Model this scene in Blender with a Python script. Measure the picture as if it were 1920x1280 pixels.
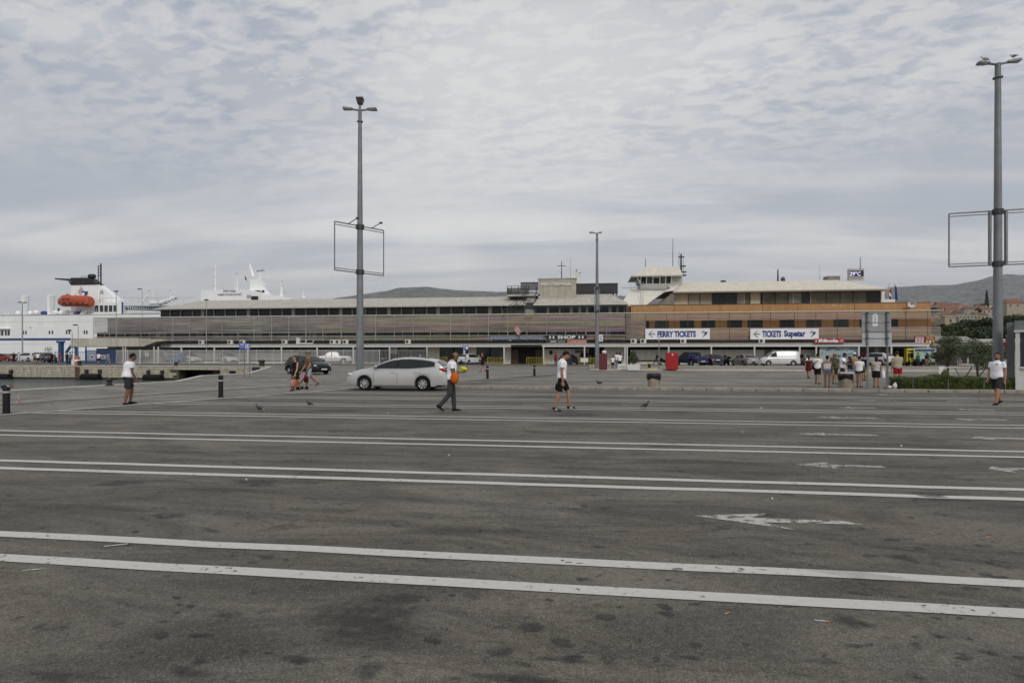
import bpy, bmesh, math, random
from mathutils import Vector, Matrix, noise as mnoise
R = math.radians
random.seed(7)
for o in list(bpy.data.objects):
    bpy.data.objects.remove(o)
SC = bpy.context.scene
COL = SC.collection
# ------------------------------------------------------------------ camera, sky, sun, exposure
TH = R(7.55)            # the quay, the lanes and the terminal run along X; the camera is turned 7.55 deg from Y
FPX = 1067.0            # focal length in photograph pixels (1920 wide)
CH = 1.72               # eye height
HOR = 660.0             # horizon row in the photograph
cs, sn = math.cos(TH), math.sin(TH)
cam = bpy.data.cameras.new('camera')
cam.lens = 36.0 * FPX / 1920.0
cam.sensor_width = 36.0
cam.shift_y = (HOR - 640.0) / 1920.0
cam.clip_start = 0.1
cam.clip_end = 40000.0
camo = bpy.data.objects.new('camera', cam)
camo.location = (0, 0, CH)
camo.rotation_euler = (R(90), 0, TH)
COL.objects.link(camo)
SC.camera = camo

SUN_EL, SUN_AZ = R(40), R(155)     # azimuth measured from +Y clockwise: behind the camera, to its right
w = bpy.data.worlds.new('World')
SC.world = w
w.use_nodes = True
nt = w.node_tree
nt.nodes.clear()
N = nt.nodes.new
L = nt.links.new
out = N('ShaderNodeOutputWorld')
bg = N('ShaderNodeBackground')
bg.inputs['Strength'].default_value = 0.1
L(bg.outputs[0], out.inputs[0])
sky = N('ShaderNodeTexSky')
sky.sky_type = 'NISHITA'
sky.sun_disc = False
sky.sun_elevation = SUN_EL
sky.sun_rotation = SUN_AZ
sky.air_density = 1.6
sky.dust_density = 3.0
tc = N('ShaderNodeTexCoord')
sep = N('ShaderNodeSeparateXYZ')
L(tc.outputs['Generated'], sep.inputs[0])
def mth(op, a, b=None, clamp=False):
    n = N('ShaderNodeMath')
    n.operation = op
    n.use_clamp = clamp
    for i, v in enumerate((a, b)):
        if v is None:
            continue
        if isinstance(v, (int, float)):
            n.inputs[i].default_value = v
        else:
            L(v, n.inputs[i])
    return n.outputs[0]
zc = mth('MAXIMUM', sep.outputs[2], 0.0)
den = mth('ADD', zc, 0.14)
px_ = mth('DIVIDE', sep.outputs[0], den)
py_ = mth('DIVIDE', sep.outputs[1], den)
cmb = N('ShaderNodeCombineXYZ')
L(px_, cmb.inputs[0]); L(py_, cmb.inputs[1])
def skynoise(scale, detail, rough, rot, sx, sy, dist=0.0, off=0.0):
    mp = N('ShaderNodeMapping')
    mp.inputs['Rotation'].default_value = (0, 0, R(rot))
    mp.inputs['Scale'].default_value = (sx, sy, 1)
    mp.inputs['Location'].default_value = (off, off * .7, 0)
    L(cmb.outputs[0], mp.inputs[0])
    n = N('ShaderNodeTexNoise')
    n.inputs['Scale'].default_value = scale
    n.inputs['Detail'].default_value = detail
    n.inputs['Roughness'].default_value = rough
    n.inputs['Distortion'].default_value = dist
    L(mp.outputs[0], n.inputs['Vector'])
    return n.outputs['Fac']
big = skynoise(0.8, 4, .5, 20, 1, 1, .3, 5.2)       # sheets of cloud and thinner lanes
cell = skynoise(13.0, 4, .6, 32, .8, 1.35, .25, 9.0)     # altocumulus puffs
streak = skynoise(1.6, 4, .55, 8, .35, 1.6, .4, 1.0)  # long veils low in the sky
def ramp(v, a, b):
    m = N('ShaderNodeMapRange')
    m.interpolation_type = 'SMOOTHSTEP'
    L(v, m.inputs[0])
    m.inputs[1].default_value = a
    m.inputs[2].default_value = b
    return m.outputs[0]
up = ramp(sep.outputs[2], 0.17, 0.42)
bigr = ramp(big, .33, .62)
patch = ramp(skynoise(1.5, 3, .5, 0, 1, 1, .4, 2.2), .4, .62)       # where the sheet breaks into ripples
cellr = mth('MAXIMUM', ramp(cell, .33, .6), mth('MULTIPLY', patch, .6))
strr = ramp(streak, .3, .68)
thin = mth('SUBTRACT', 1.0, mth('MULTIPLY', bigr, .55))
hi = mth('ADD', mth('MULTIPLY', mth('MULTIPLY', cellr, .85), thin), mth('MULTIPLY', bigr, .55), True)
lo = mth('ADD', mth('MULTIPLY', strr, .7), .30, True)
mixc = N('ShaderNodeMix'); mixc.data_type = 'FLOAT'
L(up, mixc.inputs[0]); L(lo, mixc.inputs[2]); L(hi, mixc.inputs[3])
cover = mixc.outputs[0]
def mixrgb(f, a, b):
    n = N('ShaderNodeMix'); n.data_type = 'RGBA'
    if isinstance(f, (int, float)):
        n.inputs[0].default_value = f
    else:
        L(f, n.inputs[0])
    for i, v in ((6, a), (7, b)):
        if isinstance(v, tuple):
            n.inputs[i].default_value = (*v, 1)
        else:
            L(v, n.inputs[i])
    return n.outputs[2]
gap = mixrgb(.82, sky.outputs[0], (3.75, 4.15, 5.1))
cloud = mixrgb(bigr, (5.7, 5.76, 5.92), (7.3, 7.28, 7.22))
full = mixrgb(cover, gap, cloud)
hz = ramp(sep.outputs[2], .22, 0.0)
fin = mixrgb(mth('MULTIPLY', hz, .8), full, (4.95, 4.97, 5.02))
L(fin, bg.inputs['Color'])

sl = bpy.data.lights.new('sun', 'SUN')
sl.energy = 1.5
sl.angle = R(14)
sl.color = (1, .96, .9)
slo = bpy.data.objects.new('sun', sl)
slo.rotation_euler = (R(90) - SUN_EL, 0, -SUN_AZ + math.pi)
# the lamp shines along its local -Z; aim it from the sky's sun
sd = Vector((math.sin(SUN_AZ) * math.cos(SUN_EL), math.cos(SUN_AZ) * math.cos(SUN_EL), math.sin(SUN_EL)))
slo.rotation_euler = sd.to_track_quat('Z', 'Y').to_euler()
slo.location = (0, -20, 60)
COL.objects.link(slo)
SC.view_settings.view_transform = 'Standard'
SC.view_settings.look = 'None'
SC.view_settings.exposure = 0.0
SC.view_settings.gamma = 1.0
SC.view_settings.use_curve_mapping = False
SC.cycles.use_denoising = True
SC.cycles.max_bounces = 6
SC.cycles.diffuse_bounces = 3
SC.cycles.glossy_bounces = 3
SC.cycles.transparent_max_bounces = 12

# ------------------------------------------------------------------ survey helpers: photograph pixel -> place in the world
def ray(x, y):
    u, v = (x - 960.0) / FPX, (HOR - y) / FPX
    return Vector((cs * u - sn, sn * u + cs, v))
def G(x, y, z=0.0):                       # point on level z
    d = ray(x, y)
    t = (z - CH) / d.z
    return Vector((d.x * t, d.y * t, z))
def Wp(x, y, yw):                         # point on the upright plane Y = yw
    d = ray(x, y)
    t = yw / d.y
    return Vector((d.x * t, yw, CH + d.z * t))
def WX(x, yw):
    return Wp(x, HOR, yw).x
def WZ(y, x, yw):
    return Wp(x, y, yw).z
def CW(xc, yc):                           # camera-right / camera-forward metres -> world
    return Vector((cs * xc - sn * yc, sn * xc + cs * yc, 0))

# ------------------------------------------------------------------ materials
MATS = {}
def M(name, col=(.5, .5, .5), rough=.6, metal=0.0, var=0.0, vs=4.0, bump=0.0, bs=40.0, coat=0.0, streak=0.0, spec=.5, alpha=1.0, trans=0.0, emit=0.0):
    if name in MATS:
        return MATS[name]
    m = bpy.data.materials.new(name)
    m.use_nodes = True
    t = m.node_tree
    b = t.nodes['Principled BSDF']
    b.inputs['Base Color'].default_value = (*col, 1)
    b.inputs['Roughness'].default_value = rough
    b.inputs['Metallic'].default_value = metal
    b.inputs['Specular IOR Level'].default_value = spec
    b.inputs['Coat Weight'].default_value = coat
    b.inputs['Coat Roughness'].default_value = .06
    if alpha < 1:
        b.inputs['Alpha'].default_value = alpha
    if trans:
        b.inputs['Transmission Weight'].default_value = trans
    if emit:
        b.inputs['Emission Color'].default_value = (*col, 1)
        b.inputs['Emission Strength'].default_value = emit
    if var or streak or bump:
        c = t.nodes.new('ShaderNodeTexCoord')
        src = None
        if var or streak:
            n1 = t.nodes.new('ShaderNodeTexNoise')
            n1.inputs['Scale'].default_value = vs
            n1.inputs['Detail'].default_value = 6
            n1.inputs['Roughness'].default_value = .62
            t.links.new(c.outputs['Object'], n1.inputs['Vector'])
            mr = t.nodes.new('ShaderNodeMapRange')
            mr.inputs[1].default_value = .3
            mr.inputs[2].default_value = .7
            mr.inputs[3].default_value = 1 - var
            mr.inputs[4].default_value = 1 + var
            t.links.new(n1.outputs['Fac'], mr.inputs[0])
            val = mr.outputs[0]
            if streak:
                mp = t.nodes.new('ShaderNodeMapping')
                mp.inputs['Scale'].default_value = (1, 1, .08)
                t.links.new(c.outputs['Object'], mp.inputs[0])
                n2 = t.nodes.new('ShaderNodeTexNoise')
                n2.inputs['Scale'].default_value = 3.0
                n2.inputs['Detail'].default_value = 5
                t.links.new(mp.outputs[0], n2.inputs['Vector'])
                m2 = t.nodes.new('ShaderNodeMapRange')
                m2.inputs[1].default_value = .45
                m2.inputs[2].default_value = .75
                m2.inputs[3].default_value = 1
                m2.inputs[4].default_value = 1 - streak
                t.links.new(n2.outputs['Fac'], m2.inputs[0])
                mm = t.nodes.new('ShaderNodeMath')
                mm.operation = 'MULTIPLY'
                t.links.new(val, mm.inputs[0]); t.links.new(m2.outputs[0], mm.inputs[1])
                val = mm.outputs[0]
            mx = t.nodes.new('ShaderNodeVectorMath')
            mx.operation = 'SCALE'
            mx.inputs[0].default_value = col
            t.links.new(val, mx.inputs['Scale'])
            t.links.new(mx.outputs[0], b.inputs['Base Color'])
        if bump:
            n3 = t.nodes.new('ShaderNodeTexNoise')
            n3.inputs['Scale'].default_value = bs
            n3.inputs['Detail'].default_value = 4
            t.links.new(c.outputs['Object'], n3.inputs['Vector'])
            bp = t.nodes.new('ShaderNodeBump')
            bp.inputs['Strength'].default_value = bump
            bp.inputs['Distance'].default_value = .02
            t.links.new(n3.outputs['Fac'], bp.inputs['Height'])
            t.links.new(bp.outputs[0], b.inputs['Normal'])
    MATS[name] = m
    return m

# ------------------------------------------------------------------ mesh building
def tag(o, label=None, cat=None, group=None, kind=None):
    if label: o['label'] = label
    if cat: o['category'] = cat
    if group: o['group'] = group
    if kind: o['kind'] = kind
    return o
def thing(name, label, cat, loc=(0, 0, 0), rz=0.0, group=None):
    o = bpy.data.objects.new(name, None)
    o.empty_display_size = .3
    COL.objects.link(o)
    o.location = loc
    o.rotation_euler = (0, 0, rz)
    return tag(o, label, cat, group)
def origin_of(o):
    v = Vector((0, 0, 0))
    while o is not None:
        v += Vector(o.location)
        o = o.parent
    return v
class MB:
    """collects shapes, then links them as one mesh object"""
    def __init__(self):
        self.v, self.f = [], []
    def add(self, vs, fs):
        n = len(self.v)
        self.v += [Vector(p) for p in vs]
        self.f += [tuple(i + n for i in f) for f in fs]
        return self
    def box(self, a, b):
        x0, y0, z0 = min(a[0], b[0]), min(a[1], b[1]), min(a[2], b[2])
        x1, y1, z1 = max(a[0], b[0]), max(a[1], b[1]), max(a[2], b[2])
        return self.add([(x0, y0, z0), (x1, y0, z0), (x1, y1, z0), (x0, y1, z0), (x0, y0, z1), (x1, y0, z1), (x1, y1, z1), (x0, y1, z1)],
                        [(0, 3, 2, 1), (4, 5, 6, 7), (0, 1, 5, 4), (1, 2, 6, 5), (2, 3, 7, 6), (3, 0, 4, 7)])
    def cbox(self, c, s):
        return self.box((c[0] - s[0] / 2, c[1] - s[1] / 2, c[2] - s[2] / 2), (c[0] + s[0] / 2, c[1] + s[1] / 2, c[2] + s[2] / 2))
    def quad(self, a, b, c, d):
        return self.add([a, b, c, d], [(0, 1, 2, 3)])
    def beam(self, p, q, wy, wz, up=(0, 0, 1)):           # rectangular bar from p to q
        p, q = Vector(p), Vector(q)
        d = (q - p).normalized()
        u = Vector(up)
        s = d.cross(u)
        if s.length < 1e-4:
            s = d.cross(Vector((0, 1, 0)))
        s.normalize()
        u = s.cross(d).normalized()
        vs = []
        for e in (p, q):
            for i, j in ((-1, -1), (1, -1), (1, 1), (-1, 1)):
                vs.append(e + s * i * wy / 2 + u * j * wz / 2)
        return self.add(vs, [(3, 2, 1, 0), (4, 5, 6, 7), (0, 1, 5, 4), (1, 2, 6, 5), (2, 3, 7, 6), (3, 0, 4, 7)])
    def tube(self, pts, r, n=8, cap=True):
        pts = [Vector(p) for p in pts]
        rs = r if isinstance(r, (list, tuple)) else [r] * len(pts)
        rings = []
        ref = None
        for i, p in enumerate(pts):
            d = (pts[min(i + 1, len(pts) - 1)] - pts[max(i - 1, 0)]).normalized()
            if ref is None:
                ref = Vector((0, 0, 1)) if abs(d.z) < .9 else Vector((1, 0, 0))
            s = d.cross(ref).normalized()
            u = s.cross(d).normalized()
            rings.append([p + (s * math.cos(a) + u * math.sin(a)) * rs[i] for a in (2 * math.pi * k / n for k in range(n))])
        vs = [q for rg in rings for q in rg]
        fs = []
        for i in range(len(rings) - 1):
            for k in range(n):
                a, b = i * n + k, i * n + (k + 1) % n
                fs.append((a, b, b + n, a + n))
        if cap:
            fs.append(tuple(range(n - 1, -1, -1)))
            fs.append(tuple((len(rings) - 1) * n + k for k in range(n)))
        return self.add(vs, fs)
    def lathe(self, prof, c=(0, 0, 0), n=16, axis='z', cap=True):
        vs, fs = [], []
        for r, h in prof:
            for k in range(n):
                a = 2 * math.pi * k / n
                x, y, z = r * math.cos(a), r * math.sin(a), h
                p = (x, y, z) if axis == 'z' else ((x, z, y) if axis == 'y' else (z, x, y))
                vs.append(Vector(p) + Vector(c))
        for i in range(len(prof) - 1):
            for k in range(n):
                a, b = i * n + k, i * n + (k + 1) % n
                fs.append((a, b, b + n, a + n))
        if cap:
            fs.append(tuple(range(n - 1, -1, -1)))
            fs.append(tuple((len(prof) - 1) * n + k for k in range(n)))
        return self.add(vs, fs)
    def ball(self, c, r, n=10, m=7, rot=None):
        if isinstance(r, (int, float)):
            r = (r, r, r)
        vs, fs = [], []
        c = Vector(c)
        for i in range(m + 1):
            t = math.pi * i / m
            for k in range(n):
                a = 2 * math.pi * k / n
                p = Vector((r[0] * math.sin(t) * math.cos(a), r[1] * math.sin(t) * math.sin(a), r[2] * math.cos(t)))
                if rot is not None:
                    p = rot @ p
                vs.append(c + p)
        for i in range(m):
            for k in range(n):
                a, b = i * n + k, i * n + (k + 1) % n
                fs.append((a, a + n, b + n, b))
        return self.add(vs, fs)
    def prism(self, poly, d, axis='y', at=0.0):           # polygon (a,b) extruded by d along an axis
        n = len(poly)
        def P(a, b, t):
            return (a, at + t, b) if axis == 'y' else ((at + t, a, b) if axis == 'x' else (a, b, at + t))
        vs = [P(a, b, 0) for a, b in poly] + [P(a, b, d) for a, b in poly]
        fs = [tuple(range(n)), tuple(range(2 * n - 1, n - 1, -1))]
        for i in range(n):
            j = (i + 1) % n
            fs.append((i, j, j + n, i + n))
        return self.add(vs, fs)
    def mesh(self, name, smooth=False, off=None, weld=False, recalc=True):
        me = bpy.data.meshes.new(name)
        vs = self.v if off is None else [p - off for p in self.v]
        me.from_pydata([tuple(p) for p in vs], [], self.f)
        bm = bmesh.new()
        bm.from_mesh(me)
        if weld:
            bmesh.ops.remove_doubles(bm, verts=bm.verts, dist=1e-4)
        if recalc:
            bmesh.ops.recalc_face_normals(bm, faces=bm.faces)
        bm.to_mesh(me)
        bm.free()
        if smooth:
            me.polygons.foreach_set('use_smooth', [True] * len(me.polygons))
            if smooth != 'all':
                try:
                    me.set_sharp_from_angle(angle=R(smooth if smooth is not True else 40))
                except Exception:
                    pass
        return me
    def build(self, name, mat, parent=None, world=False, smooth=False, bevel=0.0, weld=False, recalc=True):
        off = origin_of(parent) if (world and parent is not None) else None
        me = self.mesh(name, smooth, off, weld, recalc)
        if isinstance(mat, str):
            mat = MATS[mat]
        if mat is not None:
            me.materials.append(mat)
        o = bpy.data.objects.new(name, me)
        COL.objects.link(o)
        if parent is not None:
            o.parent = parent
        if bevel:
            bv = o.modifiers.new('bevel', 'BEVEL')
            bv.width = bevel
            bv.segments = 2
            bv.limit_method = 'ANGLE'
        return o
def share(o, loc, rz=0.0, parent=None, name=None, scale=None):         # a copy of one mesh object that shares its mesh
    c = o.copy()
    COL.objects.link(c)
    if name: c.name = name
    c.location = loc
    c.rotation_euler = (0, 0, rz)
    if scale: c.scale = scale
    c.parent = parent
    return c
def copy_tree(o, parent=None):
    c = o.copy()
    COL.objects.link(c)
    c.parent = parent
    for ch in list(o.children):
        copy_tree(ch, c)
    return c
def struct(o):
    o['kind'] = 'structure'
    return o
def text_verts(s, bold=0.0, shear=0.0):
    cu = bpy.data.curves.new('lettering', 'FONT')
    cu.body = s
    cu.offset = bold
    cu.shear = shear
    cu.resolution_u = 3
    cu.extrude = .03
    ob = bpy.data.objects.new('lettering', cu)
    me = bpy.data.meshes.new_from_object(ob)
    vs = [v.co.copy() for v in me.vertices]
    fs = [tuple(p.vertices) for p in me.polygons]
    bpy.data.objects.remove(ob)
    bpy.data.meshes.remove(me)
    bpy.data.curves.remove(cu)
    return vs, fs
def lettering(s, x0, x1, z0, z1, yf, mat, parent, name='lettering', bold=.02, shear=0.0, thick=.02, world=True):
    """flat letters filling x0..x1 by z0..z1 on the plane Y = yf, facing -Y"""
    vs, fs = text_verts(s, bold, shear)
    ax, bx = min(v.x for v in vs), max(v.x for v in vs)
    ay, by = min(v.y for v in vs), max(v.y for v in vs)
    mb = MB()
    mb.add([(x0 + (v.x - ax) / (bx - ax) * (x1 - x0), yf - (thick if v.z > 0 else 0), z0 + (v.y - ay) / (by - ay) * (z1 - z0)) for v in vs], fs)
    return mb.build(name, mat, parent, world=world)
# ------------------------------------------------------------------ ground materials
def asphalt(name, base, warm=1.0, speck=1.0, stains=1.0):
    m = bpy.data.materials.new(name); m.use_nodes = True
    MATS[name] = m
    t = m.node_tree; b = t.nodes['Principled BSDF']
    b.inputs['Roughness'].default_value = .82
    b.inputs['Specular IOR Level'].default_value = .35
    c = t.nodes.new('ShaderNodeTexCoord')
    def nz(scale, detail, rough, sc=(1, 1, 1), dist=0.0):
        mp = t.nodes.new('ShaderNodeMapping'); mp.inputs['Scale'].default_value = sc
        t.links.new(c.outputs['Object'], mp.inputs[0])
        n = t.nodes.new('ShaderNodeTexNoise')
        n.inputs['Scale'].default_value = scale; n.inputs['Detail'].default_value = detail
        n.inputs['Roughness'].default_value = rough; n.inputs['Distortion'].default_value = dist
        t.links.new(mp.outputs[0], n.inputs['Vector'])
        return n.outputs['Fac']
    def mr(v, a, b_, c_, d, smooth=True):
        n = t.nodes.new('ShaderNodeMapRange')
        if smooth: n.interpolation_type = 'SMOOTHSTEP'
        t.links.new(v, n.inputs[0])
        for i, q in enumerate((a, b_, c_, d)): n.inputs[i + 1].default_value = q
        return n.outputs[0]
    def mul(a, b_):
        n = t.nodes.new('ShaderNodeMath'); n.operation = 'MULTIPLY'
        for i, q in enumerate((a, b_)):
            if isinstance(q, (int, float)): n.inputs[i].default_value = q
            else: t.links.new(q, n.inputs[i])
        return n.outputs[0]
    large = mr(nz(.16, 5, .6, (1, 1.6, 1), .4), .3, .7, .78, 1.2)
    mid = mr(nz(.8, 9, .74, (.5, 1.6, 1), .9), .34, .68, 1.4, .58)        # drips and tyre smears along the lanes
    stain = mr(nz(1.9, 5, .6, (1, 1.3, 1), .5), .6 , .72, 1.0, 1 - .55 * stains)
    spots = mr(nz(6.5, 4, .55, (1, 1.5, 1), .4), .6, .7, 1.0, 1 - .5 * stains)
    fine = mul(mr(nz(62, 4, .75), .3, .7, .55, 1.45), mr(nz(17, 4, .7), .3, .7, .8, 1.2))
    agg = t.nodes.new('ShaderNodeTexVoronoi'); agg.inputs['Scale'].default_value = 95
    t.links.new(c.outputs['Object'], agg.inputs['Vector'])
    sep = t.nodes.new('ShaderNodeSeparateColor'); t.links.new(agg.outputs['Color'], sep.inputs[0])
    chip = mul(mr(agg.outputs['Distance'], .42, .2, 0, 1), mr(sep.outputs[0], .62, .85, 0, 1))
    val = mul(mul(mul(large, mid), mul(stain, spots)), fine)
    hue = nz(.5, 3, .5)
    mx = t.nodes.new('ShaderNodeMix'); mx.data_type = 'RGBA'
    t.links.new(hue, mx.inputs[0])
    mx.inputs[6].default_value = (base * 1.05, base * .985, base * .88, 1)
    mx.inputs[7].default_value = (base * (1 + .08 * warm), base * .985, base * (1 - .17 * warm), 1)
    sc = t.nodes.new('ShaderNodeVectorMath'); sc.operation = 'SCALE'
    t.links.new(mx.outputs[2], sc.inputs[0]); t.links.new(val, sc.inputs['Scale'])
    m2 = t.nodes.new('ShaderNodeMix'); m2.data_type = 'RGBA'
    t.links.new(mul(chip, .55 * speck), m2.inputs[0])
    t.links.new(sc.outputs[0], m2.inputs[6])
    m2.inputs[7].default_value = (.33, .31, .27, 1)
    # hairline cracks
    vc = t.nodes.new('ShaderNodeTexVoronoi'); vc.feature = 'DISTANCE_TO_EDGE'; vc.inputs['Scale'].default_value = .21
    wv = t.nodes.new('ShaderNodeTexNoise'); wv.inputs['Scale'].default_value = 1.3; wv.inputs['Detail'].default_value = 5
    t.links.new(c.outputs['Object'], wv.inputs['Vector'])
    va = t.nodes.new('ShaderNodeVectorMath'); va.operation = 'ADD'
    t.links.new(c.outputs['Object'], va.inputs[0]); t.links.new(wv.outputs['Color'], va.inputs[1])
    t.links.new(va.outputs[0], vc.inputs['Vector'])
    ck = mul(mr(vc.outputs['Distance'], .0035, .0015, 0, .6), mr(nz(.12, 2, .5), .5, .6, 0, 1))
    m3 = t.nodes.new('ShaderNodeMix'); m3.data_type = 'RGBA'
    t.links.new(ck, m3.inputs[0]); t.links.new(m2.outputs[2], m3.inputs[6])
    m3.inputs[7].default_value = (base * .35, base * .34, base * .32, 1)
    t.links.new(m3.outputs[2], b.inputs['Base Color'])
    bp = t.nodes.new('ShaderNodeBump'); bp.inputs['Strength'].default_value = .5; bp.inputs['Distance'].default_value = .006
    t.links.new(nz(85, 5, .7), bp.inputs['Height'])
    t.links.new(bp.outputs[0], b.inputs['Normal'])
    return m
asphalt('asphalt', .094, 1.5)
asphalt('asphalt_walk', .165, .8, .35, .55)
asphalt('pavement', .2, 1.0, .2, .4); asphalt('asphalt_lane', .15, 1.2, .35, .6)
def paint(name, col, wear_lo, wear_hi, scale=14.0):
    m = bpy.data.materials.new(name); m.use_nodes = True
    MATS[name] = m
    t = m.node_tree; b = t.nodes['Principled BSDF']
    b.inputs['Roughness'].default_value = .75
    c = t.nodes.new('ShaderNodeTexCoord')
    n = t.nodes.new('ShaderNodeTexNoise'); n.inputs['Scale'].default_value = scale; n.inputs['Detail'].default_value = 8; n.inputs['Roughness'].default_value = .72
    t.links.new(c.outputs['Object'], n.inputs['Vector'])
    n2 = t.nodes.new('ShaderNodeTexNoise'); n2.inputs['Scale'].default_value = 1.3; n2.inputs['Detail'].default_value = 4
    t.links.new(c.outputs['Object'], n2.inputs['Vector'])
    ad = t.nodes.new('ShaderNodeMath'); ad.operation = 'MULTIPLY_ADD'
    t.links.new(n2.outputs['Fac'], ad.inputs[0]); ad.inputs[1].default_value = .35; t.links.new(n.outputs['Fac'], ad.inputs[2])
    r = t.nodes.new('ShaderNodeMapRange'); r.interpolation_type = 'SMOOTHSTEP'
    r.inputs[1].default_value = wear_lo; r.inputs[2].default_value = wear_hi
    t.links.new(ad.outputs[0], r.inputs[0])
    mx = t.nodes.new('ShaderNodeMix'); mx.data_type = 'RGBA'
    t.links.new(n.outputs['Fac'], mx.inputs[0])
    mx.inputs[6].default_value = (col[0] * .62, col[1] * .62, col[2] * .6, 1); mx.inputs[7].default_value = (*col, 1)
    t.links.new(mx.outputs[2], b.inputs['Base Color'])
    t.links.new(r.outputs[0], b.inputs['Alpha'])
    return m
paint('lane_paint', (.6, .59, .56), .49, .56, 18)
paint('worn_paint', (.5, .49, .46), .55, .7, 9)
paint('far_paint', (.5, .49, .45), .45, .6, 8); paint('faint_paint', (.34, .33, .3), .5, .68, 6)
M('stone', (.42, .38, .3), .85, var=.28, vs=3, bump=.5, bs=14, streak=.35)
M('stone_pale', (.5, .47, .41), .85, var=.2, vs=2, bump=.3, bs=20)
M('kerb_stone', (.26, .235, .195), .85, var=.3, vs=3.0, bump=.4, bs=25)
M('wet_stone', (.07, .07, .045), .6, var=.4, vs=2, bump=.5, bs=8)
M('rubber', (.014, .014, .015), .8, var=.2, vs=6, spec=.15)
M('black_iron', (.02, .02, .021), .55, var=.3, vs=8)
# ------------------------------------------------------------------ land with the harbour basin cut out of it
FARQ = 62.8
nA, nB = Vector((-22.6, 25.1)), Vector((-19.8, 33.4))
def near_edge(t):
    p = nA + (nB - nA) * t
    return CW(p.x, p.y)
cA, cB = near_edge(-6.0), near_edge(1.0)
cC, cD = G(377, 704), G(462, 700)
cE = Vector((WX(505, FARQ), FARQ, 0))
notch = [Vector((-700, FARQ, 0)), cE, cD, cC, cB, cA]
land = notch + [Vector((cA.x - 40, -140, 0)), Vector((2500, -140, 0)), Vector((4200, 6000, 0)), Vector((-20, 6000, 0)), Vector((-20, 101, 0)), Vector((-700, 101, 0))]
mb = MB(); mb.add(land, [tuple(range(len(land)))])
ground = struct(mb.build('ground', 'asphalt', recalc=False))
if ground.data.polygons[0].normal.z < 0:
    ground.data.flip_normals()
# promenade along the basin, paler and drier than the lanes
bP, bQ = G(0, 778), G(1120, 694)
def boundary_x(y):
    return bP.x + (bQ.x - bP.x) * (y - bP.y) / (bQ.y - bP.y)
pv = [cA, cB, cC, cD, cE + Vector((0, 0, 0)), Vector((-700, FARQ, 0)), Vector((-700, 70, 0)), Vector((boundary_x(70), 70, 0)), Vector((boundary_x(-10), -10, 0))]
pv = [Vector((p.x, p.y, .004)) for p in pv]
mb = MB(); mb.add(pv, [tuple(range(len(pv)))])
prom = struct(mb.build('promenade', 'asphalt_walk', recalc=False))
if prom.data.polygons[0].normal.z < 0:
    prom.data.flip_normals()
# road in front of the terminal
mb = MB(); mb.box((-90, 70.2, -.2), (120, 78, .006))
struct(mb.build('road', 'asphalt'))
# quay walls down into the water
mb = MB()
for a, b in zip(notch[1:], notch[2:]):
    mb.quad(a, b, b + Vector((0, 0, -4)), a + Vector((0, 0, -4)))
OX0, OX1 = WX(334, FARQ), WX(402, FARQ)          # low opening under the quay deck
mb.quad(Vector((-700, FARQ + 4, 0)), Vector((cE.x + 3, FARQ + 4, 0)), Vector((cE.x + 3, FARQ + 4, -4)), Vector((-700, FARQ + 4, -4)))
struct(mb.build('quay_wall', 'wet_stone', recalc=False))
# the far quay: courses of single stone blocks below a coping
qw = struct(MB().box((-700, FARQ + .12, -4), (OX0, FARQ + 1.4, -.02)).box((OX1, FARQ + .12, -4), (cE.x, FARQ + 1.4, -.02)).box((OX0, FARQ + .1, -.3), (OX1, FARQ + 1.4, -.021)).build('quay_face', 'wet_stone'))
rnd = random.Random(3)
xl = WX(-60, FARQ)
zs = [-.06, -.42, -.78, -1.12, -1.4]
for row in range(4):
    x = xl + rnd.uniform(0, .8)
    while x < cE.x - .3:
        wd = rnd.uniform(.9, 1.7)
        d = rnd.uniform(0, .05)
        if not (row > 0 and x + wd > OX0 and x < OX1): MB().box((x + .015, FARQ - .02 - d, zs[row + 1] + .012), (min(x + wd, cE.x) - .015, FARQ + .3, zs[row] - .012)).build('stone_block', 'stone', qw)
        x += wd
x = xl
while x < cE.x:
    wd = rnd.uniform(1.5, 2.2)
    MB().box((x + .01, FARQ - .1, -.06), (min(x + wd, cE.x + .3) - .01, FARQ + .5, .03)).build('coping_stone', 'stone_pale', qw, bevel=.02)
    x += wd
# coping along the near edge and round the end of the basin
ne = struct(MB().box((cB.x - .2, cB.y - .2, -.5), (cB.x - .1, cB.y - .1, -.3)).build('quay_edge', 'stone_pale'))
def coping_run(a, b, w=.32):
    n = max(1, int((b - a).length / 1.6))
    d = (b - a) / n
    s = Vector((-d.y, d.x, 0)).normalized() * w
    for i in range(n):
        p, q = a + d * (i + .01), a + d * (i + .99)
        m_ = MB()
        m_.add([p, q, q - s, p - s] + [v + Vector((0, 0, .035)) for v in (p, q, q - s, p - s)], [(0, 1, 2, 3), (4, 5, 6, 7), (0, 1, 5, 4), (1, 2, 6, 5), (2, 3, 7, 6), (3, 0, 4, 7)])
        m_.build('coping_stone', 'stone_pale', ne)
coping_run(near_edge(-2.2), cB)
coping_run(cB, cC); coping_run(cC, cD); coping_run(cD, cE)
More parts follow.
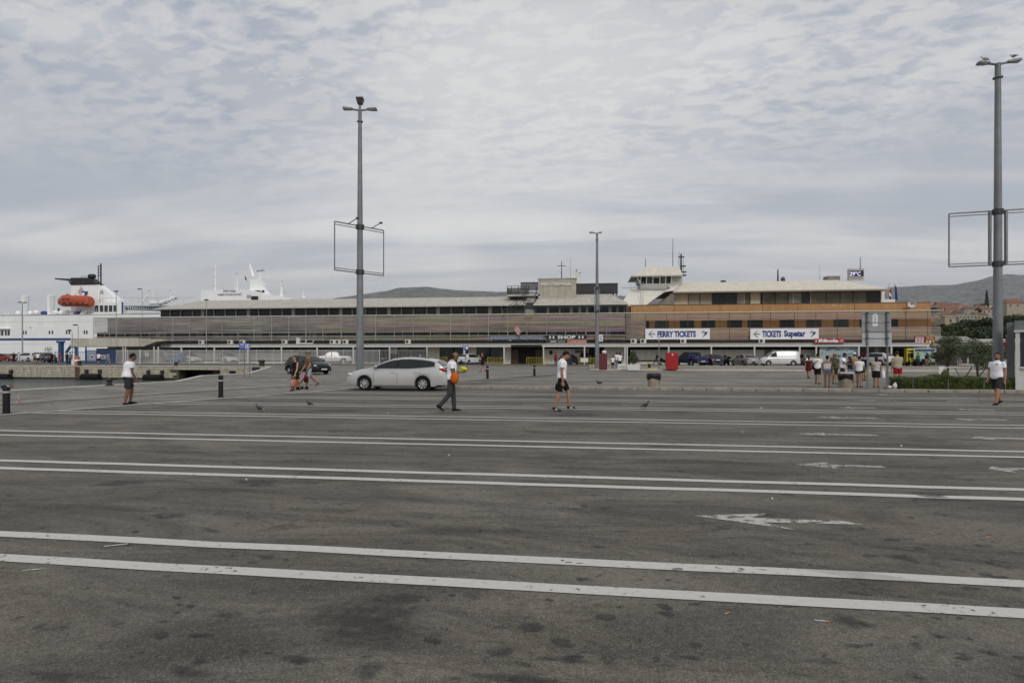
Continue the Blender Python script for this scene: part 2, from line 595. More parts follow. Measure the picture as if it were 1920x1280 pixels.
# ------------------------------------------------------------------ water
def water_mat():
    m = bpy.data.materials.new('water'); m.use_nodes = True; MATS['water'] = m
    t = m.node_tree; b = t.nodes['Principled BSDF']
    b.inputs['Base Color'].default_value = (.035, .055, .05, 1)
    b.inputs['Roughness'].default_value = .07
    c = t.nodes.new('ShaderNodeTexCoord')
    n = t.nodes.new('ShaderNodeTexNoise'); n.inputs['Scale'].default_value = 1.7; n.inputs['Detail'].default_value = 5
    t.links.new(c.outputs['Object'], n.inputs['Vector'])
    bp = t.nodes.new('ShaderNodeBump'); bp.inputs['Strength'].default_value = 1.0; bp.inputs['Distance'].default_value = .35
    t.links.new(n.outputs['Fac'], bp.inputs['Height']); t.links.new(bp.outputs[0], b.inputs['Normal'])
water_mat()
struct(MB().quad((-9000, -400, -1.62), (4500, -400, -1.62), (4500, 9000, -1.62), (-9000, 9000, -1.62)).build('water', 'water'))
# ------------------------------------------------------------------ lane markings (parts of the ground)
def yw_at(x, y):
    return G(x, y).y
LANES = [(1063, .15), (1115.7, .15), (900, .15), (916.8, .15), (833.6, .14), (843.4, .14), (788, .13), (793, .13), (766, .13), (769.5, .13), (751.2, .13), (754.2, .13), (741.4, .12), (743.4, .12)]
for y, wd in LANES:
    yy = yw_at(1280, y)
    x = boundary_x(yy)
    rr = random.Random(int(y))
    n = 110
    pts = []
    for i in range(n + 1):
        xx = x + (70 - x) * i / n
        j = rr.uniform(-.012, .012)
        pts.append((xx, yy - wd / 2 + j, .006)); pts.append((xx, yy + wd / 2 + j + rr.uniform(-.004, .004), .006))
    MB().add(pts, [(2 * i, 2 * i + 2, 2 * i + 3, 2 * i + 1) for i in range(n)]).build('lane_line', 'lane_paint', ground)
for y in (698, 700.4, 703.7, 706.0, 711, 713.2, 718.7):
    yy = yw_at(1300, y)
    MB().quad((boundary_x(yy) + .6, yy - .09, .006), (70, yy - .09, .006), (70, yy + .09, .006), (boundary_x(yy) + .6, yy + .09, .006)).build('lane_line', 'far_paint', ground)
# the slanting border line the lanes start from, and the kerb-grey strip beyond it
def strip(a, b, wd, z, mat, name='border_line', par=ground):
    d = (b - a).normalized(); s = Vector((-d.y, d.x, 0)) * wd / 2
    q = [a - s, b - s, b + s, a + s]
    return MB().add([(p.x, p.y, z) for p in q], [(0, 1, 2, 3)]).build(name, mat, par)
e0 = bP + (bP - bQ) * .3
strip(e0, bQ, .17, .010, 'lane_paint')
strip(G(-120, 763), G(640, 715), .45, .009, 'faint_paint')
strip(G(-120, 767.5), G(640, 717.5), .5, .008, 'asphalt', 'tar_seam')
strip(G(560, 720), G(1000, 693), .12, .009, 'faint_paint')
strip(G(850, 717), G(1150, 712), .12, .009, 'faint_paint')
# worn turn and straight arrows
def arrow(x0, x1, y, kind, mat='worn_paint'):
    """arrow whose tip is at photograph x0 and tail end at x1, lying along the lane at row y"""
    p, q = G(x0, y), G(x1, y)
    yy = (p.y + q.y) / 2
    Ln = q.x - p.x
    if kind == 's':
        poly = [(0, 0), (.42, .3), (.42, .09), (1, .09), (1, -.09), (.42, -.09), (.42, -.3)]
    elif kind == 'h':
        poly = [(0, .1), (.5, .32), (.36, .1), (.9, .1), (1.0, -.02), (.4, -.08), (.55, -.34)]
    else:
        poly = [(0, .02), (.22, .25), (.24, .12), (.55, .16), (.75, .12), (1, .1), (1, -.08), (.7, -.02), (.45, 0), (.25, -.05), (.24, -.2)]
    poly = [(p.x + a * Ln, yy + b * .85 * (1 if kind != 'c' else 1.3), .006) for a, b in poly]
    MB().add(poly, [tuple(range(len(poly)))]).build('lane_arrow', mat, ground)
arrow(1305, 1610, 977, 'h'); arrow(1495, 1652, 873, 's'); arrow(1490, 1640, 814.5, 's'); arrow(1530, 1640, 783, 's')
arrow(1570, 1640, 764.5, 's'); arrow(1600, 1690, 751, 'h'); arrow(1640, 1690, 740, 's')
arrow(1860, 1990, 882, 'c'); arrow(1828, 1960, 823, 'c'); arrow(1795, 1885, 787, 'c'); arrow(1800, 1865, 768.5, 'c'); arrow(1778, 1830, 752.5, 'c')
for a, b in (((195, 1025), (240, 1020)), ((40, 1071), (88, 1066))):
    strip(G(*a), G(*b), .03, .007, 'worn_paint', 'paint_scuff')
# oil stains and patched tar with a shape of their own
def blob(cx, cy, rx, ry, seed, name='oil_stain', mat='oil'):
    c = G(cx, cy); rr = random.Random(seed)
    k = (G(cx + rx, cy) - G(cx - rx, cy)).length / 2
    d = abs(G(cx, cy - ry).y - G(cx, cy + ry).y) / 2
    n = 26
    ph = [rr.uniform(0, 6.28) for _ in range(4)]
    pts = [(c.x, c.y, .0075)]
    for i in range(n):
        a = 6.2832 * i / n
        q = 1 + .16 * math.sin(2 * a + ph[0]) + .13 * math.sin(3 * a + ph[1]) + .1 * math.sin(5 * a + ph[2])
        pts.append((c.x + k * q * math.cos(a), c.y + d * q * math.sin(a), .003))
    MB().add(pts, [(0, 1 + i, 1 + (i + 1) % n) for i in range(n)]).build(name, mat, ground)
def soft_stain():
    m = bpy.data.materials.new('oil'); m.use_nodes = True; MATS['oil'] = m
    t = m.node_tree; b = t.nodes['Principled BSDF']
    b.inputs['Base Color'].default_value = (.026, .025, .023, 1); b.inputs['Roughness'].default_value = .6
    c = t.nodes.new('ShaderNodeTexCoord')
    n = t.nodes.new('ShaderNodeTexNoise'); n.inputs['Scale'].default_value = 9; n.inputs['Detail'].default_value = 7; n.inputs['Roughness'].default_value = .7
    t.links.new(c.outputs['Object'], n.inputs['Vector'])
    g = t.nodes.new('ShaderNodeSeparateXYZ'); t.links.new(c.outputs['Object'], g.inputs[0])
    e = t.nodes.new('ShaderNodeMapRange'); e.interpolation_type = 'SMOOTHSTEP'
    e.inputs[1].default_value = .003; e.inputs[2].default_value = .0065; e.inputs[4].default_value = .75
    t.links.new(g.outputs[2], e.inputs[0])
    r = t.nodes.new('ShaderNodeMapRange'); r.inputs[1].default_value = .3; r.inputs[2].default_value = .62
    t.links.new(n.outputs['Fac'], r.inputs[0])
    k = t.nodes.new('ShaderNodeMath'); k.operation = 'MULTIPLY'
    t.links.new(e.outputs[0], k.inputs[0]); t.links.new(r.outputs[0], k.inputs[1])
    t.links.new(k.outputs[0], b.inputs['Alpha'])
soft_stain()
M('tar', (.035, .034, .033), .8, var=.3, vs=6)
for i, s in enumerate([(690, 1160, 150, 62), (690, 1258, 40, 20), (355, 1262, 55, 16), (110, 1268, 70, 14), (375, 1240, 22, 9), (1595, 1165, 50, 16), (1440, 965, 14, 5), (480, 905, 60, 10), (318, 966, 44, 9), (1080, 778, 60, 5),
                       (940, 1220, 40, 12), (1060, 1236, 60, 10), (980, 1275, 120, 12), (1545, 1240, 30, 8), (1250, 1150, 26, 7), (1750, 930, 80, 10), (640, 770, 50, 4), (230, 905, 60, 8), (760, 1120, 70, 12), (1690, 1045, 40, 8), (560, 1236, 50, 12)]):
    blob(*s, seed=i + 5)
# rubber left by turning tyres, and a trench filled with newer tar
def skid(pts, wd, mat='oil_thin'):
    P_ = [G(*p) for p in pts]
    mb = MB()
    for i, p in enumerate(P_):
        d = (P_[min(i + 1, len(P_) - 1)] - P_[max(i - 1, 0)]).normalized(); s_ = Vector((-d.y, d.x, 0)) * wd / 2
        mb.v += [Vector((q.x, q.y, .0065)) for q in (p - s_, p, p + s_)]
    for i in range(len(P_) - 1):
        for k in range(2): mb.f.append((3 * i + k, 3 * i + 3 + k, 3 * i + 4 + k, 3 * i + 1 + k))
    mb.build('tyre_mark', mat, ground)
om = MATS['oil'].copy(); om.name = 'oil_thin'; MATS['oil_thin'] = om
for n_ in om.node_tree.nodes:
    if n_.type == 'MAP_RANGE' and abs(n_.inputs[1].default_value - .003) < 1e-6:
        n_.inputs[1].default_value = .0; n_.inputs[2].default_value = .001; n_.inputs[4].default_value = .2
skid([(-40, 905), (300, 912), (700, 930), (1150, 962), (1500, 1000), (1960, 1070)], .19); skid([(-40, 945), (300, 955), (700, 978), (1150, 1016), (1500, 1060), (1960, 1138)], .2)
skid([(200, 845), (700, 852), (1200, 862), (1960, 882)], .18); skid([(100, 858), (700, 868), (1200, 881), (1960, 903)], .18)
skid([(500, 806), (900, 808), (1400, 815), (1960, 828)], .2); skid([(500, 815), (900, 818), (1400, 827), (1960, 840)], .2)
skid([(1850, 735), (1862, 760), (1880, 790), (1925, 822)], .03); skid([(1832, 742), (1836, 752), (1848, 762)], .03)
# many small drips of oil along the lanes
rr = random.Random(77); mb = MB()
for _ in range(520):
    d = 3.2 + 26 * rr.random() ** 1.6; u_ = rr.uniform(-1.0, 1.0)
    c = CW(u_ * d, d)
    if c.x < boundary_x(c.y) + .4 or c.y > 25.5: continue
    r_ = rr.choice((.007, .01, .014, .02, .034)) * rr.uniform(.7, 1.5); st_ = rr.uniform(1.0, 2.2); n = 10; k0 = len(mb.v); ph = rr.uniform(0, 6)
    mb.v.append(Vector((c.x, c.y, .0078)))
    for i in range(n):
        a = 6.2832 * i / n; q = r_ * (1 + .25 * math.sin(2 * a + ph) + rr.uniform(-.15, .15))
        mb.v.append(Vector((c.x + q * st_ * math.cos(a), c.y + q * math.sin(a), .0052)))
    for i in range(n): mb.f.append((k0, k0 + 1 + i, k0 + 1 + (i + 1) % n))
dr = mb.build('oil_drips', 'oil', ground); dr['kind'] = 'stuff'
# ------------------------------------------------------------------ raised kerb strip between the two fields of lanes
KY = yw_at(1300, 732)
KX0 = WX(842, KY)
kerb = struct(MB().box((KX0 + .05, KY + .1, -.1), (70, KY + .5, .095)).build('kerb_strip', 'pavement'))
x = KX0
rnd = random.Random(11)
while x < 34:
    wd = rnd.uniform(.92, 1.08)
    dz = rnd.uniform(-.008, .008)
    MB().box((x + .012, KY + rnd.uniform(-.01, .01), -.1), (x + wd - .012, KY + .18, .12 + dz)).build('kerb_stone', 'kerb_stone', kerb, bevel=.02)
    MB().box((x + .012, KY + .42, -.1), (x + wd - .012, KY + .62, .12 + dz)).build('kerb_stone', 'kerb_stone', kerb, bevel=.02)
    x += wd
struct(MB().add([(KX0 + .3, KY + .62, .003), (75, KY + .62, .003), (75, yw_at(1300, 694.8), .003), (boundary_x(yw_at(1300, 694.8)) + .3, yw_at(1300, 694.8), .003)], [(0, 1, 2, 3)]).build('bus_lanes', 'asphalt_lane'))
# the pavement island where the cabinets stand, with its kerb
PY0, PY1 = yw_at(1300, 694.8), yw_at(1300, 687.0)
PX0 = WX(1105, PY0)
isl = struct(MB().box((PX0, PY0 + .15, -.1), (75, PY1 - .15, .11)).build('pavement', 'pavement'))
x = PX0
while x < 55:
    wd = rnd.uniform(.95, 1.05) * 1.2
    MB().box((x + .012, PY0, -.1), (x + wd - .012, PY0 + .16, .125)).build('kerb_stone', 'stone_pale', isl)
    MB().box((x + .012, PY1 - .16, -.1), (x + wd - .012, PY1, .125)).build('kerb_stone', 'stone_pale', isl)
    x += wd
# ------------------------------------------------------------------ terminal materials
M('concrete_roof', (.43, .41, .36), .9, var=.22, vs=1.6, streak=.25, bump=.3, bs=9)
M('cream_roof', (.6, .56, .47), .85, var=.14, vs=1.2, streak=.15)
M('fascia', (.42, .41, .38), .75, var=.12, vs=2, streak=.2)
M('grey_wall', (.2, .19, .17), .85, var=.2, vs=1.2, streak=.3)
M('beige_wall', (.42, .39, .32), .85, var=.15, vs=1.5, streak=.25, bump=.3, bs=5)
M('under_wall', (.72, .68, .6), .8, var=.12, vs=1.0, streak=.2)
M('orange_wall', (.4, .215, .09), .85, var=.1, vs=.9, streak=.16)
M('white_metal', (.56, .56, .53), .5, var=.08, vs=3)
M('white_paint', (.68, .68, .66), .5, var=.06, vs=3)
M('mullion', (.3, .3, .29), .5)
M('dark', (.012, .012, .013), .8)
M('dark_metal', (.035, .036, .037), .5, var=.2, vs=4)
M('brown', (.09, .05, .028), .7, var=.2)
def glass(name, col, rough=.06, var=.5):
    return M(name, col, rough, var=var, vs=.7, spec=.3)
glass('glass_dark', (.016, .018, .019)); glass('glass_green', (.05, .062, .056), .08); glass('glass_curtain', (.17, .165, .14), .25); glass('glass_brown', (.05, .028, .018), .2); glass('glass_olive', (.09, .085, .06), .08)
def slat_mat(name, sat, b0=.62, b1=1.5):
    """painted louvre slats: bands of rose, green, ochre and grey that drift along the facade"""
    m = bpy.data.materials.new(name); m.use_nodes = True; MATS[name] = m
    t = m.node_tree; b = t.nodes['Principled BSDF']; b.inputs['Roughness'].default_value = .6
    c = t.nodes.new('ShaderNodeTexCoord')
    def nz(off, sx, sz):
        mp = t.nodes.new('ShaderNodeMapping'); mp.inputs['Scale'].default_value = (sx, 0, sz); mp.inputs['Location'].default_value = (off, off, off)
        t.links.new(c.outputs['Object'], mp.inputs[0])
        n = t.nodes.new('ShaderNodeTexNoise'); n.inputs['Scale'].default_value = 1; n.inputs['Detail'].default_value = 3
        t.links.new(mp.outputs[0], n.inputs['Vector'])
        return n.outputs['Fac']
    cr = t.nodes.new('ShaderNodeValToRGB')
    e = cr.color_ramp.elements
    e[0].position = .36; e[0].color = (.21, .13, .21, 1)
    e[1].position = .66; e[1].color = (.2, .25, .13, 1)
    for p, q in ((.41, (.31, .16, .19)), (.45, (.2, .13, .16)), (.48, (.31, .21, .14)), (.51, (.16, .2, .11)), (.545, (.29, .25, .13)), (.58, (.27, .16, .16)), (.62, (.15, .22, .17))):
        k = e.new(p); k.color = (*q, 1)
    t.links.new(nz(2.0, .05, 1.9), cr.inputs[0])
    gm = t.nodes.new('ShaderNodeMix'); gm.data_type = 'RGBA'
    gm.inputs[0].default_value = sat
    sp = t.nodes.new('ShaderNodeSeparateXYZ'); t.links.new(c.outputs['Object'], sp.inputs[0])
    g = t.nodes.new('ShaderNodeMapRange')
    t.links.new(nz(9, .3, 4.5), g.inputs[0]); g.inputs[1].default_value = .35; g.inputs[2].default_value = .65; g.inputs[3].default_value = .1; g.inputs[4].default_value = .27
    t.links.new(g.outputs[0], gm.inputs[6]); t.links.new(cr.outputs[0], gm.inputs[7])
    bn = t.nodes.new('ShaderNodeMapRange'); t.links.new(nz(4.0, .12, 5.0), bn.inputs[0]); bn.inputs[1].default_value = .38; bn.inputs[2].default_value = .62; bn.inputs[3].default_value = b0; bn.inputs[4].default_value = b1
    vm = t.nodes.new('ShaderNodeVectorMath'); vm.operation = 'SCALE'; t.links.new(gm.outputs[2], vm.inputs[0]); t.links.new(bn.outputs[0], vm.inputs['Scale']); t.links.new(vm.outputs[0], b.inputs['Base Color'])
slat_mat('slat_hall', .55, .88, 1.25);  slat_mat('slat_grey', .3); slat_mat('slat_mid', .75); slat_mat('slat_colour', 1.0)
YC, YS, YWALL = 80.0, 83.0, 84.6                # canopy edge, louvre screen, first-floor wall
def zl(y, yw): return WZ(y, 960, yw)             # heights read at the middle of the facade
def zr(y, yw): return WZ(y, 1400, yw)
XL, XM, XR = WX(176, YS), WX(1173, YS), WX(1765, YS)
Zst, Zsb, Zlt, Zlb = zl(588, YS), zl(621, YS), zl(629, YS), zl(637, YS)
Zct, Zcb = zl(644, YC), zl(650.3, YC)
term = thing('ferry_terminal', 'long grey ferry terminal with striped louvre screens and sloping concrete roof', 'building', (0, 92, 0))
def T(mb, name, mat, par=None, **k):
    return mb.build(name, mat, par or term, world=True, **k)
# ground floor and first floor bodies
T(MB().box((XL + .8, YWALL + .2, 0), (XM, 100, Zst - .1)), 'wall', 'grey_wall')
# --- canopy along the whole front
xs0, xs1 = WX(300, YC), WX(1745, YC)
T(MB().box((xs0, YC - .02, Zct - .16), (xs1, YWALL + .3, Zct)), 'canopy', 'fascia')
T(MB().box((xs0 + .1, YC + .02, Zcb), (xs1 - .1, YC + .25, Zct - .2)), 'canopy_beam', 'white_metal')
for x in (339, 401, 464, 527, 594, 662, 730, 800, 870, 945, 1019, 1096, 1172, 1176, 1254, 1334, 1415, 1500, 1531, 1611, 1672, 1740):
    T(MB().box((WX(x, YC) - .09, YC + .05, 0), (WX(x, YC) + .09, YC + .22, Zcb)), 'canopy_post', 'white_metal')
# --- what shows under the canopy
Yg = 82.3
def under(x0, x1, y0, y1, mat, name, yw=Yg, d=.3):
    return T(MB().box((WX(x0, yw), yw, max(0, WZ(y1, (x0 + x1) / 2, yw))), (WX(x1, yw), yw + d, WZ(y0, (x0 + x1) / 2, yw))), name, mat)
under(300, 560, 661, 690, 'under_wall', 'wall_panel')
under(300, 1745, 640, 656, 'dark', 'soffit_shade', Yg + .5)  # black band that paints in the shade below the canopy roof
under(560, 612, 649, 690, 'brown', 'wall_panel')
under(300, 560, 674.5, 677, 'dark_metal', 'rail', Yg - .08, .06)
for x0, x1, mt in ((614, 640, 'glass_green'), (642, 668, 'glass_green'), (670, 732, 'glass_dark'), (745, 768, 'glass_olive'), (770, 799, 'glass_green'), (824, 850, 'glass_green'), (852, 878, 'glass_green'), (893, 918, 'glass_green'), (920, 944, 'glass_green')):
    under(x0, x1, 649, 678, mt, 'shop_window')
for x0, x1 in ((732, 745), (800, 824), (878, 893), (944, 958)):
    under(x0, x1, 647, 690, 'under_wall', 'pillar', Yg - .05, .5)
under(612, 960, 678, 690, 'grey_wall', 'plinth')
under(960, 1016, 652, 690, 'dark', 'entrance', Yg + .3)
under(958, 972, 655, 690, 'brown', 'door_leaf', Yg); under(1004, 1016, 655, 690, 'brown', 'door_leaf', Yg)
under(1018, 1104, 654, 690, 'under_wall', 'wall_panel')
under(1030, 1036, 657, 664, 'dark', 'window', Yg - .03, .05); under(1078, 1103, 655.5, 662, 'glass_olive', 'window', Yg - .03, .05)
under(1106, 1133, 650, 690, 'dark', 'doorway', Yg)
under(1133, 1172, 650, 690, 'under_wall', 'wall_panel')
under(1182, 1530, 655.5, 690, 'under_wall', 'wall_panel', Yg + .02)
under(1182, 1530, 675, 677.3, 'dark', 'rail', Yg - .06, .05)
under(1433, 1448, 655, 667, 'grey_wall', 'notice_board', Yg - .04, .05)
under(1612, 1745, 650, 690, 'grey_wall', 'wall_panel', Yg + .1)
for x0, x1 in ((1640, 1648), (1655, 1660), (1676, 1690), (1692, 1703)):
    under(x0, x1, 651, 689, 'glass_dark' if x0 != 1640 else 'fascia', 'shop_window', Yg + .02, .06)
# --- first-floor window strip behind the louvres
rnd = random.Random(5)
Zw0, Zw1 = zl(634, YWALL), zl(619, YWALL)
x = 180.0
while x < 1170:
    wd = rnd.uniform(11, 19) * (1.0 if x < 600 else 1.25)
    x1 = min(x + wd, 1171)
    mt = rnd.choice(['glass_dark', 'glass_dark', 'glass_green', 'glass_olive', 'glass_curtain', 'glass_brown'] if x < 600 else ['glass_dark', 'glass_dark', 'glass_dark', 'glass_brown', 'glass_olive'])
    T(MB().box((WX(x + .7, YWALL), YWALL + .1, Zw0), (WX(x1 - .7, YWALL), YWALL + .25, Zw1)), 'window', mt)
    if rnd.random() < .5:
        T(MB().box((WX(x1 - .7, YWALL), YWALL - .02, Zw0 - .1), (WX(x1 + .7, YWALL), YWALL + .18, Zw1 + .1)), 'window_post', rnd.choice(['fascia', 'dark', 'mullion']))
    x = x1
T(MB().box((XL + .5, YS + .35, Zlb - .05), (XM, YWALL + .15, Zlb + .28)), 'gallery_floor', 'beige_wall')
T(MB().box((XL + .5, YWALL + .05, Zct + .02), (XM, YWALL + .2, Zlb)), 'wall_band', 'beige_wall')
# --- louvre screens: posts, rails and fields of slats
def louvre(x0, x1, z0, z1, mat, step=.17, par=term):
    mb = MB(); n = int((z1 - z0) / step)
    for i in range(n):
        z = z0 + (i + .5) * (z1 - z0) / n
        y = YS
        # a slat is a thin tilted blade
        mb.add([(x0, y - .02, z - .048), (x1, y - .02, z - .048), (x1, y + .05, z + .048), (x0, y + .05, z + .048), (x0, y - .005, z - .053), (x1, y - .005, z - .053), (x1, y + .065, z + .043), (x0, y + .065, z + .043)],
               [(0, 1, 2, 3), (7, 6, 5, 4), (0, 4, 5, 1), (2, 6, 7, 3)])
    o = T(mb, 'louvre_slats', mat, par); o['kind'] = 'stuff'
    return o
posts = [176, 206, 235, 265, 295, 325, 356, 387, 417, 447, 477, 510, 542, 574, 606, 640, 672, 705, 740, 775, 807, 845, 880, 916, 952, 988, 1025, 1061, 1099, 1137, 1173]
for a, b in zip(posts, posts[1:]):
    xa, xb = WX(a, YS), WX(b, YS)
    mt = 'slat_grey' if b <= 610 else ('slat_mid' if b <= 780 else 'slat_colour')
    louvre(xa + .05, xb - .05, Zsb, Zst - .08, mt)
    louvre(xa + .05, xb - .05, Zlb, Zlt, mt)
    T(MB().box((xa - .03, YS - .09, Zlb - .1), (xa + .03, YS - .03, Zst - .1)), 'screen_post', 'mullion' if b % 2 else 'fascia')
T(MB().box((XL, YS - .1, Zst - .1), (XM, YS + .1, Zst)), 'screen_rail', 'white_metal')
T(MB().box((XL, YS - .06, Zlt + .01), (XM, YS + .02, Zlt + .07)), 'screen_rail', 'fascia')
T(MB().box((XL, YS - .08, Zsb - .09), (XM, YS + .04, Zsb - .02)), 'screen_rail', 'mullion')
# --- second floor, left: dark window band under the eave and the sloping slab roof
YT, YE, YR = 85.6, 84.4, 91.5
Ze, Zr_ = zl(572.5, YE), zl(556, YR)
xa, xb = WX(296, YT), WX(952, YT)
T(MB().box((xa + .3, YT + .5, Zst - .2), (xb + 3, 99, Ze + .2)), 'upper_wall', 'grey_wall')
T(MB().box((xa, YT - .02, Zst - .2), (xb, YT + .3, zl(588.6, YT))), 'sill', 'fascia')
x = 298.0
i = 0
while x < 948:
    wd = (20.5, 19.5, 22, 18.5, 21)[i % 5] * (1 + (x - 300) / 3200)
    x1 = min(x + wd, 951)
    T(MB().box((WX(x + 1, YT), YT + .25, Zst - .2), (WX(x1 - 1, YT), YT + .4, Ze - .05)), 'window', 'glass_dark')
    wid = .28 if i % 4 == 3 else .09
    T(MB().box((WX(x1, YT) - wid, YT + .05, Zst - .2), (WX(x1, YT) + wid, YT + .42, Ze - .02)), 'window_post', 'mullion' if i % 4 != 3 else 'fascia')
    x = x1; i += 1
def slab_roof(x0, x1, ye, yr, ze, zr2, mat, th=.16, hipl=0.0, hipr=0.0, yb=100, par=term, name='roof'):
    vs = [(x0, ye, ze), (x1, ye, ze), (x1 - hipr, yr, zr2), (x0 + hipl, yr, zr2), (x0, ye, ze - th), (x1, ye, ze - th), (x1, yb, ze - th), (x0, yb, ze - th), (x1 - hipr, yr + 1.2, zr2), (x0 + hipl, yr + 1.2, zr2), (x0, yb, ze), (x1, yb, ze)]
    fs = [(0, 1, 2, 3), (4, 7, 6, 5), (0, 4, 5, 1), (3, 2, 8, 9), (9, 8, 11, 10), (1, 5, 6, 11), (1, 11, 8, 2), (0, 3, 9, 10), (0, 10, 7, 4), (10, 11, 6, 7)]
    return T(MB().add(vs, fs), name, mat, par)
slab_roof(WX(288, YE), WX(985, YE), YE, YR, Ze + .12, Zr_, 'concrete_roof', .14, hipl=3.6)
T(MB().box((WX(288, YE), YE - .06, Ze - .06), (WX(955, YE), YE + .02, Ze + .1)), 'gutter', 'fascia')
# --- outside stair and roof terrace
Yst = 86.4
zt = zl(552.5, Yst + 1)
T(MB().box((WX(949, Yst), Yst + .6, zt - .25), (WX(1012, Yst), 92, zt)), 'terrace_slab', 'concrete_roof')
M('mesh_rail', (.06, .063, .065), .6, alpha=.62)
zh = zl(536.5, Yst + 1)
T(MB().box((WX(950, Yst), Yst + .65, zt), (WX(990, Yst), Yst + .68, zh - .3)), 'railing_panel', 'mesh_rail')
T(MB().box((WX(950, Yst), Yst + .65, zt), (WX(950, Yst) + .04, 91, zh - .3)), 'railing_panel', 'mesh_rail')
for x in (950, 958, 971, 984, 991):
    T(MB().box((WX(x, Yst) - .05, Yst + .58, zt), (WX(x, Yst) + .05, Yst + .64, zh)), 'railing_post', 'dark_metal')
T(MB().box((WX(950, Yst), Yst + .56, zh - .06), (WX(991, Yst), Yst + .64, zh)), 'railing_rail', 'dark_metal')
T(MB().box((WX(976, 90), 90, zl(545, 90)), (WX(1010, 90), 90.1, zl(530, 90))), 'wind_screen', 'mesh_rail')
T(MB().box((WX(976, 90), 89.95, zl(531, 90)), (WX(1010, 90), 90.15, zl(529.5, 90))), 'railing_rail', 'dark_metal')
top, bot = Wp(1003, 550, 88.2), Wp(985, 590, 84.2)
for k in range(14):
    f = k / 13
    z = bot.z + (top.z - bot.z) * f; y = 84.2 + 4 * f
    T(MB().box((WX(986, 86), y, z - .16), (WX(1003, 86), y + .34, z)), 'stair_tread', 'concrete_roof')
for xx in (985.5, 1003.5):
    T(MB().beam((WX(xx, 86), 84.1, bot.z + 1.0), (WX(xx, 86), 88.4, top.z + 1.0), .06, .08), 'handrail', 'dark_metal')
    for f in (0, .33, .66, 1):
        T(MB().box((WX(xx, 86) - .03, 84.1 + 4.2 * f, bot.z + (top.z - bot.z) * f), (WX(xx, 86) + .03, 84.16 + 4.2 * f, bot.z + (top.z - bot.z) * f + 1.0)), 'railing_post', 'dark_metal')
a, b = Wp(942, 588, 83.9), Wp(983, 554, 83.9)
for dz in (0, .45, .9):
    T(MB().beam((a.x, 83.9, a.z + dz - .6), (b.x, 83.9, b.z + dz - .6), .05, .07), 'handrail', 'dark_metal')
for f in (.05, .35, .65, .97):
    p = a.lerp(b, f)
    T(MB().box((p.x - .04, 83.87, p.z - 1.3), (p.x + .04, 83.93, p.z + .3)), 'railing_post', 'dark_metal')
T(MB().prism([(WX(945, 86), zl(590, 86)), (WX(1003, 86), zl(590, 86)), (WX(1003, 86), zl(569, 86)), (WX(984, 86), zl(569, 86))], .2, 'y', 85.2), 'stair_wall', 'dark_metal')
# --- middle block with the hotel-style name boards, its own roof and windows
Yb = 87.0
x0, x1 = WX(1009, Yb), WX(1080, Yb)
zt2 = zl(524.5, Yb)
T(MB().box((x0, Yb, Zst), (x1, 95, zt2)), 'tower_block', 'beige_wall')
T(MB().box((x0 - .1, Yb - .1, zt2), (x1 + .1, 95.1, zt2 + .14)), 'parapet', 'fascia')
lettering('INFO-TERMINAL', WX(1015, Yb), WX(1072, Yb), zl(537, Yb), zl(532, Yb), Yb, 'white_paint', term, bold=.03, thick=.14)
slab_roof(WX(1000, YE), WX(1178, YE), YE, 88.6, Ze + .12, zl(553.5, 88.6), 'concrete_roof', .14, hipl=1.0, hipr=2.2, yb=98)
T(MB().box((WX(1000, YE), YE - .06, Ze - .04), (WX(1178, YE), YE + .02, Ze + .1)), 'gutter', 'white_metal')
T(MB().box((WX(1002, YT), YT + .4, Zst - .2), (WX(1174, YT), 97, Ze)), 'upper_wall', 'fascia')
for a, b in ((1005, 1024), (1029, 1047), (1050, 1068), (1073, 1084), (1089, 1098), (1102, 1118), (1123, 1141), (1146, 1156), (1159, 1169)):
    T(MB().box((WX(a, YT), YT + .3, Zst - .1), (WX(b, YT), YT + .48, Ze - .22)), 'window', 'glass_dark')
    T(MB().box((WX(a, YT) - .06, YT + .26, Zst - .1), (WX(a, YT) + .02, YT + .5, Ze - .2)), 'window_frame', 'white_metal')
x0, x1, yy = WX(1080, 88.6), WX(1158, 88.6), 88.6
M('smoke_glass', (.03, .028, .035), .15, alpha=.86)
T(MB().box((x0, yy, zl(553, yy)), (x1, yy + .06, zl(536, yy))), 'wind_screen', 'smoke_glass')
T(MB().box((x1 - .06, yy, zl(553, yy)), (x1, yy + 5, zl(536, yy))), 'wind_screen', 'smoke_glass')
T(MB().box((x0, yy - .08, zl(536, yy)), (x1 + .05, yy + .1, zl(533.5, yy))), 'railing_rail', 'dark_metal')
for x in (1080, 1087, 1113, 1135, 1157.5):
    T(MB().box((WX(x, yy) - .07, yy - .06, zl(553.5, yy)), (WX(x, yy) + .07, yy + .1, zl(534, yy))), 'railing_post', 'dark_metal')
T(MB().box((x0 + .4, yy + 2.0, zl(553, yy)), (x1 - .4, yy + 4, zl(545, yy))), 'terrace_seating', 'dark_metal')
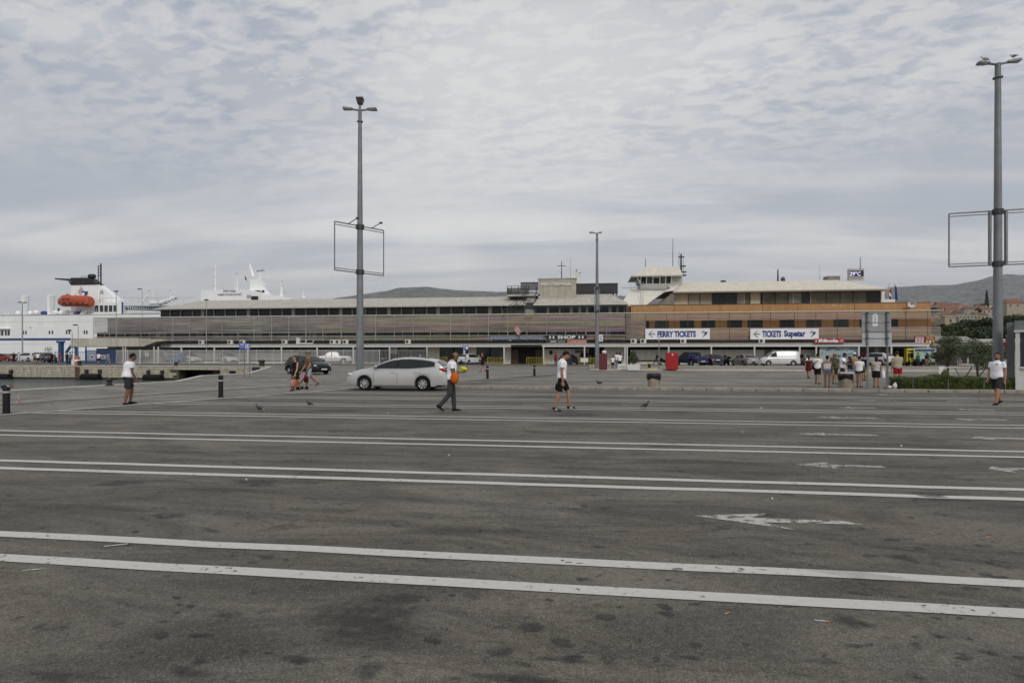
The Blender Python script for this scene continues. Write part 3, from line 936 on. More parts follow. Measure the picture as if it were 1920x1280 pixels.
# ------------------------------------------------------------------ orange ticket hall
hall = thing('ticket_hall', 'orange ticket hall with striped louvres and a glazed top floor under a cream roof', 'building', (WX(1460, 92), 92, 0))
def H(mb, name, mat, **k):
    return mb.build(name, mat, hall, world=True, **k)
YO = 84.2
xo0, xo1 = WX(1183, YO), WX(1745, YO)
Zo = zr(570.5, YO)
H(MB().box((xo0, YO, 0), (xo1, 99, Zo)), 'wall', 'orange_wall')
H(MB().box((xo0 - .02, YO - .05, Zo), (xo1 + .04, YO + .4, Zo + .07)), 'parapet_cap', 'brown')
for x in (1264, 1350, 1430, 1496, 1602, 1700):
    H(MB().box((WX(x, YO) - .02, YO - .03, Zct), (WX(x, YO) + .02, YO - .004, Zo)), 'drain_pipe', 'brown')
H(MB().box((WX(1174, YO), YO + .2, Zst - .3), (WX(1181, YO), YO + 3, zr(572, YO))), 'side_wall', 'brown')
Zu0 = zr(600.5, YS); Zv1 = zr(614, YS); Zv0 = zr(637, YS)
ps = [1173, 1211, 1250, 1290, 1328, 1368, 1407, 1445, 1490, 1530, 1570, 1617, 1655, 1698, 1740, 1765]
for a, b in zip(ps, ps[1:]):
    xa, xb = WX(a, YS), WX(b, YS)
    if a == 1173:
        louvre(xa + .05, xb - .05, Zv0, Zst - .08, 'slat_hall', par=hall)
    else:
        louvre(xa + .05, xb - .05, Zu0, Zst - .08, 'slat_hall', par=hall)
        louvre(xa + .05, xb - .05, Zv0, Zv1, 'slat_hall', par=hall)
    H(MB().box((xa - .025, YS + .07, Zv0), (xa + .025, YS + .12, Zst - .1)), 'screen_post', 'brown')
H(MB().box((XM + .01, YS - .1, Zst - .1), (XR, YS + .1, Zst)), 'screen_rail', 'white_metal')
for a, b in ((1212, 1217), (1228, 1254), (1275, 1301), (1315, 1341), (1364, 1391), (1402, 1429), (1462, 1490), (1512, 1540), (1563, 1591), (1612, 1636), (1664, 1683)):
    mt = rnd.choice(['glass_dark', 'glass_green', 'glass_dark'])
    f = H(MB().box((WX(a, YO), YO - .07, zr(613.5, YO)), (WX(b, YO), YO - .03, zr(600, YO))), 'window', mt)
    H(MB().box((WX((a + b) / 2, YO) - .03, YO - .1, zr(613.5, YO)), (WX((a + b) / 2, YO) + .03, YO - .071, zr(600, YO))).box((WX(a, YO) - .06, YO - .09, zr(614.2, YO)), (WX(b, YO) + .06, YO - .02, zr(613.4, YO))), 'window_frame', 'dark_metal')
# flaking plaster: pale chips on the parapet
M('bare_plaster', (.55, .48, .38), .9)
for cx, cy, n, sp in ((1246, 573.5, 9, 7), (1570, 574, 12, 12), (1583, 584, 18, 14), (1661, 571.5, 9, 9)):
    for k in range(n):
        px, py = cx + rnd.gauss(0, sp), cy + rnd.gauss(0, 2.0)
        if not 571.5 < py < 586: continue
        p = Wp(px, py, YO); s = rnd.uniform(.05, .16)
        H(MB().prism([(p.x - s, p.z), (p.x - s * .3, p.z + s * .6), (p.x + s, p.z + s * .2), (p.x + s * .5, p.z - s * .5)], -.004, 'y', YO - .001), 'plaster_chip', 'bare_plaster')
# top floor: big panes, some with blinds, under a hipped cream roof
YU, YUE, YUR = 87.2, 86.0, 92.5
zu0, zu1 = zr(571, YU), zr(545.5, YU)
xu0, xu1 = WX(1262, YU), WX(1651, YU)
H(MB().box((xu0, YU + .5, zu0 - .6), (xu1 - .1, 98, zu1 + .3)), 'upper_wall', 'grey_wall')
M('blind', (.28, .25, .19), .6, var=.15); M('blind_light', (.42, .39, .28), .6, var=.15)
panes = [(1264, 1290, 'blind_light'), (1291, 1312, 'blind'), (1313.5, 1335, 'blind'), (1336.5, 1360, 'glass_dark'), (1361, 1381, 'glass_dark'), (1382, 1395, 'glass_curtain'), (1397, 1406, 'glass_olive'), (1407, 1426, 'blind_light'), (1430, 1453, 'glass_olive'), (1455, 1478, 'glass_olive'), (1479, 1487, 'glass_curtain'), (1489, 1503, 'glass_curtain'), (1504, 1520, 'glass_dark'), (1523, 1549, 'glass_olive'), (1551, 1575, 'glass_olive'), (1577, 1599, 'glass_olive'), (1601, 1625, 'glass_olive'), (1627, 1650, 'glass_dark')]
for a, b, mt in panes:
    H(MB().box((WX(a, YU), YU + .1, zu0 - .5), (WX(b, YU), YU + .3, zu1 + .1)), 'window', mt)
    H(MB().box((WX(b, YU) + .01, YU + .04, zu0 - .5), (WX(b, YU) + .09, YU + .36, zu1 + .1)), 'window_post', 'dark_metal' if b not in (1395, 1487, 1520) else 'white_metal')
slab_roof(WX(1262, YUE), WX(1668, YUE), YUE, YUR, zr(544.5, YUE), zr(527.5, YUR), 'cream_roof', .2, hipl=-.2, hipr=4.2, yb=100, par=hall)
H(MB().box((WX(1262, YUE), YUE - .08, zr(546.6, YUE)), (WX(1668, YUE), YUE + .03, zr(544.8, YUE))), 'gutter', 'fascia')
H(MB().prism([(WX(1232, 86.2), zr(571, 86.2)), (WX(1264, 86.2), zr(571, 86.2)), (WX(1264, 86.2), zr(547, 86.2)), (WX(1258, 86.2), zr(549, 86.2))], 6, 'y', 86.2), 'stair_wall', 'grey_wall')
H(MB().box((WX(1652, 88), 88, zr(571, 88)), (WX(1678, 88), 88.2, zr(564, 88))), 'balustrade', 'white_paint')
H(MB().box((WX(1652, 88.4), 88.3, zr(571, 88)), (WX(1658, 88.4), 88.6, zr(548, 88))), 'pillar', 'white_paint')
H(MB().box((WX(1551, 93), 93, zr(529, 93)), (WX(1575, 93), 94.5, zr(520, 93))), 'roof_vent', 'grey_wall')
H(MB().ball((WX(1468, 92.6), 92.6, zr(526, 92.6)), (.35, .35, .5)), 'roof_cowl', 'dark_metal')
H(MB().ball((WX(1356, 92.6), 92.6, zr(528, 92.6)), (.5, .5, .3)), 'roof_cowl', 'dark_metal')
# the skirt roof and slanted link between the two halves
M('white_roof', (.66, .63, .56), .7, var=.08, vs=1.0, streak=.08)
mb = MB()
a, b, c, d = Wp(1163, 570, 85.2), Wp(1212, 571, 85.2), Wp(1247, 543.5, 90.5), Wp(1183, 543.5, 90.5)
mb.add([a, b, c, d] + [p - Vector((0, 0, .2)) for p in (a, b, c, d)], [(0, 1, 2, 3), (7, 6, 5, 4), (0, 4, 5, 1), (1, 5, 6, 2), (2, 6, 7, 3), (3, 7, 4, 0)])
a, b, c, d = Wp(1212.3, 571, 85.2), Wp(1246, 547.5, 86.0), Wp(1264, 544.3, 86.0), Wp(1277, 530, 91)
e = Wp(1247.3, 543.5, 90.5)
mb.add([a, b, e], [(0, 1, 2)]); mb.add([b, c, d, e], [(0, 1, 2, 3)])
H(mb, 'skirt_roof', 'white_roof')
# ------------------------------------------------------------------ control tower on the roof
tw = thing('control_tower', 'small rooftop control tower with slanted windows and overhanging cream roof', 'tower', (WX(1240, 92), 92, zr(545, 92)))
def TWb(mb, name, mat, **k): return mb.build(name, mat, tw, world=True, **k)
Yt = 90.2
M('tower_wall', (.4, .4, .37), .8, var=.1, vs=1.2, streak=.2)
xt0, xt1 = WX(1201, Yt), WX(1279, Yt)
TWb(MB().box((xt0, Yt, zr(552, Yt)), (xt1, 96, zr(529, Yt))), 'wall', 'tower_wall')
TWb(MB().box((WX(1259, Yt), Yt + .02, zr(529, Yt)), (xt1, 96, zr(512.5, Yt))), 'wall', 'tower_wall')
za, zb = zr(529, Yt), zr(513, Yt)
xw = [1201, 1212, 1224, 1237, 1248, 1258.5]
for k in range(5):
    p, q = WX(xw[k], Yt), WX(xw[k + 1], Yt)
    f = TWb(MB().add([(p + .06, Yt + .1, za), (q - .06, Yt + .1, za), (q - .06, Yt - .35, zb), (p + .06, Yt - .35, zb)], [(0, 1, 2, 3)]), 'window', 'glass_green' if k % 2 else 'glass_dark')
    TWb(MB().beam((p, Yt + .05, za), (p, Yt - .4, zb), .12, .1), 'window_post', 'white_paint')
    if k == 2:
        TWb(MB().beam((p, Yt - .27, (za + zb * 2.6) / 3.6), (q, Yt - .27, (za + zb * 2.6) / 3.6), .1, .1), 'window_rail', 'white_paint')
TWb(MB().beam((WX(1258.5, Yt), Yt + .05, za), (WX(1258.5, Yt), Yt - .4, zb), .12, .1), 'window_post', 'white_paint')
TWb(MB().add([(xt0, Yt + .1, za), (WX(1193, Yt), Yt - .35, zb), (WX(1193, Yt), Yt + 5, zb), (xt0, Yt + 5, za)], [(0, 1, 2, 3)]), 'window', 'glass_green')
TWb(MB().beam((xt0, Yt + .05, za), (WX(1193, Yt), Yt - .4, zb), .16, .14), 'window_post', 'white_paint')
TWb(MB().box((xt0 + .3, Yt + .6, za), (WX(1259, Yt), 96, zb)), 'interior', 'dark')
rx0, rx1 = WX(1184, Yt - .8), WX(1280, Yt - .8)
zz0, zz1 = zr(513.5, Yt - .8), zr(498.5, 92.2)
vs = [(rx0, Yt - .8, zz0), (rx1, Yt - .8, zz0), (rx1, 92.4, zz1), (rx0 + 2.4, 92.4, zz1), (rx1, 96.5, zz1), (rx0 + 2.4, 95, zz1), (rx0, 97, zz0), (rx1, 97, zz0)]
TWb(MB().add(vs, [(0, 1, 2, 3), (3, 2, 4, 5), (0, 3, 5, 6), (1, 7, 4, 2), (0, 6, 7, 1), (6, 5, 4, 7)]), 'roof', 'cream_roof')
TWb(MB().box((rx0, Yt - .86, zz0 - .16), (rx1, Yt - .79, zz0 + .03)).box((rx0 - .02, Yt - .8, zz0 - .16), (rx0 + .08, 97, zz0 + .02)), 'gutter', 'fascia')
TWb(MB().box((rx0 + .1, Yt - .75, zz0 - .1), (rx1, 96.8, zz0 - .02)), 'soffit', 'tower_wall')
for zz in (0, .5, 1.0):
    TWb(MB().tube([Wp(1182, 543, 89.4) + Vector((0, 0, zz)), Wp(1201, 543, 89.4) + Vector((0, 0, zz))], .03, 6), 'railing_rail', 'mullion')
for x in (1182, 1192, 1201):
    TWb(MB().tube([Wp(x, 543, 89.4) + Vector((0, 0, -.2)), Wp(x, 543, 89.4) + Vector((0, 0, 1.02))], .035, 6), 'railing_post', 'mullion')
TWb(MB().tube([Wp(1166, 539.5, 90), Wp(1280, 542, 90)], .05, 6), 'handrail', 'mullion')
ld = [(1200.5, 571), (1206, 571)]
for x, y in ld:
    TWb(MB().tube([Wp(x, 570, 84.9), Wp(x, 529, 89.9)], .03, 5), 'ladder_rail', 'mullion')
for k in range(12):
    f = k / 11
    y = 84.9 + 5 * f; yy = 570 - 41 * f
    TWb(MB().tube([Wp(1200.5, yy, y), Wp(1206, yy, y)], .022, 5), 'ladder_rung', 'mullion')
# ------------------------------------------------------------------ masts and dishes on the roofs
def mast(x, y0, y1, yw, r, label, arms=(), dish=None, name='antenna_mast', group=None):
    p, q = Wp(x, y1, yw), Wp(x, y0, yw)
    t = thing(name, label, 'antenna', p, group=group)
    MB().tube([p, q], [r, r * .6], 6).build('pole', 'dark_metal', t, world=True)
    for ax0, ax1, ay in arms:
        MB().tube([Wp(ax0, ay, yw), Wp(ax1, ay, yw)], r * .6, 5).build('arm', 'dark_metal', t, world=True)
    if dish:
        c = Wp(dish[0], dish[1], yw - .3)
        MB().lathe([(.02, .12), (dish[2] * .6, .06), (dish[2], -.08), (dish[2] * .98, -.1), (.02, .06)], c, 18, 'y').build('dish', 'white_paint', t, world=True)
    return t
mast(1053, 490, 525, 89, .09, 'plain crossed mast on the beige roof block', ((1045, 1061, 498.5), (1051, 1053, 511)))
mast(1080.5, 505, 534, 89, .08, 'short mast with a round dish beside the beige roof block', ((1080, 1090, 511.5), (1080, 1083, 506)), (1081, 521, .85))
mast(1069.5, 482, 525, 90, .025, 'thin whip aerial behind the beige roof block')
mast(1210, 484, 500, 93, .06, 'short pole aerial on the tower roof')
mast(1261.5, 447, 499, 93, .06, 'tall whip aerial on the tower roof')
mast(1277, 476, 528, 93, .2, 'thick lattice mast beside the tower roof', ((1272, 1283, 482), (1277, 1286, 499), (1277, 1287, 510), (1277, 1287, 516)))
mast(1273, 471, 500, 93.2, .04, 'thin aerial next to the lattice mast')
mast(1281.5, 484, 520, 92.8, .04, 'slim pole aerial hugging the tower wall')
mast(1458.5, 505, 528, 92.5, .14, 'stubby radio aerial on the cream roof ridge')
mast(1613, 482, 504, 92.4, .06, 'dark pole above the temperature display')
mast(1537, 497, 528, 95, .02, 'hair thin wire aerial on the ridge behind the roof vent')
t = thing('satellite_dish', 'large white satellite dish on the corner of the orange parapet', 'dish', Wp(1710, 580, YO - .3))
c = Wp(1710.5, 569, YO - .9)
rot = Matrix.Rotation(R(-25), 3, 'Z') @ Matrix.Rotation(R(18), 3, 'X')
mb = MB(); mb.lathe([(.02, .2), (.25, .16), (.42, .06), (.52, -.06), (.51, -.08), (.4, .02), (.02, .15)], (0, 0, 0), 22, 'y')
mb.v = [c + rot @ p for p in mb.v]
mb.build('dish', 'white_paint', t, world=True, smooth=50)
MB().tube([c + Vector((0, .1, 0)), Wp(1705, 578, YO - .1)], .06, 8).build('bracket', 'dark_metal', t, world=True)
MB().tube([c, c + Vector((.15, -.5, -.12))], .02, 6).build('feed_arm', 'mullion', t, world=True)
for x, lab, m1 in ((1666.5, 'limp red white and blue flag beside the balustrade', 'red'), (1677, 'limp dark blue flag on a pole beside the balustrade', 'blue')):
    M('flag_red', (.35, .03, .03), .8); M('flag_blue', (.02, .035, .16), .8)
    p = Wp(x, 570, 88.3); q = Wp(x, 532, 88.3)
    t = thing('flagpole', lab, 'flag', p)
    MB().tube([p, q], .035, 6).build('pole', 'mullion', t, world=True)
    zt_, zb_ = Wp(x, 535 if m1 == 'blue' else 541, 88.3).z, Wp(x, 561, 88.3).z
    def cloth(za_, zb2, mat):
        mb = MB(); n = 6
        for i in range(n + 1):
            z = za_ + (zb2 - za_) * i / n
            for k in range(5):
                mb.v.append(Vector((p.x + .04 + k * .085 * (.7 + .08 * i), p.y - .05 * math.sin(k * 1.6 + i * .3), z - .05 * k)))
        for i in range(n):
            for k in range(4):
                a_ = i * 5 + k; mb.f.append((a_, a_ + 1, a_ + 6, a_ + 5))
        mb.build('flag', mat, t, world=True, smooth=True)
    if m1 == 'blue': cloth(zt_, zb_, 'flag_blue')
    else:
        h_ = (zt_ - zb_) / 3
        cloth(zt_, zt_ - h_, 'flag_red'); cloth(zt_ - h_ - .01, zt_ - 2 * h_, 'white_paint'); cloth(zt_ - 2 * h_ - .01, zb_, 'flag_blue')
# ------------------------------------------------------------------ signs on the facade
M('sign_white', (.72, .72, .74), .45); M('sign_blue', (.012, .03, .17), .4); M('sign_grey', (.17, .17, .19), .5); M('sign_light_grey', (.42, .39, .41), .5)
M('sign_black', (.012, .012, .014), .4); M('sign_red', (.42, .012, .022), .4); M('sign_orange', (.44, .12, .06), .5); M('sign_bright_blue', (.02, .09, .42), .4)
def sign(name, label, x0, x1, y0, y1, yw, mat, group=None, d=.12, frame=None):
    a, b = Wp(x0, y1, yw), Wp(x1, y0, yw)
    xm = (x0 + x1) / 2
    z0, z1 = WZ(y1, xm, yw), WZ(y0, xm, yw)
    t = thing(name, label, 'sign', ((a.x + b.x) / 2, yw, z0), group=group)
    MB().box((a.x, yw, z0), (b.x, yw + d, z1)).build('panel', mat, t, world=True)
    if frame:
        fw = .05
        MB().box((a.x - fw, yw - .02, z1), (b.x + fw, yw + d, z1 + fw)).box((a.x - fw, yw - .02, z0 - fw), (b.x + fw, yw + d, z0)).build('frame', frame, t, world=True)
    def put(s, fx0, fx1, fy0, fy1, mt, **k):
        return lettering(s, a.x + (b.x - a.x) * fx0, a.x + (b.x - a.x) * fx1, z0 + (z1 - z0) * fy0, z0 + (z1 - z0) * fy1, yw, mt, t, **k)
    def poly(pts, mt, nm='emblem', th=.02):
        return MB().prism([(a.x + (b.x - a.x) * u, z0 + (z1 - z0) * v) for u, v in pts], -th, 'y', yw - .001).build(nm, mt, t, world=True)
    return t, put, poly
for lab, x0, x1, txt, split in (('long white sign reading FERRY TICKETS with arrow and diamond emblem', 1210, 1331, 'FERRY TICKETS', None), ('long white sign reading TICKETS Supetar with arrow and diamond emblem', 1407, 1535, 'TICKETS Supetar', None)):
    t, put, poly = sign('ticket_sign', lab, x0, x1, 616, 636, YS - .35, 'sign_white')
    k = 121.0 / (x1 - x0)
    ar = [(.045, .5), (.1, .8), (.12, .8), (.075, .55), (.15, .55), (.15, .45), (.075, .45), (.12, .2), (.1, .2)]
    poly([(u * k, v) for u, v in ar], 'sign_grey', 'arrow')
    if txt[0] == 'F':
        put('FERRY TICKETS', .19, .785, .2, .79, 'sign_blue', bold=.045)
    else:
        put('TICKETS', .175, .455, .2, .82, 'sign_blue', bold=.045)
        put('Supetar', .495, .81, .08, .84, 'sign_blue', bold=.045)
    e0 = .865 if k == 1 else .865
    poly([(e0, .62), (e0 + .035 * k, .92), (e0 + .062 * k, .68), (e0 + .03 * k, .5)], 'sign_light_grey', 'emblem')
    poly([(e0 + .03 * k, .66), (e0 + .1 * k, .7), (e0 + .09 * k, .5), (e0 + .015 * k, .14), (e0 + .062 * k, .56)], 'sign_blue', 'emblem', .03)
t, put, poly = sign('shop_sign', 'black sign reading SHOP between pairs of white down arrows', 1024.5, 1100, 628, 636, YS - .3, 'sign_black', frame='mullion')
put('SHOP', .28, .725, .12, .88, 'white_paint', bold=.03)
for u in (.06, .145, .785, .87):
    poly([(u + .02, .85), (u + .045, .85), (u + .045, .5), (u + .066, .5), (u + .0325, .14), (u, .5), (u + .02, .5)], 'white_paint', 'arrow')
t, put, poly = sign('advert_board', 'narrow black board with white lettering under the shop sign', 1024.5, 1062.5, 637, 643, YS - .3, 'sign_black', frame='mullion')
put('ANKAR', .18, .48, .25, .75, 'white_paint', bold=.02, shear=.3); put('~~~', .56, .92, .3, .65, 'sign_light_grey', bold=.02)
t, put, poly = sign('advert_board', 'narrow orange red board with pale lettering under the shop sign', 1063.5, 1100, 637, 643, YS - .3, 'sign_orange', frame='mullion')
put('Last minute', .22, .96, .18, .85, 'sign_light_grey', bold=.01)
t, put, poly = sign('supermarket_sign', 'red sign reading Ribola in white letters above the mural', 1527, 1584, 634.5, 642.5, YC - .3, 'sign_red')
put('Ribola', .14, .79, .1, .9, 'white_paint', bold=.06)
poly([(.83, .2), (.93, .2), (.95, .9), (.92, .9), (.91, .35), (.83, .35)], 'sign_light_grey'); poly([(.84, .5), (.92, .5), (.91, .75), (.83, .68)], 'sign_light_grey'); poly([(.03, .2), (.085, .2), (.085, .8), (.03, .8)], 'sign_light_grey')
t, put, poly = sign('taxi_sign', 'white board with sideways dark lettering TAXI beside the lamp pole', 1116.5, 1130.5, 627, 640, YS - .5, 'sign_white')
vs, fs = text_verts('TAXI', .02)
ax, bx, ay, by = min(v.x for v in vs), max(v.x for v in vs), min(v.y for v in vs), max(v.y for v in vs)
a, b = Wp(1124.5, 639, YS - .5), Wp(1129.5, 628, YS - .5)
MB().add([(a.x + (v.y - ay) / (by - ay) * (b.x - a.x), YS - .5 - (.02 if v.z > 0 else 0), b.z - (v.x - ax) / (bx - ax) * (b.z - a.z)) for v in vs], fs).build('lettering', 'sign_grey', t, world=True)
M('sign_maroon', (.16, .012, .03), .5); M('sign_yellow', (.6, .42, .05), .5); M('sign_pink', (.68, .5, .52), .5)
t, put, poly = sign('poster_board', 'maroon board with six white tiles beside the airport board', 1715, 1733, 630.5, 643, YC + .3, 'sign_maroon', frame='sign_orange')
poly([(.06, .78), (.94, .78), (.94, .9), (.06, .9)], 'sign_pink', 'header')
for u in (.06, .39, .7):
    for v in (.1, .44):
        poly([(u, v), (u + .24, v), (u + .24, v + .26), (u, v + .26)], 'sign_pink', 'tile')
t, put, poly = sign('poster_board', 'maroon board reading AIRPORT TRANSFER with two yellow discs', 1735, 1753, 630.5, 643, YC + .3, 'sign_maroon', frame='sign_yellow')
put('AIRPORT', .12, .84, .74, .92, 'sign_pink', bold=.02); put('TRANSFER', .06, .94, .5, .66, 'sign_yellow', bold=.03)
for u in (.16, .8):
    poly([(u + .13 * math.cos(q * .628), .26 + .17 * math.sin(q * .628)) for q in range(10)], 'sign_yellow', 'disc')
poly([(.36, .1), (.62, .1), (.62, .4), (.36, .4)], 'sign_pink', 'tile')
# the big see-through name on the lower louvres with its diamond
M('name_blue', (.17, .23, .33), .5); M('name_rose', (.42, .26, .24), .5)
t = thing('harbour_name_sign', 'faded pale blue lettering on the louvres under a rose and blue diamond', 'sign', (WX(968, YS - .3), YS - .3, Zlb))
lettering('passenger terminal', WX(920, YS - .3), WX(1018, YS - .3), zl(639, YS), zl(628.5, YS), YS - .28, 'name_blue', t, bold=.03, thick=.05)
def P3(pts, mt, nm):
    MB().prism([(WX(x, YS - .3), WZ(y, 970, YS - .3)) for x, y in pts], -.05, 'y', YS - .3).build(nm, mt, t, world=True)
P3([(963, 617.5), (969.5, 611), (975.5, 617), (975.5, 624), (971, 628)], 'name_rose', 'emblem')
P3([(976, 620), (980.5, 618), (974.5, 627), (970.5, 629.5), (974, 625)], 'name_blue', 'emblem')
# LED temperature display
t, put, poly = sign('temperature_display', 'rooftop display board reading 29 degrees C in white on dark blue', 1592, 1620, 503.5, 525, 92.0, 'fascia', d=.6)
M('led_panel', (.008, .008, .05), .4); M('led_text', (.75, .72, .95), .5, emit=.55)
poly([(.03, .32), (.97, .32), (.97, .82), (.03, .82)], 'led_panel', 'screen', .03)
lettering('29°C', WX(1593.6, 91.9), WX(1614, 91.9), WZ(517, 1605, 91.9), WZ(509.2, 1605, 91.9), 91.96, 'led_text', t, bold=.012, thick=.02)
put('~~~~~~~~~', .05, .9, .13, .24, 'sign_grey', bold=.02)
# ------------------------------------------------------------------ air conditioners on the canopy
def aircon(x, y, s=1.0, group='air conditioners on the canopy roof', label='pale boxy air conditioner standing on the canopy roof'):
    yw = YS - .5
    p = Wp(x, y, yw); p.z = Zct
    t = thing('air_conditioner', label, 'air conditioner', p, group=group)
    MB().box((-.42 * s, -.16, .06), (.42 * s, .18, .66 * s)).build('casing', 'white_metal', t, bevel=.02)
    MB().lathe([(.23 * s, -.18), (.23 * s, -.165), (.02, -.165)], (-.1, 0, .36 * s), 14, 'y').build('fan_grille', 'dark_metal', t)
    MB().box((-.35, -.1, 0), (-.28, .12, .06)).box((.28, -.1, 0), (.35, .12, .06)).build('feet', 'dark_metal', t)
for x, where in ((378, 'above the first white crossover'), (432, 'above the second white crossover'), (455, 'right above the blue berth sign'), (534, 'beside the ventilation unit'), (765, 'standing alone over the silver estate car')):
    aircon(x, 640, label='pale air conditioner on the canopy roof ' + where)
for x in (624, 634, 648):
    aircon(x, 640, group='row of three air conditioners', label='one of three pale air conditioners in a row above the white pickup')
aircon(1188, 640, 1.0, 'air conditioners beside the ticket sign', 'air conditioner with dark fan next to the end of the grey louvres'); aircon(1206, 640, 1.0, 'air conditioners beside the ticket sign', 'air conditioner with dark fan at the corner of the FERRY TICKETS sign')
aircon(1281, 640, .95, None, 'air conditioner peeping out under the FERRY TICKETS sign'); aircon(1428, 640, .95, None, 'air conditioner peeping out under the TICKETS Supetar sign')
p = Wp(562, 641, YS - .4); p.z = Zct
t = thing('ventilation_unit', 'pale ventilation unit with bent ducts on the canopy roof', 'ventilation', p)
MB().box((-.6, 0, 0), (-.05, .5, 1.0)).build('casing', 'white_metal', t, bevel=.03)
MB().tube([(0, .1, .15), (.9, .1, .15), (.95, .1, .2), (.95, .1, .6), (1.15, .1, .62)], .09, 8).build('duct', 'white_metal', t)
MB().tube([(1.0, .1, .13), (2.1, .1, .13), (2.15, .1, .5), (2.3, .1, .55)], .08, 8).build('duct', 'white_metal', t)
# ------------------------------------------------------------------ murals, map, cash machine under the canopy
def picture_mat(name, cols, scale, sx=1, sy=1):
    m = bpy.data.materials.new(name); m.use_nodes = True; MATS[name] = m
    t = m.node_tree; b = t.nodes['Principled BSDF']; b.inputs['Roughness'].default_value = .4
    c = t.nodes.new('ShaderNodeTexCoord'); mp = t.nodes.new('ShaderNodeMapping'); mp.inputs['Scale'].default_value = (sx, 1, sy)
    t.links.new(c.outputs['Object'], mp.inputs[0])
    n = t.nodes.new('ShaderNodeTexNoise'); n.inputs['Scale'].default_value = scale; n.inputs['Detail'].default_value = 3; n.inputs['Distortion'].default_value = .6
    t.links.new(mp.outputs[0], n.inputs['Vector'])
    cr = t.nodes.new('ShaderNodeValToRGB'); e = cr.color_ramp.elements
    e[0].position = .3; e[0].color = (*cols[0], 1); e[1].position = .7; e[1].color = (*cols[-1], 1)
    for i, q in enumerate(cols[1:-1]):
        k = e.new(.3 + .4 * (i + 1) / (len(cols) - 1)); k.color = (*q, 1)
    t.links.new(n.outputs['Fac'], cr.inputs[0]); t.links.new(cr.outputs[0], b.inputs['Base Color'])
    return m
picture_mat('mural_sea', [(.03, .06, .11), (.12, .2, .27), (.3, .38, .38), (.38, .44, .43), (.1, .16, .28)], .8, 1, 1.6)
picture_mat('map_print', [(.1, .3, .42), (.2, .42, .46), (.45, .48, .36), (.42, .38, .22), (.2, .4, .3)], .9)
def panel(name, label, cat, x0, x1, y0, y1, yw, mat, frame='white_metal', d=.12):
    a, b = WX(x0, yw), WX(x1, yw); xm = (x0 + x1) / 2
    z0, z1 = max(.03, WZ(y1, xm, yw)), WZ(y0, xm, yw)
    t = thing(name, label, cat, ((a + b) / 2, yw, 0))
    MB().box((a, yw, z0), (b, yw + d, z1)).build('panel', mat, t, world=True)
    if frame:
        MB().box((a - .08, yw - .04, 0), (a, yw + d, z1 + .08)).box((b, yw - .04, 0), (b + .08, yw + d, z1 + .08)).box((a, yw - .04, z1), (b, yw + d, z1 + .08)).build('frame', frame, t, world=True)
    return t
panel('wall_mural', 'blue and white seaside mural under the red Ribola sign', 'mural', 1538, 1610, 649.5, 680, YC + .5, 'mural_sea')
t = panel('map_board', 'pale blue town map board with dark header beside the yellow cash machine', 'board', 1715, 1754, 653.5, 679, YC - .4, 'map_print')
a, b = WX(1715, YC - .45), WX(1754, YC - .45)
MB().box((a + .05, YC - .44, WZ(658, 1735, YC)), (b - .1, YC - .405, WZ(655, 1735, YC))).build('header', 'sign_blue', t, world=True)
p = Wp(1708, 685, YC); p.z = 0
t = thing('cash_machine', 'bright yellow cash machine with black screen under the canopy', 'cash machine', p)
M('bright_yellow', (.55, .47, .02), .45)
MB().box((-.5, 0, 0), (.5, .7, 2.2)).build('cabinet', 'bright_yellow', t, bevel=.04); MB().box((-.38, -.02, 1.0), (.38, -.003, 1.6)).build('screen', 'dark', t); MB().box((-.4, -.03, 1.8), (.4, -.003, 1.95)).build('header', 'dark', t)
p = Wp(1627, 660, Yg - .1)
t = thing('round_shop_sign', 'big dark red half round sign on the wall right of the mural', 'sign', (p.x, Yg - .1, WZ(672, 1627, Yg)))
MB().prism([(p.x + 1.12 * math.cos(k * math.pi / 14), WZ(668, 1627, Yg) + 1.0 * math.sin(k * math.pi / 14)) for k in range(15)], .08, 'y', Yg - .12).build('disc', 'sign_maroon', t, world=True)
# dark lettered board over the entrance
t, put, poly = sign('entrance_board', 'dark board across the terminal entrance under the canopy edge', 958, 1016, 646.5, 650.3, YC - .12, 'sign_black')
# ------------------------------------------------------------------ footbridge stub left of the terminal
br = thing('covered_footbridge', 'cream sided footbridge on slim posts at the left end of the terminal', 'footbridge', Wp(215, 684, 78).xy.to_3d())
M('bridge_cream', (.5, .47, .4), .8, var=.08, vs=.8, streak=.3)
Yf = 78.4
def zq(y, x=200): return WZ(y, x, Yf)
x0, x1, x2, x3 = WX(132, Yf), WX(259, Yf), WX(268, Yf), WX(292, Yf)
MB().box((x0, Yf, zq(649.5)), (x1, Yf + .15, zq(634))).build('parapet', 'bridge_cream', br, world=True)
MB().box((x0, Yf + 2.4, zq(649.5)), (x1, Yf + 2.55, zq(634))).build('parapet', 'bridge_cream', br, world=True)
MB().box((x0 + .1, Yf + .16, zq(650)), (x1, Yf + 2.39, zq(647))).build('deck', 'grey_wall', br, world=True)
MB().prism([(x1 + .01, zq(649.5)), (x2, zq(649.5)), (x3, zq(640.5)), (WX(310, Yf), zq(639)), (WX(310, Yf), zq(636)), (x1 + .01, zq(636))], 1.5, 'y', Yf + .02).build('stair_cheek', 'beige_wall', br, world=True)
for x in (159, 229, 233.5, 287, 295):
    MB().tube([(WX(x, Yf), Yf + .2, 0), (WX(x, Yf), Yf + .2, zq(649.6))], .1, 8).build('post', 'white_metal' if x > 200 else 'sign_bright_blue', br, world=True)
MB().box((x0 + 2, Yf + 2.6, .05), (x1 + 2, Yf + 2.8, 2.3)).build('back_wall', 'grey_wall', br, world=True)
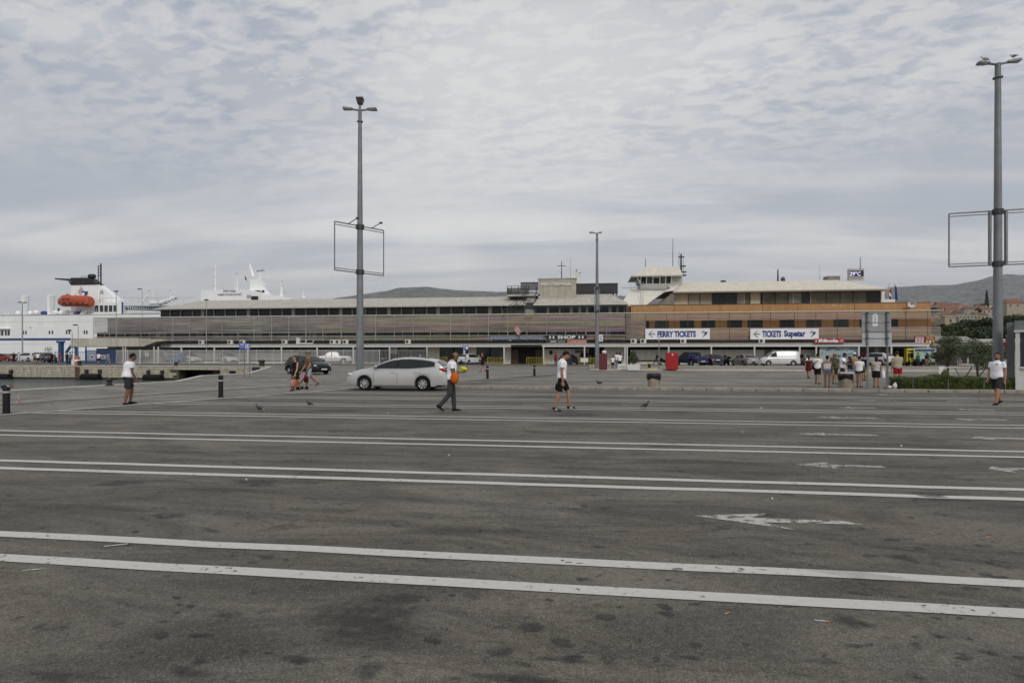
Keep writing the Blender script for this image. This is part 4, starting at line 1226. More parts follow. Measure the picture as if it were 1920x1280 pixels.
# ------------------------------------------------------------------ fences along the quay
M('fence_white', (.62, .62, .6), .5, var=.1); M('fence_blue', (.02, .07, .2), .5, var=.15); M('fence_yellow', (.5, .4, .03), .5, var=.12)
def fence(x0, x1, yw, h, label, mat, pitch=.16, panel_w=2.6, group=None, name='railing_fence'):
    a, b = WX(x0, yw), WX(x1, yw)
    t = thing(name, label, 'fence', ((a + b) / 2, yw, 0), group=group)
    n = max(1, round((b - a) / panel_w)); w_ = (b - a) / n
    for i in range(n + 1):
        MB().box((a + i * w_ - .04, yw - .04, 0), (a + i * w_ + .04, yw + .04, h + .06)).build('post', mat, t, world=True)
    for i in range(n):
        p, q = a + i * w_ + .042, a + (i + 1) * w_ - .042
        MB().box((p, yw - .02, h - .06), (q, yw + .02, h)).build('rail', mat, t, world=True)
        MB().box((p, yw - .02, .1), (q, yw + .02, .16)).build('rail', mat, t, world=True)
        mb = MB(); k = int((q - p) / pitch)
        for j in range(1, k):
            x = p + (q - p) * j / k
            mb.box((x - .02, yw - .016, .161), (x + .02, yw + .016, h - .061))
        o = mb.build('bars', mat, t, world=True); o['kind'] = 'stuff'
    return t
fence(264, 712, 76.6, 2.0, 'long white railing fence on the quay in front of the terminal', 'fence_white')
fence(712, 800, 77.6, 2.0, 'short dark railing fence behind the silver car and lamp pole', 'mullion', .2)
fence(103, 160, 73.0, 1.75, 'blue railing gate at the end of the quay', 'fence_blue', .3)
fence(160, 216, 74.0, 2.0, 'blue fence panels with white notices beside the gate', 'fence_blue', .1)
fence(216, 262, 75.4, 2.0, 'grey railing fence under the footbridge', 'fence_white')
for x, nm in ((173, 'left'), (194, 'right')):
    p = Wp(x, 668, 73.9)
    t = thing('notice', 'small white framed notice on the blue fence panels', 'notice', (p.x, 73.9, p.z - .35), group='notices on the blue fence')
    MB().box((-.35, -.04, 0), (.35, -.01, .55)).build('frame', 'white_paint', t); MB().box((-.27, -.05, .08), (.27, -.042, .47)).build('sheet', 'sign_grey', t)
p = Wp(275, 664, 76.4)
t = thing('notice', 'plain pale notice hung on the white railing fence', 'notice', (p.x, 76.5, p.z - .4)); MB().box((-.37, -.04, 0), (.37, -.015, .9)).build('sheet', 'fascia', t); MB().box((-.3, -.05, .7), (.3, -.041, .8)).build('heading', 'sign_grey', t)
# tall blue gantry beside the gate
p = Wp(128, 684, 86); p.z = 0
t = thing('blue_gantry', 'blue steel gantry with slanting legs beside the ferry', 'gantry', p)
def zg(y): return WZ(y, 125, 86)
def xg(x): return WX(x, 86) - p.x
MB().box((xg(112), -.3, 0), (xg(117), .3, zg(641))).build('column', 'fence_blue', t); MB().box((xg(108.5), -.35, zg(642.5)), (xg(119), .35, zg(639))).build('cap', 'fence_blue', t)
MB().beam((xg(124), 0, zg(661)), (xg(134), 0, zg(647)), .3, .3).build('leg', 'fence_blue', t); MB().beam((xg(146), 0, 0), (xg(142), 0, zg(648)), .3, .4).build('leg', 'fence_blue', t); MB().beam((xg(130), 0, zg(651)), (xg(144), 0, zg(650)), .25, .25).build('brace', 'fence_blue', t)
# ------------------------------------------------------------------ ferry moored behind the terminal
M('ship_white', (.86, .87, .87), .4, var=.05, vs=.3, streak=.1); M('ship_blue', (.02, .045, .2), .4); M('ship_black', (.016, .016, .018), .5); M('ship_grey', (.38, .39, .4), .5)
M('cab_maroon2', (.2, .03, .01), .5); M('lifeboat_orange', (.4, .06, .015), .4, var=.15, vs=1.5); M('ship_window', (.03, .035, .04), .1)
YF_ = 116.0
def SX(x, yw=YF_): return WX(x, yw)
def SZ(y, x=150, yw=YF_): return WZ(y, x, yw)
ship = thing('ferry', 'white car ferry with blue band and black topped funnel moored behind the terminal', 'ship', (SX(200), YF_ + 8, -1.6))
def S(mb, name, mat, par=None, **k): return mb.build(name, mat, par or ship, world=True, **k)
zd = SZ(590)
hl = [(SX(-330), -1.7), (SX(300), -1.7), (SX(560), -1.7), (SX(620), zd - 2), (SX(600), zd), (SX(-330), zd)]
S(MB().prism(hl, 16, 'y', YF_), 'hull', 'ship_white')
S(MB().box((SX(-330), YF_ - .12, SZ(637.2)), (SX(133), YF_ - .01, SZ(633.6))), 'blue_band', 'ship_blue')
S(MB().box((SX(-330), YF_ - .1, zd), (SX(300), YF_ + .2, zd + .12)), 'deck_edge', 'ship_grey')
for x in (44, 49, 93, 98.5, 125, 130, 158.5, 163):
    S(MB().box((SX(x - 1.2), YF_ - .06, SZ(626)), (SX(x + 1.2), YF_ - .01, SZ(619.5))), 'window', 'ship_window')
for x in (2, 14):
    f = S(MB().box((SX(x - 4.5), YF_ - .06, SZ(628)), (SX(x + 4.5), YF_ - .01, SZ(618.5))), 'window', 'ship_window')
    S(MB().box((SX(x) - .08, YF_ - .09, SZ(628)), (SX(x) + .08, YF_ - .061, SZ(618.5))), 'window_frame', 'ship_white', f)
S(MB().box((SX(-30), YF_ - .5, SZ(616)), (SX(20), YF_ + .1, SZ(614.5))), 'awning', 'ship_white')
S(MB().tube([(SX(57.5), YF_ - .05, SZ(613.5)), (SX(57.5), YF_ - .02, SZ(613.5))], .2, 8), 'hawse', 'ship_grey')
# welded plate seams
for y in (603, 645):
    S(MB().box((SX(-330), YF_ - .02, SZ(y)), (SX(170), YF_ - .004, SZ(y) + .05)), 'plate_seam', 'ship_grey')
# passenger house with the square windows
zh2 = SZ(566, 200)
S(MB().prism([(SX(172), zd), (SX(225), zd), (SX(225), zh2), (SX(182), zh2), (SX(178), SZ(575)), (SX(176), SZ(585))], 1.3, 'y', YF_ + .6), 'deckhouse', 'ship_white')
for x in (181, 190, 198.5, 207, 215.5):
    f = S(MB().box((SX(x - 3, YF_ + .5), YF_ + .52, SZ(583.5, 200)), (SX(x + 3, YF_ + .5), YF_ + .59, SZ(572, 200))), 'window', 'ship_window')
    S(MB().box((SX(x - 3.5, YF_ + .5), YF_ + .5, SZ(584.2, 200)), (SX(x + 3.5, YF_ + .5), YF_ + .56, SZ(583.5, 200))), 'window_sill', 'ship_grey', f)
S(MB().box((SX(224.5), YF_ + .5, zd), (SX(226), YF_ + .7, zh2)), 'corner_post', 'ship_blue')
S(MB().box((SX(226), YF_ + 3, zd - .5), (SX(330), YF_ + 12, SZ(585, 270))), 'lower_house', 'ship_white')
S(MB().box((SX(226), YF_ + 1, SZ(573.5, 270)), (SX(300), YF_ + 12, SZ(571.5, 270))), 'upper_deck', 'ship_grey')
for i in range(16):
    x = 230 + i * 4.2
    S(MB().beam((SX(x), YF_ + 1.2, SZ(574, 260)), (SX(x + 1), YF_ + 1.2, SZ(580.5, 260)), .1, .14), 'deck_frame', 'dark_metal')
S(MB().beam((SX(227), YF_ + 1.2, SZ(578, 260)), (SX(296), YF_ + 1.2, SZ(582, 260)), .1, .2), 'deck_beam', 'dark_metal')
S(MB().tube([(SX(183), YF_ + 1, SZ(558)), (SX(360), YF_ + 1, SZ(558, 270))], .04, 5), 'railing_rail', 'ship_grey')
for i in range(10):
    x = 186 + i * 17
    S(MB().tube([(SX(x), YF_ + 1, SZ(566, x)), (SX(x), YF_ + 1, SZ(558, x))], .03, 5), 'railing_post', 'ship_grey')
# funnel with black top, spout, ladder mast, slanted strut
zf0, zf1 = SZ(516.5, 150), SZ(532)
fx0, fx1, fx2 = SX(118.5), SX(170), SX(180)
fn = S(MB().prism([(fx0, zd), (SX(212), zd), (SX(207), SZ(561)), (SX(170), zf1), (fx0, zf1)], 1.7, 'y', YF_ + 2), 'funnel', 'ship_white')
S(MB().prism([(fx0 - .05, zf1), (SX(170), zf1), (SX(153), SZ(518.5)), (fx0 - .05, SZ(518))], 1.9, 'y', YF_ + 1.9), 'funnel_top', 'ship_black', fn)
S(MB().tube([(SX(119), YF_ + 2.6, SZ(522)), (SX(84), YF_ + 2.6, SZ(518.5))], [.3, .16], 8), 'exhaust_spout', 'ship_black', fn)
S(MB().tube([(SX(110), YF_ + 2.6, SZ(524)), (SX(118), YF_ + 2.6, SZ(535))], .15, 6), 'spout_brace', 'ship_black', fn)
for x in (150, 155):
    S(MB().ball((SX(x), YF_ + 2.8, SZ(515)), (.55, .7, .55)), 'exhaust_pipe', 'ship_black', fn)
for x, r_ in ((166, .1), (171, .16)):
    S(MB().tube([(SX(x), YF_ + 2.6, SZ(533)), (SX(x), YF_ + 2.6, SZ(495 if x < 170 else 491))], r_, 6), 'mast', 'ship_black')
for y in (496, 502, 508, 514):
    S(MB().tube([(SX(166), YF_ + 2.6, SZ(y)), (SX(171), YF_ + 2.6, SZ(y))], .09, 6), 'mast_rung', 'ship_black')
for a, b in (((131, 518), (131, 514.5)), ((140, 518), (140, 514.5)), ((131, 514.5), (140, 514.5)), ((145, 518), (145, 515))):
    S(MB().tube([(SX(a[0]), YF_ + 3, SZ(a[1])), (SX(b[0]), YF_ + 3, SZ(b[1]))], .05, 5), 'rail', 'ship_black')
def SP(pts, mt, nm='emblem', y=YF_ + 1.99):
    S(MB().prism([(SX(a), SZ(b)) for a, b in pts], -.06, 'y', y), nm, mt)
M('emblem_pale', (.5, .42, .42), .5)
SP([(131, 545), (138, 534.5), (143, 543), (136, 552)], 'emblem_pale')
SP([(137, 544), (149, 544.5), (151.5, 545), (150, 550), (144, 555), (146, 547)], 'ship_blue', y=YF_ + 1.9)
SP([(174, 543), (180, 543), (180, 551), (174, 549)], 'ship_grey')
# davits, rafts and deck clutter
for x in (33.5, 82):
    S(MB().beam((SX(x), YF_ + 1.5, zd), (SX(x - 1), YF_ + 1.5, SZ(552)), .6, .7), 'davit', 'ship_white')
    S(MB().beam((SX(x - 1.5), YF_ + 1.5, SZ(551)), (SX(x + 9), YF_ + 1.5, SZ(551)), .2, .25), 'davit_arm', 'ship_white')
    S(MB().tube([(SX(x + 8.5), YF_ + 1.5, SZ(551)), (SX(x + 7.5), YF_ + 1.5, zd)], .07, 5), 'davit_fall', 'ship_grey')
for x, y, rx, m_ in ((23, 585, 5, 'ship_white'), (46, 585, 4, 'ship_white'), (57, 584, 6, 'ship_white'), (72.5, 585.5, 7.5, 'ship_blue'), (94, 584.5, 6, 'ship_white'), (104, 585, 5, 'ship_white'), (116, 584, 6, 'ship_white')):
    S(MB().ball((SX(x), YF_ + 1.4, SZ(y)), (rx * .123, .6, .55)), 'raft', m_, smooth=True)
    S(MB().box((SX(x) - rx * .09, YF_ + 1.2, zd), (SX(x) + rx * .09, YF_ + 1.6, SZ(y) - .3)), 'raft_cradle', 'ship_grey')
for x, y0 in ((98, 576), (133, 574), (137, 574), (155, 577)):
    S(MB().tube([(SX(x), YF_ + 1.6, zd), (SX(x), YF_ + 1.6, SZ(y0))], .2, 6), 'vent_post', 'ship_white' if x != 98 else 'ship_black')
for a, b, m_ in (((126, 589), (134, 582), 'ship_white'), ((135, 589), (146, 583), 'ship_blue'), ((146, 589), (153, 582), 'ship_white')):
    S(MB().prism([(SX(a[0]), SZ(a[1])), (SX(a[0] + 7), SZ(a[1])), (SX(b[0] + 2), SZ(b[1])), (SX(b[0] - 2), SZ(b[1]))], .8, 'y', YF_ + .4), 'locker', m_)
S(MB().tube([(SX(11 + 3 * math.cos(k * .55)), YF_ + .3, SZ(586.5) + .32 * math.sin(k * .55)) for k in range(12)], .08, 6), 'lifebuoy', 'ship_white')
S(MB().prism([(SX(160), zd), (SX(176), zd), (SX(178), SZ(576)), (SX(176), SZ(585))], .4, 'y', YF_ + .5), 'bulwark', 'ship_white')
# white canisters on the far deck
for k, (x, y) in enumerate(((274, 566), (281, 566), (292, 565.5), (299, 563.5), (306, 561), (312, 558.5))):
    S(MB().tube([(SX(x - 3.5), YF_ + 2, SZ(y, 290)), (SX(x + 3.5), YF_ + 2, SZ(y - (0 if k < 2 else 1.3), 290))], .38, 10), 'raft_canister', 'ship_white', smooth=40)
S(MB().beam((SX(268), YF_ + 2, SZ(569, 280)), (SX(300), YF_ + 2, SZ(568, 280)), .7, .2), 'canister_rack', 'ship_grey')
S(MB().beam((SX(286), YF_ + 2.2, SZ(570, 280)), (SX(317), YF_ + 2.2, SZ(558, 290)), .5, .25), 'canister_rack', 'dark_metal')
S(MB().beam((SX(246), YF_ + 3, SZ(567, 260)), (SX(256), YF_ + 3, SZ(552, 260)), .3, .3), 'davit', 'ship_white')
# wheelhouse block with the name
zw = SZ(541, 430)
S(MB().prism([(SX(371), SZ(566, 430)), (SX(520), SZ(566, 430)), (SX(540), SZ(558, 480)), (SX(482), SZ(549, 480)), (SX(455), zw), (SX(371), zw)], 4, 'y', YF_ + 2), 'wheelhouse', 'ship_white')
S(MB().box((SX(363), YF_ + 2.4, SZ(566, 370)), (SX(371), YF_ + 9, SZ(541, 370))), 'screen_bulkhead', 'ship_white')
lettering('PETAR', SX(408.5), SX(432), SZ(546, 430), SZ(541.9, 430), YF_ + 2, 'ship_black', ship, bold=.0, thick=.06)
lettering('HEKTOROVIĆ', SX(397.5), SX(443), SZ(552.3, 430), SZ(547.4, 430), YF_ + 2, 'ship_black', ship, bold=.0, thick=.06)
S(MB().box((SX(453), YF_ + 1.9, SZ(557, 455)), (SX(461), YF_ + 1.99, SZ(551, 455))), 'grille', 'ship_grey')
S(MB().box((SX(465), YF_ + 1.2, SZ(561, 470)), (SX(475), YF_ + 1.9, SZ(554, 470))), 'locker', 'ship_black')
S(MB().prism([(SX(448), zw), (SX(471), zw), (SX(464), SZ(519, 455)), (SX(449), SZ(519, 455))], 2, 'y', YF_ + 4), 'radar_mast', 'ship_white')
S(MB().prism([(SX(463), SZ(530, 460)), (SX(466), SZ(528, 460)), (SX(485), SZ(552, 480)), (SX(476), SZ(552, 480))], 1.5, 'y', YF_ + 4.1), 'mast_stay', 'ship_white')
S(MB().tube([(SX(450), YF_ + 5, SZ(519)), (SX(443), YF_ + 5, SZ(489, 440))], [.4, .2], 6), 'pole_mast', 'ship_white')
S(MB().tube([(SX(439), YF_ + 5, SZ(487, 440)), (SX(446), YF_ + 5, SZ(487, 440))], .12, 6), 'yard', 'ship_white')
S(MB().tube([(SX(432), YF_ + 5, SZ(504, 440)), (SX(448), YF_ + 5, SZ(505, 440))], .08, 6), 'yard', 'ship_white')
S(MB().tube([(SX(463), YF_ + 5, SZ(519, 460)), (SX(463), YF_ + 5, SZ(502, 460))], .2, 6), 'scanner_post', 'ship_white')
S(MB().beam((SX(457), YF_ + 5, SZ(502.5, 460)), (SX(471), YF_ + 5, SZ(500.5, 460)), .4, .3), 'radar_scanner', 'ship_grey')
S(MB().tube([(SX(464), YF_ + 5, SZ(514, 470)), (SX(484), YF_ + 5, SZ(514.5, 470))], .08, 5), 'yard', 'ship_white')
S(MB().tube([(SX(464), YF_ + 5, SZ(527, 470)), (SX(479), YF_ + 5, SZ(527, 470))], .08, 5), 'yard', 'ship_white')
S(MB().ball((SX(479), YF_ + 3, SZ(543.5, 480)), .32), 'searchlight', 'ship_black')
for x, y0, yb, r_ in ((387, 490, 560, .12), (429.5, 509, 541, .09), (425, 524, 541, .06), (514, 522, 557, .22), (555, 541, 558, .08), (268, 540, 570, .05), (301.5, 541, 565, .05)):
    S(MB().tube([(SX(x), YF_ + 3, SZ(yb, x)), (SX(x), YF_ + 3, SZ(y0, x))], [r_ * 1.6, r_ * 1.2], 6), 'mast', 'ship_white')
for x, y in ((386, 501.5), (386, 517), (386, 533), (429.5, 509.5), (403.5, 537), (515.5, 524), (516, 532), (520.5, 546), (530, 554.5), (301.5, 541.5), (262, 542)):
    S(MB().ball((SX(x), YF_ + 2.8, SZ(y, x)), .15, 8, 5), 'mast_lamp', 'ship_grey')
S(MB().ball((SX(557.5), YF_ + 3, SZ(555, 557)), .32, 8, 6), 'radome', 'ship_white')
S(MB().tube([(SX(514), YF_ + 3, SZ(548, 514)), (SX(506), YF_ + 3, SZ(557, 506))], .05, 5), 'mast_stay', 'ship_white')
mb = MB(); a = Vector((SX(439), YF_ + 4, SZ(512, 440)))
mb.add([a, a + Vector((.35, 0, -.5)), a + Vector((.45, .05, -1.3)), a + Vector((-.02, 0, -.8))], [(0, 1, 2, 3)]); S(mb, 'house_flag', 'sign_maroon')
# orange rescue boat hanging from the ferry's side
rb = thing('rescue_boat', 'enclosed orange rescue boat slung beside the ferry funnel', 'boat', (SX(146), YF_ - .6, SZ(574)))
prof = [(116, 565, 3), (118, 565, 6), (122, 565, 8.2), (130, 564.5, 9.2), (145, 564.5, 9), (160, 565, 9), (170, 566, 9.2), (174, 566.5, 8.6), (175.5, 567, 7.5)]
mb = MB(); n = 12; rings = []
for x, y, r_ in prof:
    k = r_ / 8.15
    for j in range(n):
        a = 2 * math.pi * j / n
        mb.v.append(Vector((SX(x), YF_ - .6 + k * 1.05 * math.cos(a), SZ(y) + k * 1.15 * math.sin(a))))
for i in range(len(prof) - 1):
    for j in range(n):
        a, b = i * n + j, i * n + (j + 1) % n
        mb.f.append((a, b, b + n, a + n))
mb.f += [tuple(range(n)), tuple(range((len(prof) - 1) * n, len(prof) * n))]
mb.build('hull', 'lifeboat_orange', rb, world=True, smooth=50)
MB().prism([(SX(124), SZ(570.5)), (SX(171), SZ(572)), (SX(170), SZ(575)), (SX(128), SZ(574.5))], .9, 'y', YF_ - 1.1).build('keel', 'lifeboat_orange', rb, world=True)
MB().tube([(SX(128), YF_ - .9, SZ(556)), (SX(133), YF_ - .9, SZ(551.5)), (SX(141), YF_ - .9, SZ(555.5))], .1, 6).build('rail', 'lifeboat_orange', rb, world=True)
MB().tube([(SX(128), YF_ + 1, SZ(556)), (SX(127), YF_ + 2, SZ(545))], .1, 6).build('fall', 'ship_white', rb, world=True)
MB().tube([(SX(178), YF_ + 1, SZ(562)), (SX(170), YF_ + 2, SZ(543))], .1, 6).build('fall', 'ship_white', rb, world=True)
for q in (568.5, 571): MB().tube([(SX(121), YF_ - 1.72, SZ(q)), (SX(150), YF_ - 1.76, SZ(q + .3)), (SX(173), YF_ - 1.7, SZ(q + .8))], .05, 5).build('rubbing_strake', 'cab_maroon2', rb, world=True)
for q in (124, 136, 148, 160, 170): MB().tube([(SX(q), YF_ - 1.7, SZ(568)), (SX(q + 3), YF_ - 1.72, SZ(570.5)), (SX(q + 6), YF_ - 1.7, SZ(568))], .03, 5).build('grab_line', 'ship_white', rb, world=True)
MB().ball((SX(128), YF_ - .6, SZ(556.5)), (1.1, .7, .45), 12, 8).build('helm_cupola', 'lifeboat_orange', rb, world=True, smooth=True)
MB().box((SX(129), YF_ - 1.85, SZ(563)), (SX(134), YF_ - 1.6, SZ(560.5))).build('window', 'ship_window', rb, world=True)
MB().box((SX(137), YF_ - 1.85, SZ(563)), (SX(142), YF_ - 1.6, SZ(560.5))).build('window', 'ship_window', rb, world=True)
# ------------------------------------------------------------------ quay lamps on the left
def quay_lamp(x, yb, yt, yw, label, heads, r=.06):
    p = Wp(x, yb, yw); p.z = 0
    t = thing('quay_lamp', label, 'street lamp', p)
    q = Wp(x, yt, yw)
    MB().tube([p, q], [r, r * .7], 8).build('pole', 'mullion', t, world=True)
    for hx, hy in heads:
        h = Wp(hx, hy, yw)
        MB().tube([q, h], r * .5, 6).build('arm', 'mullion', t, world=True)
        MB().ball(h, (.42, .2, .11)).build('lamp_head', 'dark_metal', t, world=True)
quay_lamp(42, 672, 567, 92, 'tall double armed lamp on the quay before the ferry side', ((37.5, 566.5), (47, 567)), .13)
quay_lamp(146.5, 681, 609, 76, 'single lamp with a square head rising over the footbridge', ((141, 609),), .06)
quay_lamp(135.5, 650, 624, 77, 'bent arm lamp left of the square headed lamp', ((130, 619),), .06)
quay_lamp(218, 640, 546, 80, 'slender flagstaff lamp above the screens near the footbridge', ((218, 546),), .06)
quay_lamp(266.5, 590, 541, 92, 'whip lamp on the ferry side deck behind the terminal', ((261.5, 542),), .06)
quay_lamp(387, 645, 566, 79, 'thin mast lamp in front of the grey louvres', ((387, 562),), .05)
# ------------------------------------------------------------------ distant mountains
def mountain_mat():
    m = bpy.data.materials.new('mountain'); m.use_nodes = True; MATS['mountain'] = m
    t = m.node_tree; b = t.nodes['Principled BSDF']; b.inputs['Roughness'].default_value = .95
    c = t.nodes.new('ShaderNodeTexCoord')
    n = t.nodes.new('ShaderNodeTexNoise'); n.inputs['Scale'].default_value = .018; n.inputs['Detail'].default_value = 10; n.inputs['Roughness'].default_value = .78
    t.links.new(c.outputs['Object'], n.inputs['Vector'])
    cr = t.nodes.new('ShaderNodeValToRGB'); e = cr.color_ramp.elements
    e[0].position = .38; e[0].color = (.03, .036, .032, 1); e[1].position = .62; e[1].color = (.19, .18, .175, 1)
    t.links.new(n.outputs['Fac'], cr.inputs[0]); t.links.new(cr.outputs[0], b.inputs['Base Color'])
mountain_mat()
def mountain(label_name, prof, D, depth, seed):
    """ridge whose crest is surveyed from the photograph, at D metres"""
    xs = [p[0] for p in prof]
    n = 120; m_ = 26
    vs = []
    for i in range(n + 1):
        x = xs[0] + (xs[-1] - xs[0]) * i / n
        for k in range(len(prof) - 1):
            if prof[k][0] <= x <= prof[k + 1][0]:
                f = (x - prof[k][0]) / (prof[k + 1][0] - prof[k][0]); f = f * f * (3 - 2 * f) * .5 + f * .5
                y = prof[k][1] + (prof[k + 1][1] - prof[k][1]) * f
                break
        base = CW((x - 960) / FPX * D, D)
        Hc = CH + (HOR - y) / FPX * D
        out_ = base.normalized()
        for j in range(m_ + 1):
            s = j / m_
            q = base + out_ * (s - .55) * depth
            prof_h = (s / .55) ** .8 if s < .55 else max(0, 1 - (s - .55) / .45 * .8)
            nz_ = mnoise.fractal(Vector((q.x * .0012 + seed, q.y * .0012, 0)), 1.0, 2.0, 6) * .16 + mnoise.fractal(Vector((q.x * .006, q.y * .006, seed)), 1.0, 2.0, 4) * .05
            h = Hc * (prof_h * (1 + nz_ * (1 - prof_h) * 1.6) + nz_ * .05)
            vs.append((q.x, q.y, max(-5, h)))
    fs = [(i * (m_ + 1) + j, (i + 1) * (m_ + 1) + j, (i + 1) * (m_ + 1) + j + 1, i * (m_ + 1) + j + 1) for i in range(n) for j in range(m_)]
    return struct(MB().add(vs, fs).build('mountain', 'mountain', smooth='all', recalc=False))
mountain('a', [(560, 575), (640, 556), (690, 549), (720, 545), (750, 538), (780, 537), (800, 536), (830, 540), (860, 543), (900, 545), (940, 546), (1000, 545), (1060, 548), (1150, 552), (1250, 560)], 5200, 2600, 3.1)
mountain('b', [(1380, 575), (1500, 556), (1600, 543), (1680, 537), (1730, 533), (1790, 531), (1830, 524), (1862, 515), (1890, 512), (1920, 513.5), (1980, 516), (2060, 524), (2200, 520), (2400, 530)], 5600, 3000, 8.7)
# ------------------------------------------------------------------ wooded hill and the old town
M('hill_soil', (.07, .075, .05), .95, var=.3, vs=.2)
def hill_z(d, xc):
    """height of the town hill at camera-forward distance d"""
    f = max(0, min(1, (d - 150) / 430)); k = max(0, min(1, (xc - 60) / 60))
    return -.5 + 37 * f ** .9 * k
vs = []; n1, n2 = 40, 40
for i in range(n1 + 1):
    for j in range(n2 + 1):
        d = 130 + 700 * i / n1; xc = (.28 + .95 * j / n2) * d
        p = CW(xc, d); vs.append((p.x, p.y, hill_z(d, xc) - (d - 600) * .04 if d > 600 else hill_z(d, xc)))
MB().add(vs, [(i * (n2 + 1) + j, (i + 1) * (n2 + 1) + j, (i + 1) * (n2 + 1) + j + 1, i * (n2 + 1) + j + 1) for i in range(n1) for j in range(n2)])
hill = struct(MB().add(vs, [(i * (n2 + 1) + j, (i + 1) * (n2 + 1) + j, (i + 1) * (n2 + 1) + j + 1, i * (n2 + 1) + j + 1) for i in range(n1) for j in range(n2)]).build('hill', 'hill_soil', smooth='all'))
M('tile_red', (.19, .085, .055), .9, var=.4, vs=1.2); M('tile_brown', (.14, .08, .055), .9, var=.4, vs=1.2); M('tile_pale', (.22, .125, .09), .9, var=.4, vs=1.2)
M('house_cream', (.33, .29, .22), .9, var=.2, vs=.6); M('house_white', (.42, .4, .36), .9, var=.2, vs=.6); M('house_grey', (.3, .29, .27), .9, var=.15, vs=.3); M('house_ochre', (.4, .28, .15), .9, var=.1, vs=.3); M('pane', (.03, .033, .036), .15)
def house(x, y, D, wpx, hpx, rpx, wall, roof, kind, label, rz=0.0, nwin=2, shutters=False):
    """x: middle, y: eave row, wpx/hpx: width and wall height in photograph pixels at D metres"""
    k = D / FPX
    c = CW((x - 960) * k, D); ze = CH + (HOR - y) * k
    W_, Hh, Rr = wpx * k, hpx * k, rpx * k
    z0 = ze - Hh - 4
    t = thing('town_house', label, 'house', (c.x, c.y, z0), TH + rz)
    Dp = max(6, W_ * .7)
    zt_ = ze - z0
    MB().box((-W_ / 2, 0, 0), (W_ / 2, Dp, zt_)).build('wall', wall, t)
    o = .35
    if kind == 'gable':
        rf = MB().add([(-W_ / 2 - o, -o, zt_ - .1), (W_ / 2 + o, -o, zt_ - .1), (W_ / 2 + o, Dp / 2, zt_ + Rr), (-W_ / 2 - o, Dp / 2, zt_ + Rr), (-W_ / 2 - o, Dp + o, zt_ - .1), (W_ / 2 + o, Dp + o, zt_ - .1)], [(0, 1, 2, 3), (3, 2, 5, 4), (0, 3, 4), (1, 5, 2), (0, 4, 5, 1)]).build('roof', roof, t)
    elif kind == 'hip':
        e = min(W_ * .3, Dp * .45)
        rf = MB().add([(-W_ / 2 - o, -o, zt_ - .1), (W_ / 2 + o, -o, zt_ - .1), (W_ / 2 + o, Dp + o, zt_ - .1), (-W_ / 2 - o, Dp + o, zt_ - .1), (-W_ / 2 + e, Dp / 2, zt_ + Rr), (W_ / 2 - e, Dp / 2, zt_ + Rr)], [(0, 1, 5, 4), (1, 2, 5), (2, 3, 4, 5), (3, 0, 4), (0, 3, 2, 1)]).build('roof', roof, t)
    else:
        rf = MB().box((-W_ / 2 - .2, -.2, zt_), (W_ / 2 + .2, Dp + .2, zt_ + Rr)).build('roof', roof, t)
    if kind != 'flat' and W_ > 6:
        MB().box((W_ * .2, Dp * .4, zt_ + Rr * .4), (W_ * .2 + .7, Dp * .4 + .7, zt_ + Rr + .8)).build('chimney', wall, rf)
    rows = max(1, int(Hh / 3.2))
    for r_ in range(rows):
        for i in range(nwin):
            wx = -W_ / 2 + W_ * (i + .5) / nwin; wz = zt_ - 1.0 - r_ * 3.0
            f = MB().box((wx - .5, -.06, wz - 1.3), (wx + .5, -.01, wz)).build('window', 'pane', t)
            if shutters:
                MB().box((wx - .9, -.1, wz - 1.35), (wx - .52, -.02, wz + .05)).build('shutter', 'house_white', f); MB().box((wx + .52, -.1, wz - 1.35), (wx + .9, -.02, wz + .05)).build('shutter', 'house_white', f)
    return t
house(1783, 573.5, 520, 34, 6, 6, 'house_grey', 'tile_brown', 'hip', 'far pale house with low brown hip roof behind the orange parapet', nwin=4)
house(1757, 577, 420, 26, 5, 6, 'house_cream', 'tile_red', 'gable', 'cream house with red gable roof next to the orange parapet end')
house(1787, 580, 430, 26, 6, 8, 'house_cream', 'tile_red', 'gable', 'house with bright red gable roof and cream wall in the town', nwin=3)
house(1808, 574, 500, 20, 5, 5, 'house_white', 'tile_pale', 'hip', 'small white house with pale tiled hip roof high in the town')
house(1824, 579, 440, 30, 8, 6, 'house_cream', 'tile_brown', 'hip', 'wide house with brown hip roof above the balconied flats', nwin=4)
house(1812, 590, 330, 42, 7, 1, 'house_grey', 'house_cream', 'flat', 'low grey flats with balcony strip above the trees', nwin=6)
house(1820, 584, 360, 26, 6, 1.5, 'house_cream', 'house_cream', 'flat', 'flat roofed pale block with open loggia in the town', nwin=3)
house(1850, 580, 400, 18, 9, 6, 'house_white', 'tile_red', 'gable', 'white house with red gable roof beside the lamp pole')
house(1858, 571, 470, 20, 8, 3, 'house_white', 'tile_brown', 'gable', 'narrow white house below the cypress')
house(1838, 573, 560, 16, 4, 4, 'house_cream', 'tile_brown', 'hip', 'tiny far house with brown roof left of the cypress')
house(1770, 570, 600, 20, 3, 4, 'house_grey', 'tile_red', 'gable', 'tiny far house with red roof on the skyline of the town')
house(1796, 570.5, 620, 16, 3, 3, 'house_grey', 'tile_brown', 'gable', 'tiny far brown roofed house on the skyline of the town')
house(1777, 589, 300, 22, 14, 7, 'house_cream', 'tile_red', 'hip', 'cream house with a steep red roof above the wooded slope', nwin=3)
house(1755, 605, 260, 36, 18, 12, 'house_ochre', 'tile_red', 'hip', 'house with broad red roof seen through the end of the louvres', nwin=3)
house(1782, 594, 250, 20, 16, 2, 'house_cream', 'house_cream', 'flat', 'tall pale house wall with one shuttered window above the trees', nwin=1, shutters=True)
